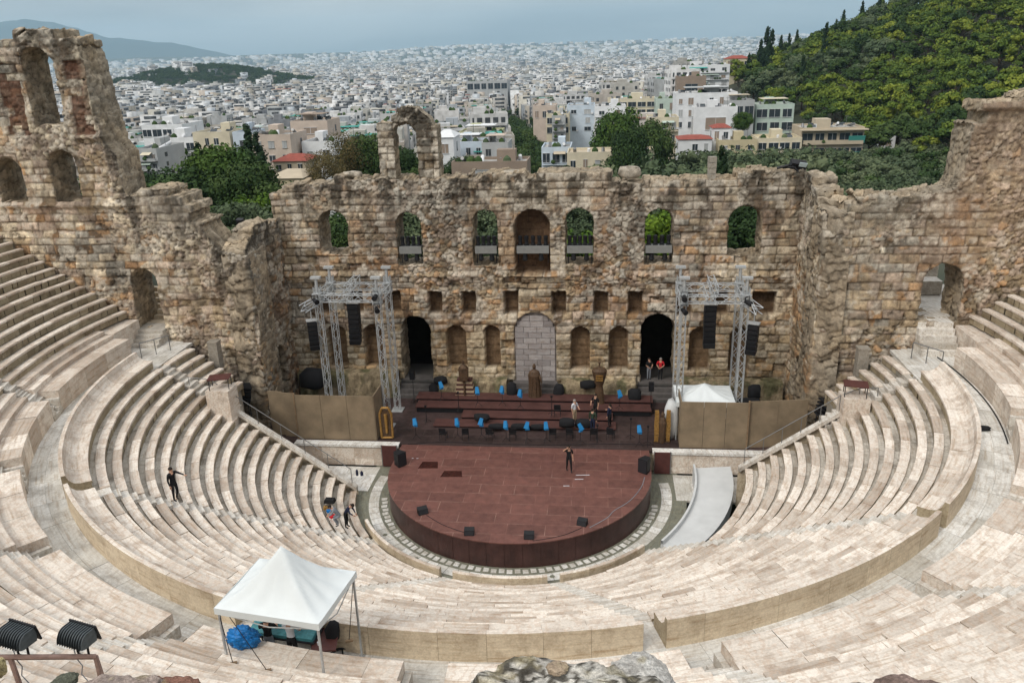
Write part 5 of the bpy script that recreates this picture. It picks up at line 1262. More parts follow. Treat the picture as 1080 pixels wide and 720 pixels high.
p = on_cone(375, 495, 22, 7.9, .6); q = thing('tool_bag', 'two small dark bottles on the white paving left of the stage', 'bottle', (p[0], p[1]+.2, .35)); mb = MB(); mb.lathe((0, 0, 0), [(.08, 0), (.08, .3), (.03, .4)], 8); mb.lathe((.3, 0, 0), [(.1, 0), (.1, .2), (.03, .3)], 8); mb.build('bottles', 'navy', q)
# ------------------------------------------------------------------ floodlights and rocks next to the viewer
def cam_pt(px, py, dist): d = ray(px, py); d = d/np.linalg.norm(d); return CAM['loc']+d*dist
fr = thing('pipe_frame', 'rusty pink-grey steel frame carrying the two black floodlights', 'frame', (0, 0, 0))
A = Vector(cam_pt(-60, 693, 8.6)); B = Vector(cam_pt(101, 692, 8.6)); pk = plain('rusty_pipe', (.30, .20, .17), .6, .3, var=.35, scale=12)
mb = MB(); mb.tube(A, B, .024, n=8); mb.build('top_rail', pk, fr)
for (P_, dx) in ((A.lerp(B, .42), .35), (B, .18), (B, -.10)):
    mb = MB(); mb.tube(P_, P_+Vector((dx, -.25 if dx > 0 else .25, -1.9)), .022, n=8); mb.build('leg', pk, fr)
for i, px in enumerate((18, 82)):
    C_ = Vector(cam_pt(px, 670, 8.55)); t = thing('floodlight', ['black ribbed floodlight at the bottom left corner of the view', 'black ribbed floodlight right of its twin on the pipe frame'][i], 'floodlight', C_, -.25, 'twin black floodlights on the pipe frame'); t.scale = (.60, .52, .46)
    mb = MB(); prof_ = []
    nseg = 12
    for k in range(nseg+1):                                # rounded back with a flat glass front, extruded sideways
        a = PI*.5*k/nseg; prof_.append((-.17*math.cos(a)*1.0-.02, -.10+.26*math.sin(a)))
    prof_ = [(-.12, -.13)]+prof_+[(.17, .16), (.12, -.13)]
    w_ = .24
    Lp = [(-w_, y, z) for y, z in prof_]; Rp = [(w_, y, z) for y, z in prof_]; k0 = mb.v(Lp+Rp); n_ = len(prof_)
    for j in range(n_): j2 = (j+1) % n_; mb.f((k0+j, k0+j2, k0+n_+j2, k0+n_+j))
    mb.f([k0+j for j in range(n_)][::-1]); mb.f([k0+n_+j for j in range(n_)]); mb.build('lamp_housing', plain('flood_grey', (.09, .105, .115), .45, .2, var=.3, scale=10), t)
    mb = MB()
    for q in range(10):
        x = -.215+.43*q/9
        for (ya, za), (yb, zb) in zip(prof_[1:-2], prof_[2:-1]):
            mb.poly([(x-.006, ya*1.0, za), (x+.006, ya, za), (x+.006, yb, zb), (x-.006, yb, zb)])
            mb.poly([(x, ya, za), (x, yb, zb), (x, yb*1.12-.012, zb*1.08+.006), (x, ya*1.12-.012, za*1.08+.006)])
    mb.build('cooling_fins', plain('fin_metal', (.05, .058, .065), .5, .3), t)
    mb = MB(); mb.box((0, .16, .02), (.52, .03, .34), tilt=(.15, 0)); mb.build('front_frame', 'black', t)
    mb = MB(); mb.path([(-.1, 0, -.12), (-.08, 0, -.46), (.13, 0, -.46), (.15, 0, -.12)], .02, 6); mb.build('bracket', 'black', t)
    mb = MB(); mb.box((-.06, -.06, -.17), (.12, .1, .09)); mb.build('junction_box', 'darkmetal', t)
    mb = MB(); mb.path([(-.06, -.08, -.2), (-.03, -.1, -.45), (.06, -.1, -.6), (.02, -.12, -.8), (.2, -.1, -1.1)], .009, 5); mb.build('cable', 'greycloth', t)
def near_rock(px, py, dist, size, seed, lab, col, **k):
    P_ = cam_pt(px, py, dist); o = rock('rock', tuple(P_), size, seed, col=col, n=6, **k); tag(o, lab, 'rock', None); return o
near_rock(604, 782, 4.2, (1.15, .8, .62), 211, 'large white rock crusted with black lichen at the bottom centre', (.55, .53, .49), dark=.9, blocky=.35, freq=2.3)
near_rock(676, 734, 4.6, (.42, .5, .26), 212, 'smooth pale grey rock against the lichen-covered one', (.58, .57, .55), dark=.3, blocky=.3)
near_rock(588, 704, 3.75, (.10, .08, .035), 213, 'small tan stone lying on the lichen-covered rock', (.45, .36, .27), dark=.0, blocky=.3)
near_rock(955, 766, 4.4, (.62, .5, .28), 214, 'brown rough rock peeking in at the bottom right', (.26, .19, .17), dark=.4, blocky=.4)
near_rock(180, 760, 4.8, (.45, .5, .28), 215, 'reddish brown rock at the bottom left', (.24, .13, .10), dark=.2, blocky=.5)
near_rock(112, 752, 4.9, (.55, .5, .2), 216, 'grey pinkish rock between the reddish rock and the pipe frame', (.40, .33, .30), dark=.3, blocky=.5)
near_rock(62, 726, 4.8, (.15, .2, .06), 217, 'flat greenish grey stone on the bottom left rocks', (.13, .14, .11), dark=.1, blocky=.3)
near_rock(-4, 706, 7.4, (.10, .15, .16), 218, 'small yellowish rock at the left edge below the pipe frame', (.42, .36, .2), dark=.4, blocky=.3)
# rubble terrace the viewer stands behind
# ------------------------------------------------------------------ terrain
HC = np.array([335., 455.])
def gz(x, y):
    x = np.asarray(x, float); y = np.asarray(y, float)
    d = np.hypot(x-5, y+42)
    base = np.interp(y, [-4000, -300, -60, -44, -41, -38, 14, 17, 60, 160, 300, 450, 800, 1500, 3000, 5000, 7000, 8800, 10500, 13000], [60, 45, 26, 23, 19, -1.5, -1.5, -4, -9, -17, -25, -29, -36, -45, -54, -58, -45, 8, 70, 60])
    r = np.hypot(x, y); side = np.clip((r-41)/8, 0, 1)
    base = np.where((y < 14), base*1.0, base)
    slope = np.where(y < 14, np.clip((14-y)/56, 0, 1)*24*side-1.5*(1-side)-4*side, base)
    base = np.where(y < 14, np.where(side > 0, np.maximum(slope, base), base), base)
    far = np.clip((d-5500)/3500, 0, 1); base = base+far*(fbm(x/1500.+3, y/2500., 5, 3)-.5)*70
    u = (x-HC[0])*math.cos(.5)+(y-HC[1])*math.sin(.5); v = -(x-HC[0])*math.sin(.5)+(y-HC[1])*math.cos(.5)
    q = np.sqrt((u/228)**2+(v/235)**2)
    hill = 106*np.exp(-.5*(q*1.35)**2.2)*(.9+.2*fbm(x/70., y/70., 8, 3))
    base = base+hill*np.clip((y-40)/120, 0, 1)
    p1 = 54*np.exp(-(((x+950)/235)**2+((y-1900)/230)**2)); base = base+p1
    return base
gm, nt, b = nm('ground_soil'); L = nt.links; geo = N(nt, 'ShaderNodeNewGeometry')
n1 = N(nt, 'ShaderNodeTexNoise', Scale=.02, Detail=8.); L.new(geo.outputs['Position'], n1.inputs['Vector'])
r = ramp(nt, [(.35, (.022, .032, .016)), (.55, (.05, .055, .032)), (.75, (.13, .12, .10))]); L.new(n1.outputs['Fac'], r.inputs[0]); L.new(r.outputs[0], b.inputs['Base Color']); b.inputs['Roughness'].default_value = .95
nr, na = 150, 180
rr_ = np.concatenate([[0], np.geomspace(3, 16000, nr)]); aa = np.linspace(0, 2*PI, na+1)
R2, A2 = np.meshgrid(rr_, aa); Xg = 5+R2*np.cos(A2); Yg = 0+R2*np.sin(A2); Zg = gz(Xg, Yg)
P = np.stack([Xg, Yg, Zg], -1).reshape(-1, 3); idx = np.arange((nr+1)*(na+1)).reshape(na+1, nr+1)
F = np.stack([idx[:-1, :-1], idx[:-1, 1:], idx[1:, 1:], idx[1:, :-1]], -1).reshape(-1, 4)
o = arrays_obj('ground', P, F, gm); o['kind'] = 'structure'
# terrace of earth and rock under the viewer
mb = MB(); mb.t = .5
for k in range(24):
    x = -9+k*1.1; mb.box((x+rs.uniform(-.1, .1), -39.9+rs.uniform(-.15, .15), 19.9), (1.15, 1.6, 2.6), .05*k)
tag(mb.build('terrace_wall', 'rimwall'), 'rough terrace wall below the rocks beside the viewer', 'wall')
# far mountains
mm = plain('mountain', (.035, .05, .045), .95, var=.3, scale=.0008)
def ridge(name, pts, D, depth):
    V = []; n = len(pts); rows = 5; nn = 120; xs = np.linspace(pts[0][0], pts[-1][0], nn); ys = np.interp(xs, [p[0] for p in pts], [p[1] for p in pts])
    P = []
    for j in range(rows):
        t_ = j/(rows-1)
        for x, y in zip(xs, ys):
            c = at(x, y, 1, D); base = -60; h = (c[2]-base)
            k = (1-t_)**1.3; P.append((c[0]*(1-.12*t_)+0, D-depth*t_, base+h*k*(1+.06*(vn(np.array([x/9.]), np.array([j*1.3]), 3)[0]-.5))))
    P = np.array(P); idx = np.arange(rows*nn).reshape(rows, nn)
    F = np.stack([idx[:-1, :-1], idx[:-1, 1:], idx[1:, 1:], idx[1:, :-1]], -1).reshape(-1, 4)
    o = arrays_obj(name, P, F, mm); o['kind'] = 'structure'; return o
ridge('far_hills', [(-330, 60), (-200, 40), (-120, 22), (-60, 28), (0, 25), (22, 21), (60, 24), (85, 31), (115, 40), (140, 42), (185, 46), (230, 55), (260, 62)], 13500, 3500)
# ------------------------------------------------------------------ vegetation
def leaf_mat(name, c0, c1, c2):
    m, nt, b = nm(name); L = nt.links
    a = N(nt, 'ShaderNodeAttribute', attribute_name='tint'); oi = N(nt, 'ShaderNodeObjectInfo')
    s = mathn(nt, 'ADD', mathn(nt, 'MULTIPLY', a.outputs['Fac'], .55), mathn(nt, 'MULTIPLY', oi.outputs['Random'], .45))
    r = ramp(nt, [(.1, c0), (.5, c1), (.9, c2)]); L.new(s, r.inputs[0]); L.new(r.outputs[0], b.inputs['Base Color'])
    b.inputs['Roughness'].default_value = .75; b.inputs['Specular IOR Level'].default_value = .15
    return m
MAT['leaf_pine'] = leaf_mat('pine_leaf', (.032, .065, .016), (.092, .14, .02), (.205, .235, .03))
MAT['leaf_dark'] = leaf_mat('dark_leaf', (.022, .045, .014), (.038, .07, .019), (.07, .105, .028))
MAT['leaf_olive'] = leaf_mat('olive_leaf', (.045, .068, .034), (.08, .11, .055), (.13, .155, .08))
MAT['leaf_bright'] = leaf_mat('bright_leaf', (.05, .10, .010), (.10, .165, .014), (.17, .24, .02))
MAT['leaf_cyp'] = leaf_mat('cypress_leaf', (.012, .028, .012), (.018, .038, .014), (.03, .05, .02))
MAT['leaf_dry'] = leaf_mat('dry_leaf', (.06, .06, .025), (.11, .09, .035), (.16, .12, .05))
MAT['bark'] = plain('bark', (.07, .05, .035), .9, var=.3, scale=5)
def crown_arrays(kind, seed, nc, leaf, per, h=1.0, core=True):
    """crown of leaf clumps in a unit tree (height 1, radius about .5); returns V,F,tint"""
    r_ = np.random.RandomState(seed); V = []; F = []; T = []; nV = 0
    cl = []
    for i in range(nc):
        if kind == 'cypress':
            z = r_.uniform(.04, .98); rad = .115*math.sin(min(1, (1-z)*1.5+.05)*PI/2)*min(1, z*6+.3); a = r_.uniform(0, 2*PI)
            cl.append((rad*.55*math.cos(a), rad*.55*math.sin(a), z, max(.03, rad*.75), .09))
        elif kind == 'pine':
            a = r_.uniform(0, 2*PI); q = math.sqrt(r_.uniform(0, 1)); z = .60+.30*(1-q*q)+r_.uniform(-.20, .06); cl.append((.36*q*math.cos(a), .36*q*math.sin(a), z, r_.uniform(.11, .19), .8))
        else:
            a = r_.uniform(0, 2*PI); u = r_.uniform(-.75, 1); s = math.sqrt(max(0, 1-u*u)); q = r_.uniform(.55, 1)
            cl.append((.40*q*s*math.cos(a), .40*q*s*math.sin(a), .56+.34*u*q, r_.uniform(.12, .19), .85))
    for (cx, cy, cz, cr, fl) in cl:
        t0 = r_.uniform(.1, .9)
        fz = fl if kind != 'cypress' else 2.6
        n = per
        d = r_.normal(size=(n, 3)); d /= np.linalg.norm(d, axis=1)[:, None]
        if kind == 'pine': d[:, 2] = np.abs(d[:, 2])*1.0-.25*(r_.rand(n) < .4)
        rad = cr*r_.uniform(.66, 1.16, n)
        c = np.array([cx, cy, cz])+d*rad[:, None]*np.array([1, 1, fz])
        t = r_.normal(size=(n, 3)); t -= d*np.sum(t*d, 1)[:, None]*.75; t /= np.linalg.norm(t, axis=1)[:, None]
        b_ = np.cross(d+.5*r_.normal(size=(n, 3)), t); b_ /= np.linalg.norm(b_, axis=1)[:, None]
        s = leaf*r_.uniform(.6, 1.3, n)[:, None]
        q = np.stack([c-t*s-b_*s*.55, c+t*s-b_*s*.45, c+t*s*.8+b_*s*.5, c-t*s*.9+b_*s*.6], 1).reshape(-1, 3)
        V.append(q); F.append(np.arange(4*n).reshape(n, 4)+nV); nV += 4*n; T.append(np.clip(t0+r_.normal(0, .16, n), 0, 1))
        if core:                                            # solid lump of inner foliage, toned a little darker
            m_ = 6; k = 4; P = []
            for j in range(k+1):
                ph = -PI/2+PI*j/k
                for i in range(m_): th = 2*PI*i/m_+j; P.append((cx+cr*.6*math.cos(ph)*math.cos(th), cy+cr*.6*math.cos(ph)*math.sin(th), cz+cr*.6*fz*math.sin(ph)))
            P = np.array(P)*1.0; ff = [(j*m_+i, j*m_+(i+1) % m_, (j+1)*m_+(i+1) % m_, (j+1)*m_+i) for j in range(k) for i in range(m_)]
            V.append(P); F.append(np.array(ff)+nV); nV += len(P); T.append(np.full(len(ff), t0*.8))
    return np.concatenate(V), np.concatenate(F), np.concatenate(T)
def trunk_mesh(kind, seed):
    r_ = random.Random(seed); mb = MB(); top = {'pine': .66, 'cypress': .3}.get(kind, .5); w0 = .035 if kind != 'cypress' else .02
    lean = (r_.uniform(-.05, .05), r_.uniform(-.05, .05)); p = Vector((0, 0, -.12)); n = 5; pts = [p]
    for i in range(1, n+1): pts.append(Vector((lean[0]*i/n, lean[1]*i/n, top*i/n)))
    for i in range(n): mb.tube(pts[i], pts[i+1], w0*(1-.7*i/n), w0*(1-.7*(i+1)/n), 6, cap=False)
    for i in range(7 if kind != 'cypress' else 0):
        a = r_.uniform(0, 2*PI); s = pts[2+i % 3]; e = s+Vector((.32*math.cos(a), .32*math.sin(a), r_.uniform(.12, .3))); mid = s.lerp(e, .5)+Vector((0, 0, .03)); mb.tube(s, mid, w0*.45, w0*.3, 5, cap=False); mb.tube(mid, e, w0*.3, w0*.1, 5, cap=False)
    o = mb.build('trunk_src', 'bark'); me = o.data; bpy.data.objects.remove(o); return me
PROTO = {}
def proto(key, kind, mat, nc, leaf, per, nvar):
    L_ = []
    for i in range(nvar):
        V, F, T = crown_arrays(kind, hash_(key)+i*7, nc, leaf, per); o = arrays_obj('crown_src', V, F, mat, tint=T); me = o.data; bpy.data.objects.remove(o)
        L_.append((me, trunk_mesh(kind, i+3)))
    PROTO[key] = L_
def hash_(s): return sum(ord(c)*(i+3) for i, c in enumerate(s)) % 9973
proto('pine', 'pine', 'leaf_pine', 13, .034, 60, 6)
proto('pinedark', 'pine', 'leaf_dark', 13, .034, 56, 3)
proto('olive', 'round', 'leaf_olive', 16, .034, 50, 4)
proto('round', 'round', 'leaf_dark', 18, .034, 46, 3)
proto('cypress', 'cypress', 'leaf_cyp', 34, .020, 20, 2)
proto('bright', 'round', 'leaf_bright', 30, .022, 200, 2)
_ca0 = crown_arrays
def crown_arrays(kind, seed, nc, leaf, per, h=1.0, core=False): return _ca0(kind, seed, nc, leaf, per, h, False)
proto('bigdark', 'round', 'leaf_dark', 46, .018, 330, 2)
MAT['leaf_mid'] = leaf_mat('mid_leaf', (.028, .060, .014), (.055, .10, .018), (.10, .15, .025))
proto('bigpine', 'round', 'leaf_mid', 46, .018, 330, 2)
proto('bigolive', 'round', 'leaf_olive', 44, .018, 330, 2)
crown_arrays = _ca0
_ca = crown_arrays
def crown_arrays(kind, seed, nc, leaf, per, h=1.0, core=False): return _ca(kind, seed, nc, leaf, per, h, False)
proto('dry', 'round', 'leaf_dry', 30, .012, 190, 1)
crown_arrays = _ca
TR = random.Random(5)
def tree(key, name, x, y, h, lab, group, wide=1.0, z=None):
    t = bpy.data.objects.new(name, None); COL.objects.link(t); z = float(gz(x, y)) if z is None else z
    t.location = (x, y, z); t.rotation_euler = (0, 0, TR.uniform(0, 6.28)); t.scale = (h*wide, h*wide, h); tag(t, lab, 'tree', group)
    cm, tm = PROTO[key][TR.randrange(len(PROTO[key]))]
    c = bpy.data.objects.new('crown', cm); COL.objects.link(c); c.parent = t
    k = bpy.data.objects.new('trunk', tm); COL.objects.link(k); k.parent = t
    return t
def px_of(P):
    P = np.asarray(P, float)-CAM['loc']; z = P @ FW
    return 540+CAM['f']*(P @ RT)/z, 360-CAM['f']*(P @ UP)/z, z
# hill covered in pines
cand = []
s_ = 9.4
for i in range(-8, 62):
    for j in range(-6, 64):
        x = 60+i*s_+TR.uniform(-3, 3)+(s_/2 if j % 2 else 0); y = 90+j*s_*.95+TR.uniform(-3, 3)
        z = float(gz(x, y)); a, b_, dz_ = px_of((x, y, z+6))
        if not (740 < a < 1140 and -60 < b_ < 215): continue
        u = (x-HC[0])*math.cos(.5)+(y-HC[1])*math.sin(.5); v = -(x-HC[0])*math.sin(.5)+(y-HC[1])*math.cos(.5)
        q = math.hypot(u/215, v/235)
        onhill = q < 1.05
        lim = np.interp(a, [700, 760, 800, 850, 915, 960, 1140], [-50, 62, 104, 118, 150, 165, 175])
        if b_ > lim or q > 1.62: continue
        if q < .0: continue
        cand.append((x, y, z, dz_, a, b_))
cand.sort(key=lambda c: c[3])
# hide the back side of the hill
vis = []
cl_ = CAM['loc']
for c in cand:
    tt = np.linspace(.35, .97, 24); X = cl_[0]+(c[0]-cl_[0])*tt; Y = cl_[1]+(c[1]-cl_[1])*tt; Z = cl_[2]+(c[2]+9-cl_[2])*tt
    if np.all(Z > gz(X, Y)+2.5): vis.append(c)
seen = [c for c in vis if c[4] < 1095 and c[5] > -25]
print('hill trees', len(cand), len(vis), len(seen))
kinds = [('pine', 'pine_tree', 'yellow-green pine among the hillside pines', 'yellow-green pines covering the hill'), ('pinedark', 'pine_tree', 'dark green pine among the hillside pines', 'dark green pines covering the hill'), ('olive', 'broadleaf_tree', 'grey-green bushy tree among the hillside pines', 'grey-green trees on the hill')]
def hk(x, y):
    v = float(vn(np.array([x/38.]), np.array([y/38.]), 77)[0])+TR.uniform(-.25, .25)
    return 0 if v < .60 else (1 if v < .82 else 2)
cnt = [0, 0, 0]; rest = []
for c in seen:
    k = hk(c[0], c[1]); cap_ = (185, 80, 120)[k]
    if cnt[k] < cap_:
        cnt[k] += 1; q = kinds[k]; tree(q[0], q[1], c[0], c[1], TR.uniform(8.5, 14.5), q[2], q[3], TR.uniform(.9, 1.2))
    else: rest.append(c)
rest += [c for c in vis if c not in seen]
def stuff_trees(name, lst, mats):
    for key, mat in mats:
        Vs = []; Fs = []; Ts = []; n = 0
        V0, F0, T0 = crown_arrays('pine' if 'pine' in key else 'round', 5, 10, .05, 26)
        for (x, y, z, hh) in [l for l in lst if l[4] == key and True] and [l[:4] for l in lst if l[4] == key]:
            a = TR.uniform(0, 6.28); c, s = math.cos(a), math.sin(a); V = V0.copy(); V[:, 0], V[:, 1] = (V0[:, 0]*c-V0[:, 1]*s)*hh*1.05, (V0[:, 0]*s+V0[:, 1]*c)*hh*1.05; V[:, 2] = V0[:, 2]*hh
            Vs.append(V+np.array([x, y, z])); Fs.append(F0+n); n += len(V0); Ts.append(np.clip(T0+TR.uniform(-.35, .35), 0, 1))
        if Vs: o = arrays_obj(name, np.concatenate(Vs), np.concatenate(Fs), mat, tint=np.concatenate(Ts)); o['kind'] = 'stuff'; tag(o, 'dense pine wood covering the farther part of the hill' if 'pine' in key else 'mixed dark trees scattered through the distant city', 'wood')
stuff_trees('hill_wood', [(c[0], c[1], c[2], TR.uniform(8.5, 13), 'pine' if TR.random() < .75 else 'pinedark') for c in rest], [('pine', 'leaf_pine'), ('pinedark', 'leaf_dark')])
# cypresses along the ridge
for i, (px, py, D, h) in enumerate([(802, 58, 480, 17), (808, 56, 480, 22), (813, 55, 480, 20), (823, 55, 525, 11), (790, 62, 500, 10), (870, 50, 470, 13), (832, 48, 540, 10), (840, 45, 545, 11), (888, 36, 545, 12), (908, 24, 560, 12), (926, 20, 560, 11), (940, 14, 560, 13), (951, 12, 560, 14), (960, 8, 560, 12), (880, 44, 540, 9), (868, 60, 440, 10), (902, 75, 420, 9), (845, 92, 400, 10), (760, 190, 92, 5.2)]):
    d = ray(px, py); t_ = D/np.linalg.norm(d[:2]); x, y = CAM['loc'][0]+d[0]*t_, CAM['loc'][1]+d[1]*t_; zt = None
    if i == 18: tree('cypress', 'cypress_tree', x, y, 5.0, 'single dark narrow cypress just behind the stage wall top', None, 1.6, z=at(760, 190, 1, y)[2]-1.5)
    else: tree('cypress', 'cypress_tree', x, y, h+6, 'tall thin dark cypress on the ridge of the pine hill', 'cypresses along the ridge of the hill')
# grove behind the wall (grey-green)
n_ = 0
for j in range(52):
    for i in range(60):
        y = 45+j*5.6+TR.uniform(-1.6, 1.6); x = -10+i*5.8+TR.uniform(-2, 2)
        z = float(gz(x, y)); a, b_, dz_ = px_of((x, y, z+5))
        if not (560 < a < 1060): continue
        lo = np.interp(a, [560, 600, 700, 780, 900, 915, 960, 1100], [196, 184, 172, 164, 158, 150, 140, 150])
        if b_ < lo or b_ > np.interp(a, [560, 860, 880, 1010], [198, 198, 228, 228]) or y > 330: continue
        if n_ >= 200: break
        n_ += 1; k = TR.random()
        if k < .75: tree('olive', 'olive_tree', x, y, TR.uniform(6, 8.5), 'grey-green olive tree in the grove behind the stage wall', 'olive trees in the grove behind the wall', 1.2)
        else: tree('round', 'evergreen_tree', x, y, TR.uniform(6, 9), 'dark green evergreen among the olive trees behind the stage wall', 'dark evergreens in the grove behind the wall', 1.1)
for k in range(70):
    px = 584+(k % 35)*8+TR.uniform(-3, 3); Y = TR.uniform(118, 158) if k < 35 else TR.uniform(165, 200)
    if k >= 35 and px < 705: continue
    p = at(px, 185, 1, Y); tree('olive', 'olive_tree', p[0], Y, TR.uniform(13, 16.5) if k < 35 else TR.uniform(11, 14), 'grey-green olive tree in the grove behind the stage wall', 'olive trees in the grove behind the wall', 1.05)
print('grove', n_)
# trees seen over and through the walls
def ptree(key, name, px, py_top, Y, h, lab, wide=1.0, group=None):
    p = at(px, py_top, 1, Y); z = p[2]-h*.93
    return tree(key, name, p[0], Y, h, lab, group, wide, z=z)
for a in [('bigpine', 'pine_tree', 232, 160, 75, 15, 'large green pine in the gap left of the stage wall', 1.0), ('bigdark', 'pine_tree', 195, 178, 70, 14, 'dark green tree right of the tower edge', 1.1), ('bigdark', 'pine_tree', 168, 182, 90, 15, 'dense dark tree against the tower edge', 1.1), ('bigpine', 'pine_tree', 158, 195, 60, 12, 'green pine low beside the tower edge', 1.1),
          ('bigolive', 'olive_tree', 243, 218, 45, 10, 'grey-green olive in the notch of the left wall', 1.1), ('bright', 'broadleaf_tree', 270, 205, 52, 9, 'bright yellow-green tree in the notch beside the stage wall', .9), ('bigdark', 'pine_tree', 262, 178, 66, 12, 'dark tree behind the bright one in the notch', 1.0), ('bigdark', 'pine_tree', 215, 215, 55, 10, 'dark tree low in the notch of the left wall', 1.1),
          ('cypress', 'cypress_tree', 208, 158, 95, 12, 'narrow cypress beside the large green pine', 1.3), ('cypress', 'cypress_tree', 260, 138, 120, 14, 'tall cypress in front of the pale blue-white house', 1.3), ('cypress', 'cypress_tree', 270, 146, 118, 12, 'shorter cypress right of the tall one', 1.3),
          ('dry', 'broadleaf_tree', 361, 140, 120, 13, 'sparse brownish tree left of the lone arch', .9), ('dry', 'broadleaf_tree', 340, 160, 100, 8, 'low brownish tree left of the lone arch', 1.1), ('bigdark', 'broadleaf_tree', 386, 142, 125, 14, 'dark tree directly behind the left side of the lone arch', .9), ('bigdark', 'broadleaf_tree', 425, 160, 110, 9, 'green bush tree seen through the lone arch', 1.1),
          ('bigpine', 'broadleaf_tree', 656, 116, 190, 24, 'large round dark tree in the middle distance right of centre', .72), ('bigdark', 'broadleaf_tree', 684, 128, 185, 20, 'lower right half of the large dark tree group', .72), ('bigdark', 'broadleaf_tree', 665, 140, 165, 18, 'dark tree in front of the large round tree', .7), ('bigdark', 'broadleaf_tree', 487, 168, 130, 8, 'dark bush in front of the brown ground wall', 1.2),
          ('bigdark', 'pine_tree', 352, 225, 48, 9, 'green tree filling the first arch', 1.0), ('bigolive', 'olive_tree', 433, 222, 60, 10, 'grey-green tree filling the second arch', 1.1), ('bigolive', 'olive_tree', 512, 220, 60, 10, 'grey-green tree filling the third arch', 1.1), ('bigolive', 'olive_tree', 606, 212, 75, 10, 'grey-green tree in the upper half of the fifth arch', 1.2), ('bright', 'pine_tree', 616, 243, 42, 8, 'bright yellow-green pine low in the fifth arch', 1.2),
          ('bright', 'pine_tree', 697, 219, 42, 9, 'bright yellow-green pine filling the sixth arch', 1.1), ('bigdark', 'olive_tree', 786, 215, 55, 10, 'dark green tree filling the seventh arch', 1.2), ('bigdark', 'pine_tree', 372, 240, 45, 8, 'dark tree low in the first arch', 1.0), ('bigdark', 'olive_tree', 812, 225, 60, 9, 'dark tree behind the right end of the stage wall', 1.2),
          ('bigdark', 'pine_tree', 0, 210, 60, 14, 'green tree glimpsed through the lower tower arches', 1.3), ('bigdark', 'pine_tree', 60, 200, 60, 14, 'green tree glimpsed through the right tower arch', 1.3), ('bigdark', 'broadleaf_tree', 905, 136, 260, 8, 'green tree between the roofs near the pine hill', .7), ('bigpine', 'broadleaf_tree', 784, 120, 225, 7, 'green tree between the white houses', 1.1)]:
    ptree(*a[:6], a[6], a[7])
# street trees of the avenue running into the city
def gpt(px, py, dz=0):
    for Y in np.arange(40, 1500, 2.):
        p = at(px, py, 1, Y)
        if p[2] < gz(p[0], p[1])+dz: return p
    return p
A0 = gpt(577, 184, 5); A1 = gpt(536, 130, 5)
print('avenue', A0, A1)
for i in range(34):
    t_ = i/33; x = A0[0]+(A1[0]-A0[0])*t_**1.25; y = A0[1]+(A1[1]-A0[1])*t_**1.25
    for s_ in (-1, 1):
        tree('round', 'street_tree', x+s_*3.2+TR.uniform(-.6, .6), y+TR.uniform(-2, 2), TR.uniform(9, 11), 'dark round street tree lining the straight avenue into the city', 'street trees along the avenue', .85)
mb = MB(); dxy = Vector((A1[0]-A0[0], A1[1]-A0[1], 0)); nrm_ = Vector((dxy.y, -dxy.x, 0)).normalized()*7
for i in range(12):
    a = Vector((*(A0[:2]+(A1[:2]-A0[:2])*i/12), 0)); b_ = Vector((*(A0[:2]+(A1[:2]-A0[:2])*(i+1)/12), 0)); q = []
    for v_ in (a-nrm_, a+nrm_, b_+nrm_, b_-nrm_): q.append((v_.x, v_.y, float(gz(v_.x, v_.y))+.25))
    mb.poly(q)
o = mb.build('avenue_road', plain('asphalt', (.05, .05, .052), .9)); o['kind'] = 'structure'
# ------------------------------------------------------------------ the city
def facade_mat(name, cols_, far=False):
    m, nt, b = nm(name); L = nt.links
    oi = N(nt, 'ShaderNodeObjectInfo'); a = N(nt, 'ShaderNodeAttribute', attribute_name='tint')
    n = len(cols_); r = ramp(nt, [((i+.5)/n, c) for i, c in enumerate(cols_)]); r.color_ramp.interpolation = 'CONSTANT' if far else 'LINEAR'
    L.new(a.outputs['Fac'] if far else oi.outputs['Random'], r.inputs[0])
    geo = N(nt, 'ShaderNodeNewGeometry'); nz = N(nt, 'ShaderNodeTexNoise', Scale=.35, Detail=6.); L.new(geo.outputs['Position'], nz.inputs['Vector'])
    g = ramp(nt, [(.3, (.72, .71, .69)), (.65, (1.05, 1.05, 1.05))]); L.new(nz.outputs['Fac'], g.inputs[0])
    c = mixc(nt, 1., r.outputs[0], g.outputs[0], 'MULTIPLY')
    L.new(c, b.inputs['Base Color']); b.inputs['Roughness'].default_value = .85; b.inputs['Specular IOR Level'].default_value = .1
    return m
WC = [(.60, .61, .62), (.42, .41, .39), (.72, .73, .74), (.38, .35, .30), (.60, .60, .59), (.24, .26, .28), (.56, .60, .64), (.50, .44, .38), (.70, .71, .72), (.34, .36, .37), (.56, .54, .48), (.18, .19, .21), (.76, .76, .76)]
MAT['facade'] = facade_mat('plaster_facade', WC); MAT['facade_far'] = facade_mat('city_facades', WC, True)
MAT['shade'] = plain('window_shade', (.045, .05, .055), .5, var=.4, scale=.5)  # dark windows, and the shade of balcony recesses put into the colour
MAT['rooftile'] = plain('red_roof_tile', (.26, .065, .045), .8, var=.3, scale=1.2, bump=.4)
MAT['roofgrey'] = plain('flat_roof', (.36, .35, .33), .9, var=.3, scale=.3)
MAT['awning'] = plain('awning_cloth', (.06, .30, .26), .8)
for nm2, c in (('w_white', (.68, .69, .70)), ('w_cream', (.58, .52, .39)), ('w_beige', (.46, .39, .29)), ('w_blue', (.50, .57, .64)), ('w_yellow', (.50, .43, .28)), ('w_pink', (.52, .43, .36)), ('w_grey', (.38, .39, .39)), ('w_green', (.42, .50, .44)), ('w_brown', (.27, .21, .165)), ('w_olive', (.44, .44, .27))): MAT[nm2] = plain(nm2[2:]+'_plaster', c, .85, var=.14, scale=.4)
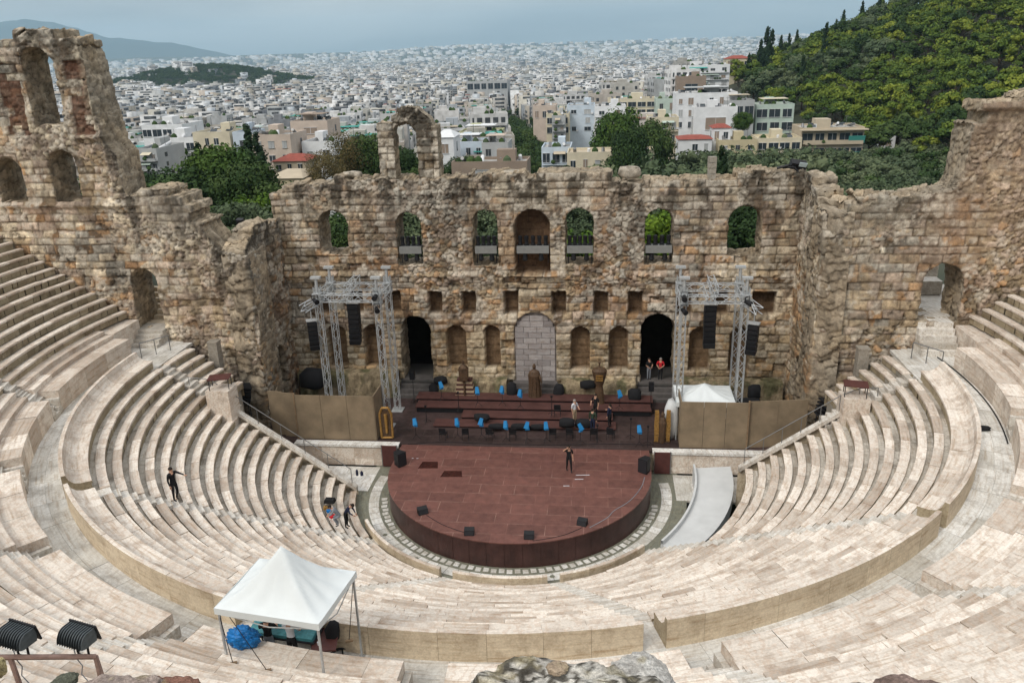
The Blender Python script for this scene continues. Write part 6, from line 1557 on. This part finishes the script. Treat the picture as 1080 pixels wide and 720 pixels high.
def bld_mesh(mb, w, d, h, rnd, mw=0, mg=1, mr=2, mt_=3, floors=None, tint=None):
    """small apartment block with dark bands for windows and painted recess shade, balconies, roof room, tanks"""
    if tint is not None: mb.t = tint
    n = floors or max(2, int(h/3.1)); fh = h/n
    mb.box((0, 0, h/2-2), (w, d, h+4), m=mw)
    mb.box((0, 0, h+.1), (w-.5, d-.5, .25), m=mr)
    style = rnd.random()
    for fl in range(n):
        z = h-fh*(fl+.5)
        for (ax, L_, off) in ((0, w, -d/2), (1, d, w/2), (1, d, -w/2)):
            if ax == 0 and style < .55:
                mb.box((0, off-.55, z-fh*.34), (w*.94, 1.15, .9), m=mw)
                mb.box((0, off-.03, z+fh*.08), (w*.86, .1, fh*.6), m=mg)
                for k in range(int(w/3.2)): mb.box((-w/2+3.2*(k+.75), off-.06, z+fh*.08), (1.1, .12, fh*.62), m=mw)
            else:
                m_ = max(1, int(L_/3.0))
                for k in range(m_):
                    if rnd.random() < .12: continue
                    c = -L_/2+L_*(k+.5)/m_
                    if ax == 0: mb.box((c, off-.03, z), (1.35, .1, fh*.5), m=mg)
                    else: mb.box((off+(.03 if off > 0 else -.03), c, z), (.1, 1.35, fh*.5), m=mg)
    if rnd.random() < .7: mb.box((rnd.uniform(-.25, .25)*w, rnd.uniform(-.2, .25)*d, h+1.4), (w*.32, d*.36, 2.8), m=mw)
    if rnd.random() < .2: mb.box((0, -d*.1, h+1.3), (w*.6, d*.5, .18), m=mt_)
    for k in range(rnd.randrange(1, 5)): mb.box((rnd.uniform(-.4, .4)*w, rnd.uniform(-.4, .4)*d, h+.8), (1.3, .9, 1.1), rnd.uniform(0, 1), m=mr if k % 2 else mg)
    for k in range(rnd.randrange(2, 6)):
        gx, gy = rnd.uniform(-.45, .45)*w, rnd.uniform(-.45, .45)*d; mb.lathe((gx, gy, h+.2), [(.4, 0), (1.0, .5), (.8, 1.2), (.2, 1.7)], 6, m=4)
    for fl in range(n):
        if rnd.random() < .5: mb.box((rnd.uniform(-.25, .25)*w, -d/2-1.1, h-fh*fl-.4), (w*rnd.uniform(.2, .45), 1.6, .07), m=rnd.choice((0, 3, 5)), tilt=(.35, 0))
    for s_ in (-1, 1): mb.box((s_*(w/2-.12), 0, h+.45), (.2, d, .9), m=mw)
    for s_ in (-1, 1): mb.box((0, s_*(d/2-.12), h+.45), (w-.5, .2, .9), m=mw)
    mb.tube((w*.2, d*.2, h), (w*.2, d*.2, h+4), .07, n=4, m=mg)
CR = random.Random(42)
protoB = []
for i in range(16):
    mb = MB(); w, d, h = CR.uniform(11, 19), CR.uniform(11, 16), CR.choice((10, 13, 16, 17, 19, 20)); bld_mesh(mb, w, d, h, CR)
    o = mb.build('block_src', ['facade', 'shade', 'roofgrey', 'awning' if i % 4 == 0 else ('rooftile' if i % 4 == 1 else 'w_beige'), 'leaf_dark', 'w_cream']); protoB.append((o.data, w, d, h)); bpy.data.objects.remove(o)
# streets laid out along the avenue direction; plots sorted by distance
dirA = math.atan2(A1[1]-A0[1], A1[0]-A0[0]); ca, sa = math.cos(dirA), math.sin(dirA)
plots = []
for i in range(-40, 60):
    for j in range(-110, 110):
        u = i*17.5+(i//4)*7; v = j*17.5+(j//3)*8
        x = A0[0]+u*ca-v*sa; y = A0[1]+u*sa+v*ca
        x += CR.uniform(-2, 2); y += CR.uniform(-2, 2)
        if y < 120: continue
        dd = math.hypot(x-5, y+42)
        if dd > 1300: continue
        along = (x-A0[0])*ca+(y-A0[1])*sa; off = -(x-A0[0])*sa+(y-A0[1])*ca
        if abs(off) < 16 and along < 460: continue
        z = float(gz(x, y)); a, b_, _ = px_of((x, y, z+15))
        if not (-260 < a < 1180): continue
        qx = (x-HC[0])*math.cos(.5)+(y-HC[1])*math.sin(.5); qy = -(x-HC[0])*math.sin(.5)+(y-HC[1])*math.cos(.5)
        if math.hypot(qx/215, qy/235) < 1.12 or (a > 835 and b_ > 20) or (a > 742 and b_ < 98) or (np.interp(b_, [95, 195], [508, 572]) < a < np.interp(b_, [95, 195], [548, 592]) and b_ > 100 and dd < 640): continue
        lim = np.interp(a, [-260, 150, 290, 300, 560, 600, 720, 760, 840, 930, 1180], [175, 175, 165, 168, 165, 150, 122, 95, 78, 60, 50])
        if b_ > lim: continue
        plots.append((dd, x, y, z, a))
plots.sort()
near_n = 0; rest_p = []
for (dd, x, y, z, a) in plots:
    if -5 < a < 1090 and near_n < 262 and CR.random() < .96:
        near_n += 1; k = CR.randrange(16); me, w, d, h = protoB[k]
        o = bpy.data.objects.new('apartment_block', me); COL.objects.link(o); o.location = (x, y, z); o.rotation_euler = (0, 0, dirA-PI/2+CR.choice((0, 0, 0, PI/2, -PI/2, PI))+CR.uniform(-.08, .08)); o.scale = (1, 1, CR.uniform(.8, 1.12))
        tag(o, 'flat-roofed pale apartment block in the middle distance of the city', 'building', 'apartment blocks of the middle distance')
    else: rest_p.append((x, y, z))
print('blocks', near_n, 'rest', len(rest_p))
# distant city: thousands of blocks as one mass
Vb = np.array([(x, y, z) for z in (0, 1) for x, y in ((-.5, -.5), (.5, -.5), (.5, .5), (-.5, .5))], float)
Fb = np.array([(4, 5, 6, 7), (0, 1, 5, 4), (1, 2, 6, 5), (2, 3, 7, 6), (3, 0, 4, 7)])
rn = np.random.RandomState(3); pos = list(rest_p)
arr = []
for (x, y, z) in pos: arr.append((x, y, rn.uniform(10, 17), rn.uniform(10, 16), rn.uniform(9, 21)))
d = 1250.
NB = 13000
ang = rn.uniform(math.radians(-36), math.radians(42), NB); rad = 1250*np.exp(rn.uniform(0, 1, NB)**.85*math.log(11000/1250.))
X = 5+rad*np.sin(ang-math.radians(6.8)*0); Y = -42+rad*np.cos(ang)
blk_ = 42.; Xs = np.round(X/blk_)*blk_+rn.uniform(-14, 14, NB); Ys = np.round(Y/blk_)*blk_+rn.uniform(-14, 14, NB)
X = np.where(rad < 4500, Xs, X); Y = np.where(rad < 4500, Ys, Y)
sc_ = 1+np.clip((rad-2500)/6000, 0, 1)*.9
keep = ~((np.abs(X+950) < 300) & (np.abs(Y-1880) < 250) & (rn.rand(NB) < .93))
qx = (X-HC[0])*math.cos(.5)+(Y-HC[1])*math.sin(.5); keep &= np.hypot(X-HC[0], Y-HC[1]) > 420
for x, y, s in zip(X[keep], Y[keep], sc_[keep]): arr.append((x, y, rn.uniform(13, 34)*s, rn.uniform(12, 26)*s, rn.choice([9, 13, 16, 19, 22])*rn.uniform(.9, 1.2)*(1.0+.15*(s-1))))
arr = np.array(arr); n = len(arr); Z = gz(arr[:, 0], arr[:, 1])
th = dirA-PI/2+.25*(vn(arr[:, 0]/900., arr[:, 1]/900., 9)-.5)*6+rn.choice([0, PI/2], n)
c, s = np.cos(th), np.sin(th)
V = np.empty((n, 8, 3)); bx = Vb[None, :, 0]*arr[:, 2:3]; by = Vb[None, :, 1]*arr[:, 3:4]
V[..., 0] = arr[:, 0:1]+bx*c[:, None]-by*s[:, None]; V[..., 1] = arr[:, 1:2]+bx*s[:, None]+by*c[:, None]; V[..., 2] = Z[:, None]-3+Vb[None, :, 2]*(arr[:, 4:5]+3)
F = (Fb[None]+np.arange(n)[:, None, None]*8)
allV = [V.reshape(-1, 3)]; allF = [F.reshape(-1, 4)]; tint = [np.repeat(rn.rand(n), 5)]; mi = [np.zeros(n*5, int)]
roofm = rn.rand(n) < .045; mi[0].reshape(n, 5)[:, 0] = np.where(roofm, 2, 3)
# dark floor bands set 5 cm proud of every visible facade, roof rooms
dist = np.hypot(arr[:, 0]-5, arr[:, 1]+42)
def add_boxes(cx, cy, cz, w, d, h, th, m, tn):
    k = len(cx)
    if k == 0: return
    c, s = np.cos(th), np.sin(th); q = np.empty((k, 8, 3)); bx = Vb[None, :, 0]*w[:, None]; by = Vb[None, :, 1]*d[:, None]
    q[..., 0] = cx[:, None]+bx*c[:, None]-by*s[:, None]; q[..., 1] = cy[:, None]+bx*s[:, None]+by*c[:, None]; q[..., 2] = cz[:, None]+(Vb[None, :, 2])*h[:, None]
    base = sum(len(a) for a in allV); allV.append(q.reshape(-1, 3)); allF.append((Fb[None]+np.arange(k)[:, None, None]*8+base).reshape(-1, 4)); tint.append(np.repeat(tn, 5)); mi.append(np.full(k*5, m))
for fl in range(6):
    mk = (fl*3.1+3 < arr[:, 4]) & (rn.rand(n) < .93) & (dist < 7000)
    a_ = arr[mk]; wk = rn.uniform(.35, .95, mk.sum()); add_boxes(a_[:, 0], a_[:, 1], Z[mk]+a_[:, 4]-fl*3.1-2.5, a_[:, 2]*wk, a_[:, 3]+.3, np.full(mk.sum(), 1.75), th[mk], 1, rn.rand(mk.sum()))
    mk = mk & (rn.rand(n) < .6); a_ = arr[mk]; wk = rn.uniform(.35, .9, mk.sum()); add_boxes(a_[:, 0], a_[:, 1], Z[mk]+a_[:, 4]-fl*3.1-2.4, a_[:, 2]+.3, a_[:, 3]*wk, np.full(mk.sum(), 1.6), th[mk], 1, rn.rand(mk.sum()))
for q_ in range(3):
    mk = (dist < 3500) & (rn.rand(n) < .8); a_ = arr[mk]; k = mk.sum(); add_boxes(a_[:, 0]+rn.uniform(-5, 5, k), a_[:, 1]+rn.uniform(-5, 5, k), Z[mk]+a_[:, 4], rn.uniform(1.2, 4, k), rn.uniform(1.2, 3, k), rn.uniform(1, 2.6, k), th[mk], (1, 0, 1)[q_], rn.rand(k))
mk = rn.rand(n) < .75; a_ = arr[mk]; k = mk.sum()
add_boxes(a_[:, 0]+rn.uniform(-2, 2, k), a_[:, 1]+rn.uniform(-2, 2, k), Z[mk]+a_[:, 4], a_[:, 2]*.4, a_[:, 3]*.4, rn.uniform(2, 3.5, k), th[mk], 0, rn.rand(k))
F = np.concatenate(allF); MI = np.concatenate(mi)
o = arrays_obj('distant_city', np.concatenate(allV), F, ['facade_far', 'shade', 'rooftile', 'roofgrey'], tint=np.concatenate(tint)); o.data.polygons.foreach_set('material_index', MI.astype(np.int32)); o['kind'] = 'stuff'; tag(o, 'dense mass of pale flat-roofed buildings reaching to the horizon', 'city')
# dark trees strewn in the distant city
lst = []
for k in range(900):
    a = TR.uniform(math.radians(-34), math.radians(38)); r_ = 420*math.exp(TR.random()*math.log(8)); x, y = 5+r_*math.sin(a), -42+r_*math.cos(a)
    if math.hypot(x-HC[0], y-HC[1]) > 330: lst.append((x, y, float(gz(x, y)), TR.uniform(8, 13), 'round'))
for k in range(1300): x, y = -950+TR.gauss(0, 165), 1860+TR.gauss(0, 120); lst.append((x, y, float(gz(x, y)), TR.uniform(9, 15), 'round'))
stuff_trees('city_trees', lst, [('round', 'leaf_dark')])
# ---- individual houses close behind the theatre
def house(name, px0, px1, py_top, py_base, Y, d, wallm, lab, roof='flat', wins=(3, 2), roofm='roofgrey', rot=0., band=False, balc=False, extra=None, winm='glass'):
    """front left/right edges and roof line surveyed from the photo, set at its own distance Y"""
    a = at(px0, py_top, 1, Y); b_ = at(px1, py_top, 1, Y); w = b_[0]-a[0]; zt = a[2]*.5+b_[2]*.5; zb = at((px0+px1)/2, py_base, 1, Y)[2]; g = min(zb, float(gz((a[0]+b_[0])/2, Y)))-1.5
    cx = (a[0]+b_[0])/2; t = thing(name, lab, 'building', (cx, Y+d/2, g), rot); h = zt-g; hv = zt-zb
    mb = MB(); mb.box((0, 0, h/2), (w, d, h)); 
    if roof == 'flat':
        for s_ in (-1, 1): mb.box((s_*(w/2-.12), 0, h+.35), (.24, d, .7)); mb.box((0, s_*(d/2-.12), h+.35), (w-.5, .24, .7))
    mb.build('wall', wallm, t)
    mb = MB()
    if roof == 'flat':
        mb.box((0, 0, h+.06), (w-.52, d-.52, .12)); r0 = mb.build('roof', roofm, t)
        m2 = MB(); m2.box((CR.uniform(-.25, .25)*w, d*.15, h+1.35), (w*.25, d*.35, 2.5)); m2.build('roof_room', wallm, r0)
        for k in range(max(2, int(w/3.5))): m2 = MB(); x = -w/2+w*(k+.5)/max(2, int(w/3.5)); m2.tube((x, CR.uniform(-.3, .3)*d, h+.1), (x, CR.uniform(-.3, .3)*d, h+1.2), .45, .4, 8); m2.build('water_tank', 'w_white' if k % 2 else 'steel', r0)
        m2 = MB(); m2.tube((w*.3, 0, h), (w*.3, 0, h+3.5), .06); m2.tube((w*.3-.6, 0, h+3.3), (w*.3+.6, 0, h+3.3), .04); m2.build('aerial', 'steel', r0)
    else:
        k = mb.v([(-w/2-.4, -d/2-.4, h), (w/2+.4, -d/2-.4, h), (w/2+.4, d/2+.4, h), (-w/2-.4, d/2+.4, h), (-w/2+w*.3, 0, h+roof), (w/2-w*.3, 0, h+roof)])
        for q in ((0, 1, 5, 4), (1, 2, 5), (2, 3, 4, 5), (3, 0, 4), (3, 2, 1, 0)): mb.f([k+i for i in q])
        mb.build('roof', roofm, t)
    nx, nz_ = wins
    for j in range(nz_):
        z = h-hv*(j+.5)/max(nz_, 1)-.1; fh = hv/max(nz_, 1); wj = CR.uniform(-.04, .04)
        if balc and (balc is True or j in balc):
            m2 = MB(); m2.box((0, -d/2-.6, z-fh*.42), (w*.96, 1.3, .16)); bl_ = m2.build('balcony', wallm, t)
            m2 = MB()
            if CR.random() < .5: m2.box((0, -d/2-1.2, z-fh*.27), (w*.96, .08, fh*.26)); m2.build('parapet', wallm, bl_)
            else:
                for q in range(int(w*3)): m2.box((-w*.48+w*.96*q/max(1, int(w*3)-1), -d/2-1.2, z-fh*.27), (.05, .05, fh*.28))
                m2.box((0, -d/2-1.2, z-fh*.12), (w*.96, .06, .06)); m2.build('railing', 'steel', bl_)
            for q in range(max(1, int(w/5))):
                if CR.random() < .75: gx = CR.uniform(-.42, .42)*w; m2 = MB(); m2.lathe((gx, -d/2-.95, z-fh*.36), [(.25, 0), (.7, .35), (.55, .8), (.1, 1.1)], 7); m2.build('potted_plant', 'leaf_dark', bl_)
            if CR.random() < .6: gx = CR.uniform(-.25, .25)*w; m2 = MB(); m2.box((gx, -d/2-.75, z+fh*.34), (w*.4, 1.5, .06), tilt=(.35, 0)); m2.build('awning', CR.choice(['w_cream', 'w_beige', 'awning', 'w_green']), bl_)
        for i in range(nx):
            if not band and CR.random() < .10: continue
            x = -w/2+w*(i+.5)/nx+wj*w/nx; ww = w/nx*(CR.choice((.7, .82, .86)) if band else CR.uniform(.3, .5)); m2 = MB(); wh_ = fh*(.6 if band else CR.choice((.42, .48, .58))); m2.box((x, -d/2-.02, z), (ww, .12, wh_)); f_ = m2.build('window', CR.choice([winm, winm, 'w_brown', 'w_grey', 'shade']) if not band else winm, t)
            m3 = MB(); m3.box((x, -d/2-.10, z), (.07, .06, wh_)); m3.box((x, -d/2-.14, z-wh_/2-.04), (ww+.2, .24, .09)); m3.box((x, -d/2-.12, z+wh_/2+.04), (ww+.1, .16, .07)); m3.build('frame', 'w_white' if CR.random() < .6 else 'w_grey', f_)
            if CR.random() < .22: m3 = MB(); m3.box((x+ww*.5+.5, -d/2-.25, z-fh*.2), (.8, .4, .55)); m3.build('air_conditioner', 'w_white', f_)
    for j in range(nz_):
        z = h-hv*(j+.5)/max(nz_, 1)
        for s_ in (-1, 1):
            if CR.random() < .75: m2 = MB(); m2.box((s_*(w/2+.02), CR.uniform(-.2, .2)*d, z), (.1, CR.uniform(.9, 1.6), hv/nz_*.45)); m2.build('side_window', winm, t)
    if roof == 'flat':
        for q in range(max(2, int(w/4))):
            if CR.random() < .6: gx = CR.uniform(-.45, .45)*w; m2 = MB(); m2.lathe((gx, -d*.38+CR.uniform(0, 1), h+.2), [(.3, 0), (.9, .4), (.75, 1.0), (.2, 1.5)], 7); m2.build('roof_plant', 'leaf_dark' if CR.random() < .6 else 'leaf_olive', r0)
            else: gx = CR.uniform(-.4, .4)*w; m2 = MB(); m2.box((gx, CR.uniform(-.2, .3)*d, h+.8), (1.8, 1.1, .08), tilt=(.6, 0)); m2.tube((gx-.8, .5, h+1.2), (gx+.8, .5, h+1.2), .25, n=8); m2.build('solar_heater', 'glass', r0)
    if extra: extra(t, w, d, h, hv)
    return t
def teal(t, w, d, h, hv):
    for z in (h-hv*.32, h-hv*.86): m = MB(); m.box((w*.37, -d/2-1.3, z), (w*.26, .08, hv*.26), tilt=(.3, 0)); m.build('awning', 'awning', t)
    m = MB(); m.box((0, -d/2-.8, h+.1), (w+1.5, 2.0, .35)); m.build('roof_slab', 'w_beige', t)
def canopyx(mat):
    def f(t, w, d, h, hv):
        m = MB(); m.box((0, -d*.1, h+2.4), (w*.7, d*.6, .14)); m.build('roof_canopy', mat, t)
        m = MB()
        for a in (-.32, .32): m.tube((a*w, -d*.35, h), (a*w, -d*.35, h+2.4), .06)
        m.build('canopy_post', 'steel', t)
    return f
H_ = house
def gY(px, py):
    for Y in np.arange(100, 700, 3.):
        p = at(px, py, 1, Y)
        if p[2] < gz(p[0], p[1]): return float(Y)
    return 300.
H_('apartment_house', 846, 912, 137, 168, 215, 14, 'w_beige', 'beige two-storey flats with long dark balconies and teal awnings at the right', wins=(5, 2), band=True, balc=True, extra=teal)
H_('apartment_house', 799, 846, 148, 170, 213, 12, 'w_cream', 'cream flats with an ochre roof terrace left of the teal awnings', wins=(4, 2), band=True, roofm='w_yellow')
H_('house', 758, 799, 150, 172, 210, 10, 'w_yellow', 'yellow plastered house half covered by a climbing plant', wins=(3, 2), balc=[1])
H_('house', 752, 771, 135, 150, 216, 8, 'w_white', 'small white house with a bright red tiled roof', roof=1.0, wins=(2, 1), roofm='rooftile')
H_('house', 716, 751, 147, 163, 208, 10, 'w_white', 'low white house with a red roof edge and dark red door', roof=.9, wins=(3, 1), roofm='rooftile')
H_('apartment_house', 713, 778, 100, 137, 262, 14, 'w_white', 'tall white block with rows of square windows and a planted roof terrace', wins=(6, 3), extra=canopyx('w_grey'))
H_('apartment_house', 732, 778, 115, 145, 240, 8, 'w_white', 'blank bright white wall block in front of the tall white block', wins=(1, 1))
H_('apartment_house', 765, 796, 108, 128, 258, 10, 'w_grey', 'grey block with a striped beige roof canopy', wins=(3, 1), band=True, extra=canopyx('w_beige'))
H_('apartment_house', 798, 838, 112, 140, 262, 12, 'w_green', 'pale green glazed penthouse block with a white awning', wins=(3, 2), band=True, extra=canopyx('w_cream'))
H_('apartment_house', 598, 627, 113, 140, 265, 14, 'w_blue', 'tall pale blue-white block with few small windows', wins=(2, 3))
H_('apartment_house', 627, 660, 114, 142, 262, 12, 'w_white', 'white block with two dark balcony openings beside the pale blue one', wins=(2, 3), balc=[0, 1])
H_('apartment_house', 641, 692, 106, 122, 300, 12, 'w_cream', 'long cream block with a balcony band and mint green roof room', wins=(5, 2), band=True)
H_('apartment_house', 692, 714, 106, 130, 285, 12, 'w_green', 'pale green block left of the tall white block', wins=(2, 2))
H_('apartment_house', 683, 716, 126, 152, 235, 12, 'w_cream', 'cream block with balconies right of the large dark tree', wins=(3, 2), balc=True)
H_('villa', 598, 690, 163, 184, 165, 10, 'w_cream', 'long low cream neoclassical villa with an ornamented roof edge', wins=(7, 1), roofm='w_beige')
H_('apartment_house', 571, 602, 158, 190, 175, 12, 'w_blue', 'light blue house with a dark balcony at the near end of the avenue', wins=(3, 2), band=True, balc=True)
H_('apartment_house', 576, 600, 122, 142, 255, 12, 'w_cream', 'cream flats with roof plants right of the avenue', wins=(3, 2), band=True)
H_('apartment_house', 562, 586, 113, 128, 330, 14, 'w_pink', 'pale pink block right of the far end of the avenue', wins=(3, 1))
H_('apartment_house', 582, 596, 124, 146, 250, 12, 'w_grey', 'narrow grey block with glass balconies', wins=(2, 3), balc=True)
H_('apartment_house', 484, 528, 141, 160, 225, 12, 'w_olive', 'olive-yellow flats with a long planted terrace left of the avenue', wins=(4, 1), band=True, extra=canopyx('w_white'))
H_('house', 459, 478, 145, 168, 175, 10, 'w_white', 'white house with a sloping roof right of the lone arch', wins=(1, 1), roof=1.6, roofm='w_white')
H_('house', 478, 510, 152, 170, 190, 10, 'w_blue', 'pale blue cubic house group left of the avenue', wins=(3, 1), extra=canopyx('w_white'))
H_('house', 508, 536, 153, 168, 182, 10, 'w_grey', 'grey house with a pinkish terrace wall left of the avenue', wins=(2, 1), extra=canopyx('w_pink'))
H_('walled_plot', 476, 556, 174, 192, 125, 8, 'w_brown', 'brown bare party wall with a small shed just behind the stage wall', wins=(1, 1))
H_('apartment_house', 318, 352, 152, 180, 165, 12, 'w_white', 'small white house with two square windows left of the lone arch', wins=(2, 1))
H_('apartment_house', 306, 345, 130, 160, 195, 12, 'w_pink', 'pinkish beige block with a bare side wall', wins=(1, 2), extra=canopyx('w_brown'))
H_('apartment_house', 264, 306, 145, 188, 160, 12, 'w_pink', 'weathered pink-beige block with scattered windows', wins=(3, 3))
H_('apartment_house', 245, 264, 142, 170, 170, 10, 'w_blue', 'pale blue-white box building behind the tall cypress', wins=(1, 0+1), winm='w_blue')
H_('apartment_house', 203, 242, 142, 170, 170, 11, 'w_cream', 'cream stepped block with a pair of small windows', wins=(4, 2))
H_('apartment_house', 149, 192, 134, 146, 200, 14, 'w_white', 'wide white terraced penthouse with a cream roof room', wins=(4, 1), band=True)
H_('apartment_house', 160, 205, 148, 175, 180, 14, 'w_white', 'white flats with long curved balconies and plants', wins=(4, 2), band=True, balc=True)
H_('apartment_house', 140, 165, 160, 190, 150, 14, 'w_grey', 'grey flats with plant-filled balconies beside the tower edge', wins=(3, 3), balc=True)
H_('house', 282, 318, 188, 210, 95, 10, 'w_yellow', 'ochre house with a broad flat tiled roof in the gap behind the left walls', wins=(3, 1), roof=1.0, roofm='w_beige')
H_('house', 288, 322, 170, 182, 125, 9, 'w_beige', 'house with a dark red roof and white water tanks', wins=(3, 1), roof=1.1, roofm='rooftile')
H_('house', 196, 222, 198, 210, 78, 6, 'w_beige', 'small pale roof among the trees in the gap', wins=(1, 1), roof=.8, roofm='w_beige')
H_('shed', 931, 945, 146, 156, gY(938, 158), 5, 'w_white', 'small white shelter at the foot of the pine hill', wins=(1, 1))
H_('shed', 1004, 1018, 150, 156, gY(1010, 158), 5, 'w_white', 'little white hut at the foot of the hill by the right wall', wins=(1, 1))
H_('apartment_house', 722, 770, 70, 92, 430, 14, 'w_white', 'white modern block on the slope below the cypresses', wins=(4, 3), balc=True)
H_('apartment_house', 766, 792, 62, 80, 470, 12, 'w_cream', 'cream block with a red roof at the edge of the pine hill', wins=(3, 2), roof=1.8, roofm='rooftile')
H_('apartment_house', 714, 745, 82, 104, 380, 10, 'w_brown', 'bare grey-brown wall block beside the pine hill', wins=(1, 1))
H_('apartment_house', 492, 535, 86, 96, 900, 30, 'w_grey', 'long glassy modern building in the middle of the city', wins=(6, 1), band=True)
# dry grass tufts and shrubs at the wall foot are in the ledges
# ------------------------------------------------------------------ haze, light, sky
hz = bpy.data.materials.new('haze_air'); hz.use_nodes = True; nt = hz.node_tree; nt.nodes.clear()
out = nt.nodes.new('ShaderNodeOutputMaterial'); pv = nt.nodes.new('ShaderNodeVolumePrincipled'); pv.inputs['Density'].default_value = 6.0e-5; pv.inputs['Color'].default_value = (.54, .79, .98, 1); pv.inputs['Anisotropy'].default_value = .1
nt.links.new(pv.outputs[0], out.inputs['Volume'])
mb = MB(); mb.box((0, 1500, 325), (31000, 31000, 850)); o = mb.build('haze', hz); tag(o, kind='stuff')
wd = bpy.data.worlds.new('World'); SC.world = wd; wd.use_nodes = True; nt = wd.node_tree; L = nt.links; bg = nt.nodes['Background']
SUN_EL, SUN_AZ = math.radians(44), math.radians(215)     # azimuth clockwise from +Y
sky = nt.nodes.new('ShaderNodeTexSky'); sky.sky_type = 'NISHITA'; sky.sun_disc = False; sky.sun_elevation = SUN_EL; sky.sun_rotation = SUN_AZ; sky.air_density = 1.2; sky.dust_density = 3.
tc = nt.nodes.new('ShaderNodeTexCoord'); sep = nt.nodes.new('ShaderNodeSeparateXYZ'); L.new(tc.outputs['Generated'], sep.inputs[0])
mp = nt.nodes.new('ShaderNodeMapping'); mp.inputs['Scale'].default_value = (1.2, 1.2, 9.); L.new(tc.outputs['Generated'], mp.inputs['Vector'])
nz = nt.nodes.new('ShaderNodeTexNoise'); nz.inputs['Scale'].default_value = 2.2; nz.inputs['Detail'].default_value = 6; L.new(mp.outputs[0], nz.inputs['Vector'])
gr = ramp(nt, [(0, (2.6, 3.15, 3.45)), (.03, (3.9, 4.45, 4.75)), (.07, (5.5, 5.9, 6.1)), (.4, (6.2, 6.4, 6.5)), (1, (13.5, 13.5, 13.2))]); L.new(sep.outputs[2], gr.inputs[0])
cl = ramp(nt, [(.36, (.76, .79, .82)), (.64, (1.24, 1.20, 1.17))]); L.new(nz.outputs['Fac'], cl.inputs[0])
cloud = mixc(nt, 1., gr.outputs[0], cl.outputs[0], 'MULTIPLY')
L.new(mixc(nt, .82, sky.outputs[0], cloud), bg.inputs['Color']); bg.inputs['Strength'].default_value = .1
sd = bpy.data.lights.new('sun', 'SUN'); sd.energy = 1.5; sd.angle = math.radians(20); sd.color = (1, .95, .87); so = bpy.data.objects.new('sun', sd); COL.objects.link(so)
dv_ = Vector((math.sin(SUN_AZ)*math.cos(SUN_EL), math.cos(SUN_AZ)*math.cos(SUN_EL), math.sin(SUN_EL))); so.rotation_euler = dv_.to_track_quat('Z', 'Y').to_euler()
SC.view_settings.view_transform = 'Standard'; SC.view_settings.look = 'None'; SC.view_settings.exposure = 0.27; SC.view_settings.gamma = 1
SC.render.engine = 'CYCLES'; SC.cycles.max_bounces = 6; SC.cycles.diffuse_bounces = 3; SC.cycles.volume_bounces = 1; SC.cycles.use_denoising = True; SC.cycles.caustics_reflective = False; SC.cycles.caustics_refractive = False
try: SC.cycles.denoiser = 'OPENIMAGEDENOISE'
except Exception: pass
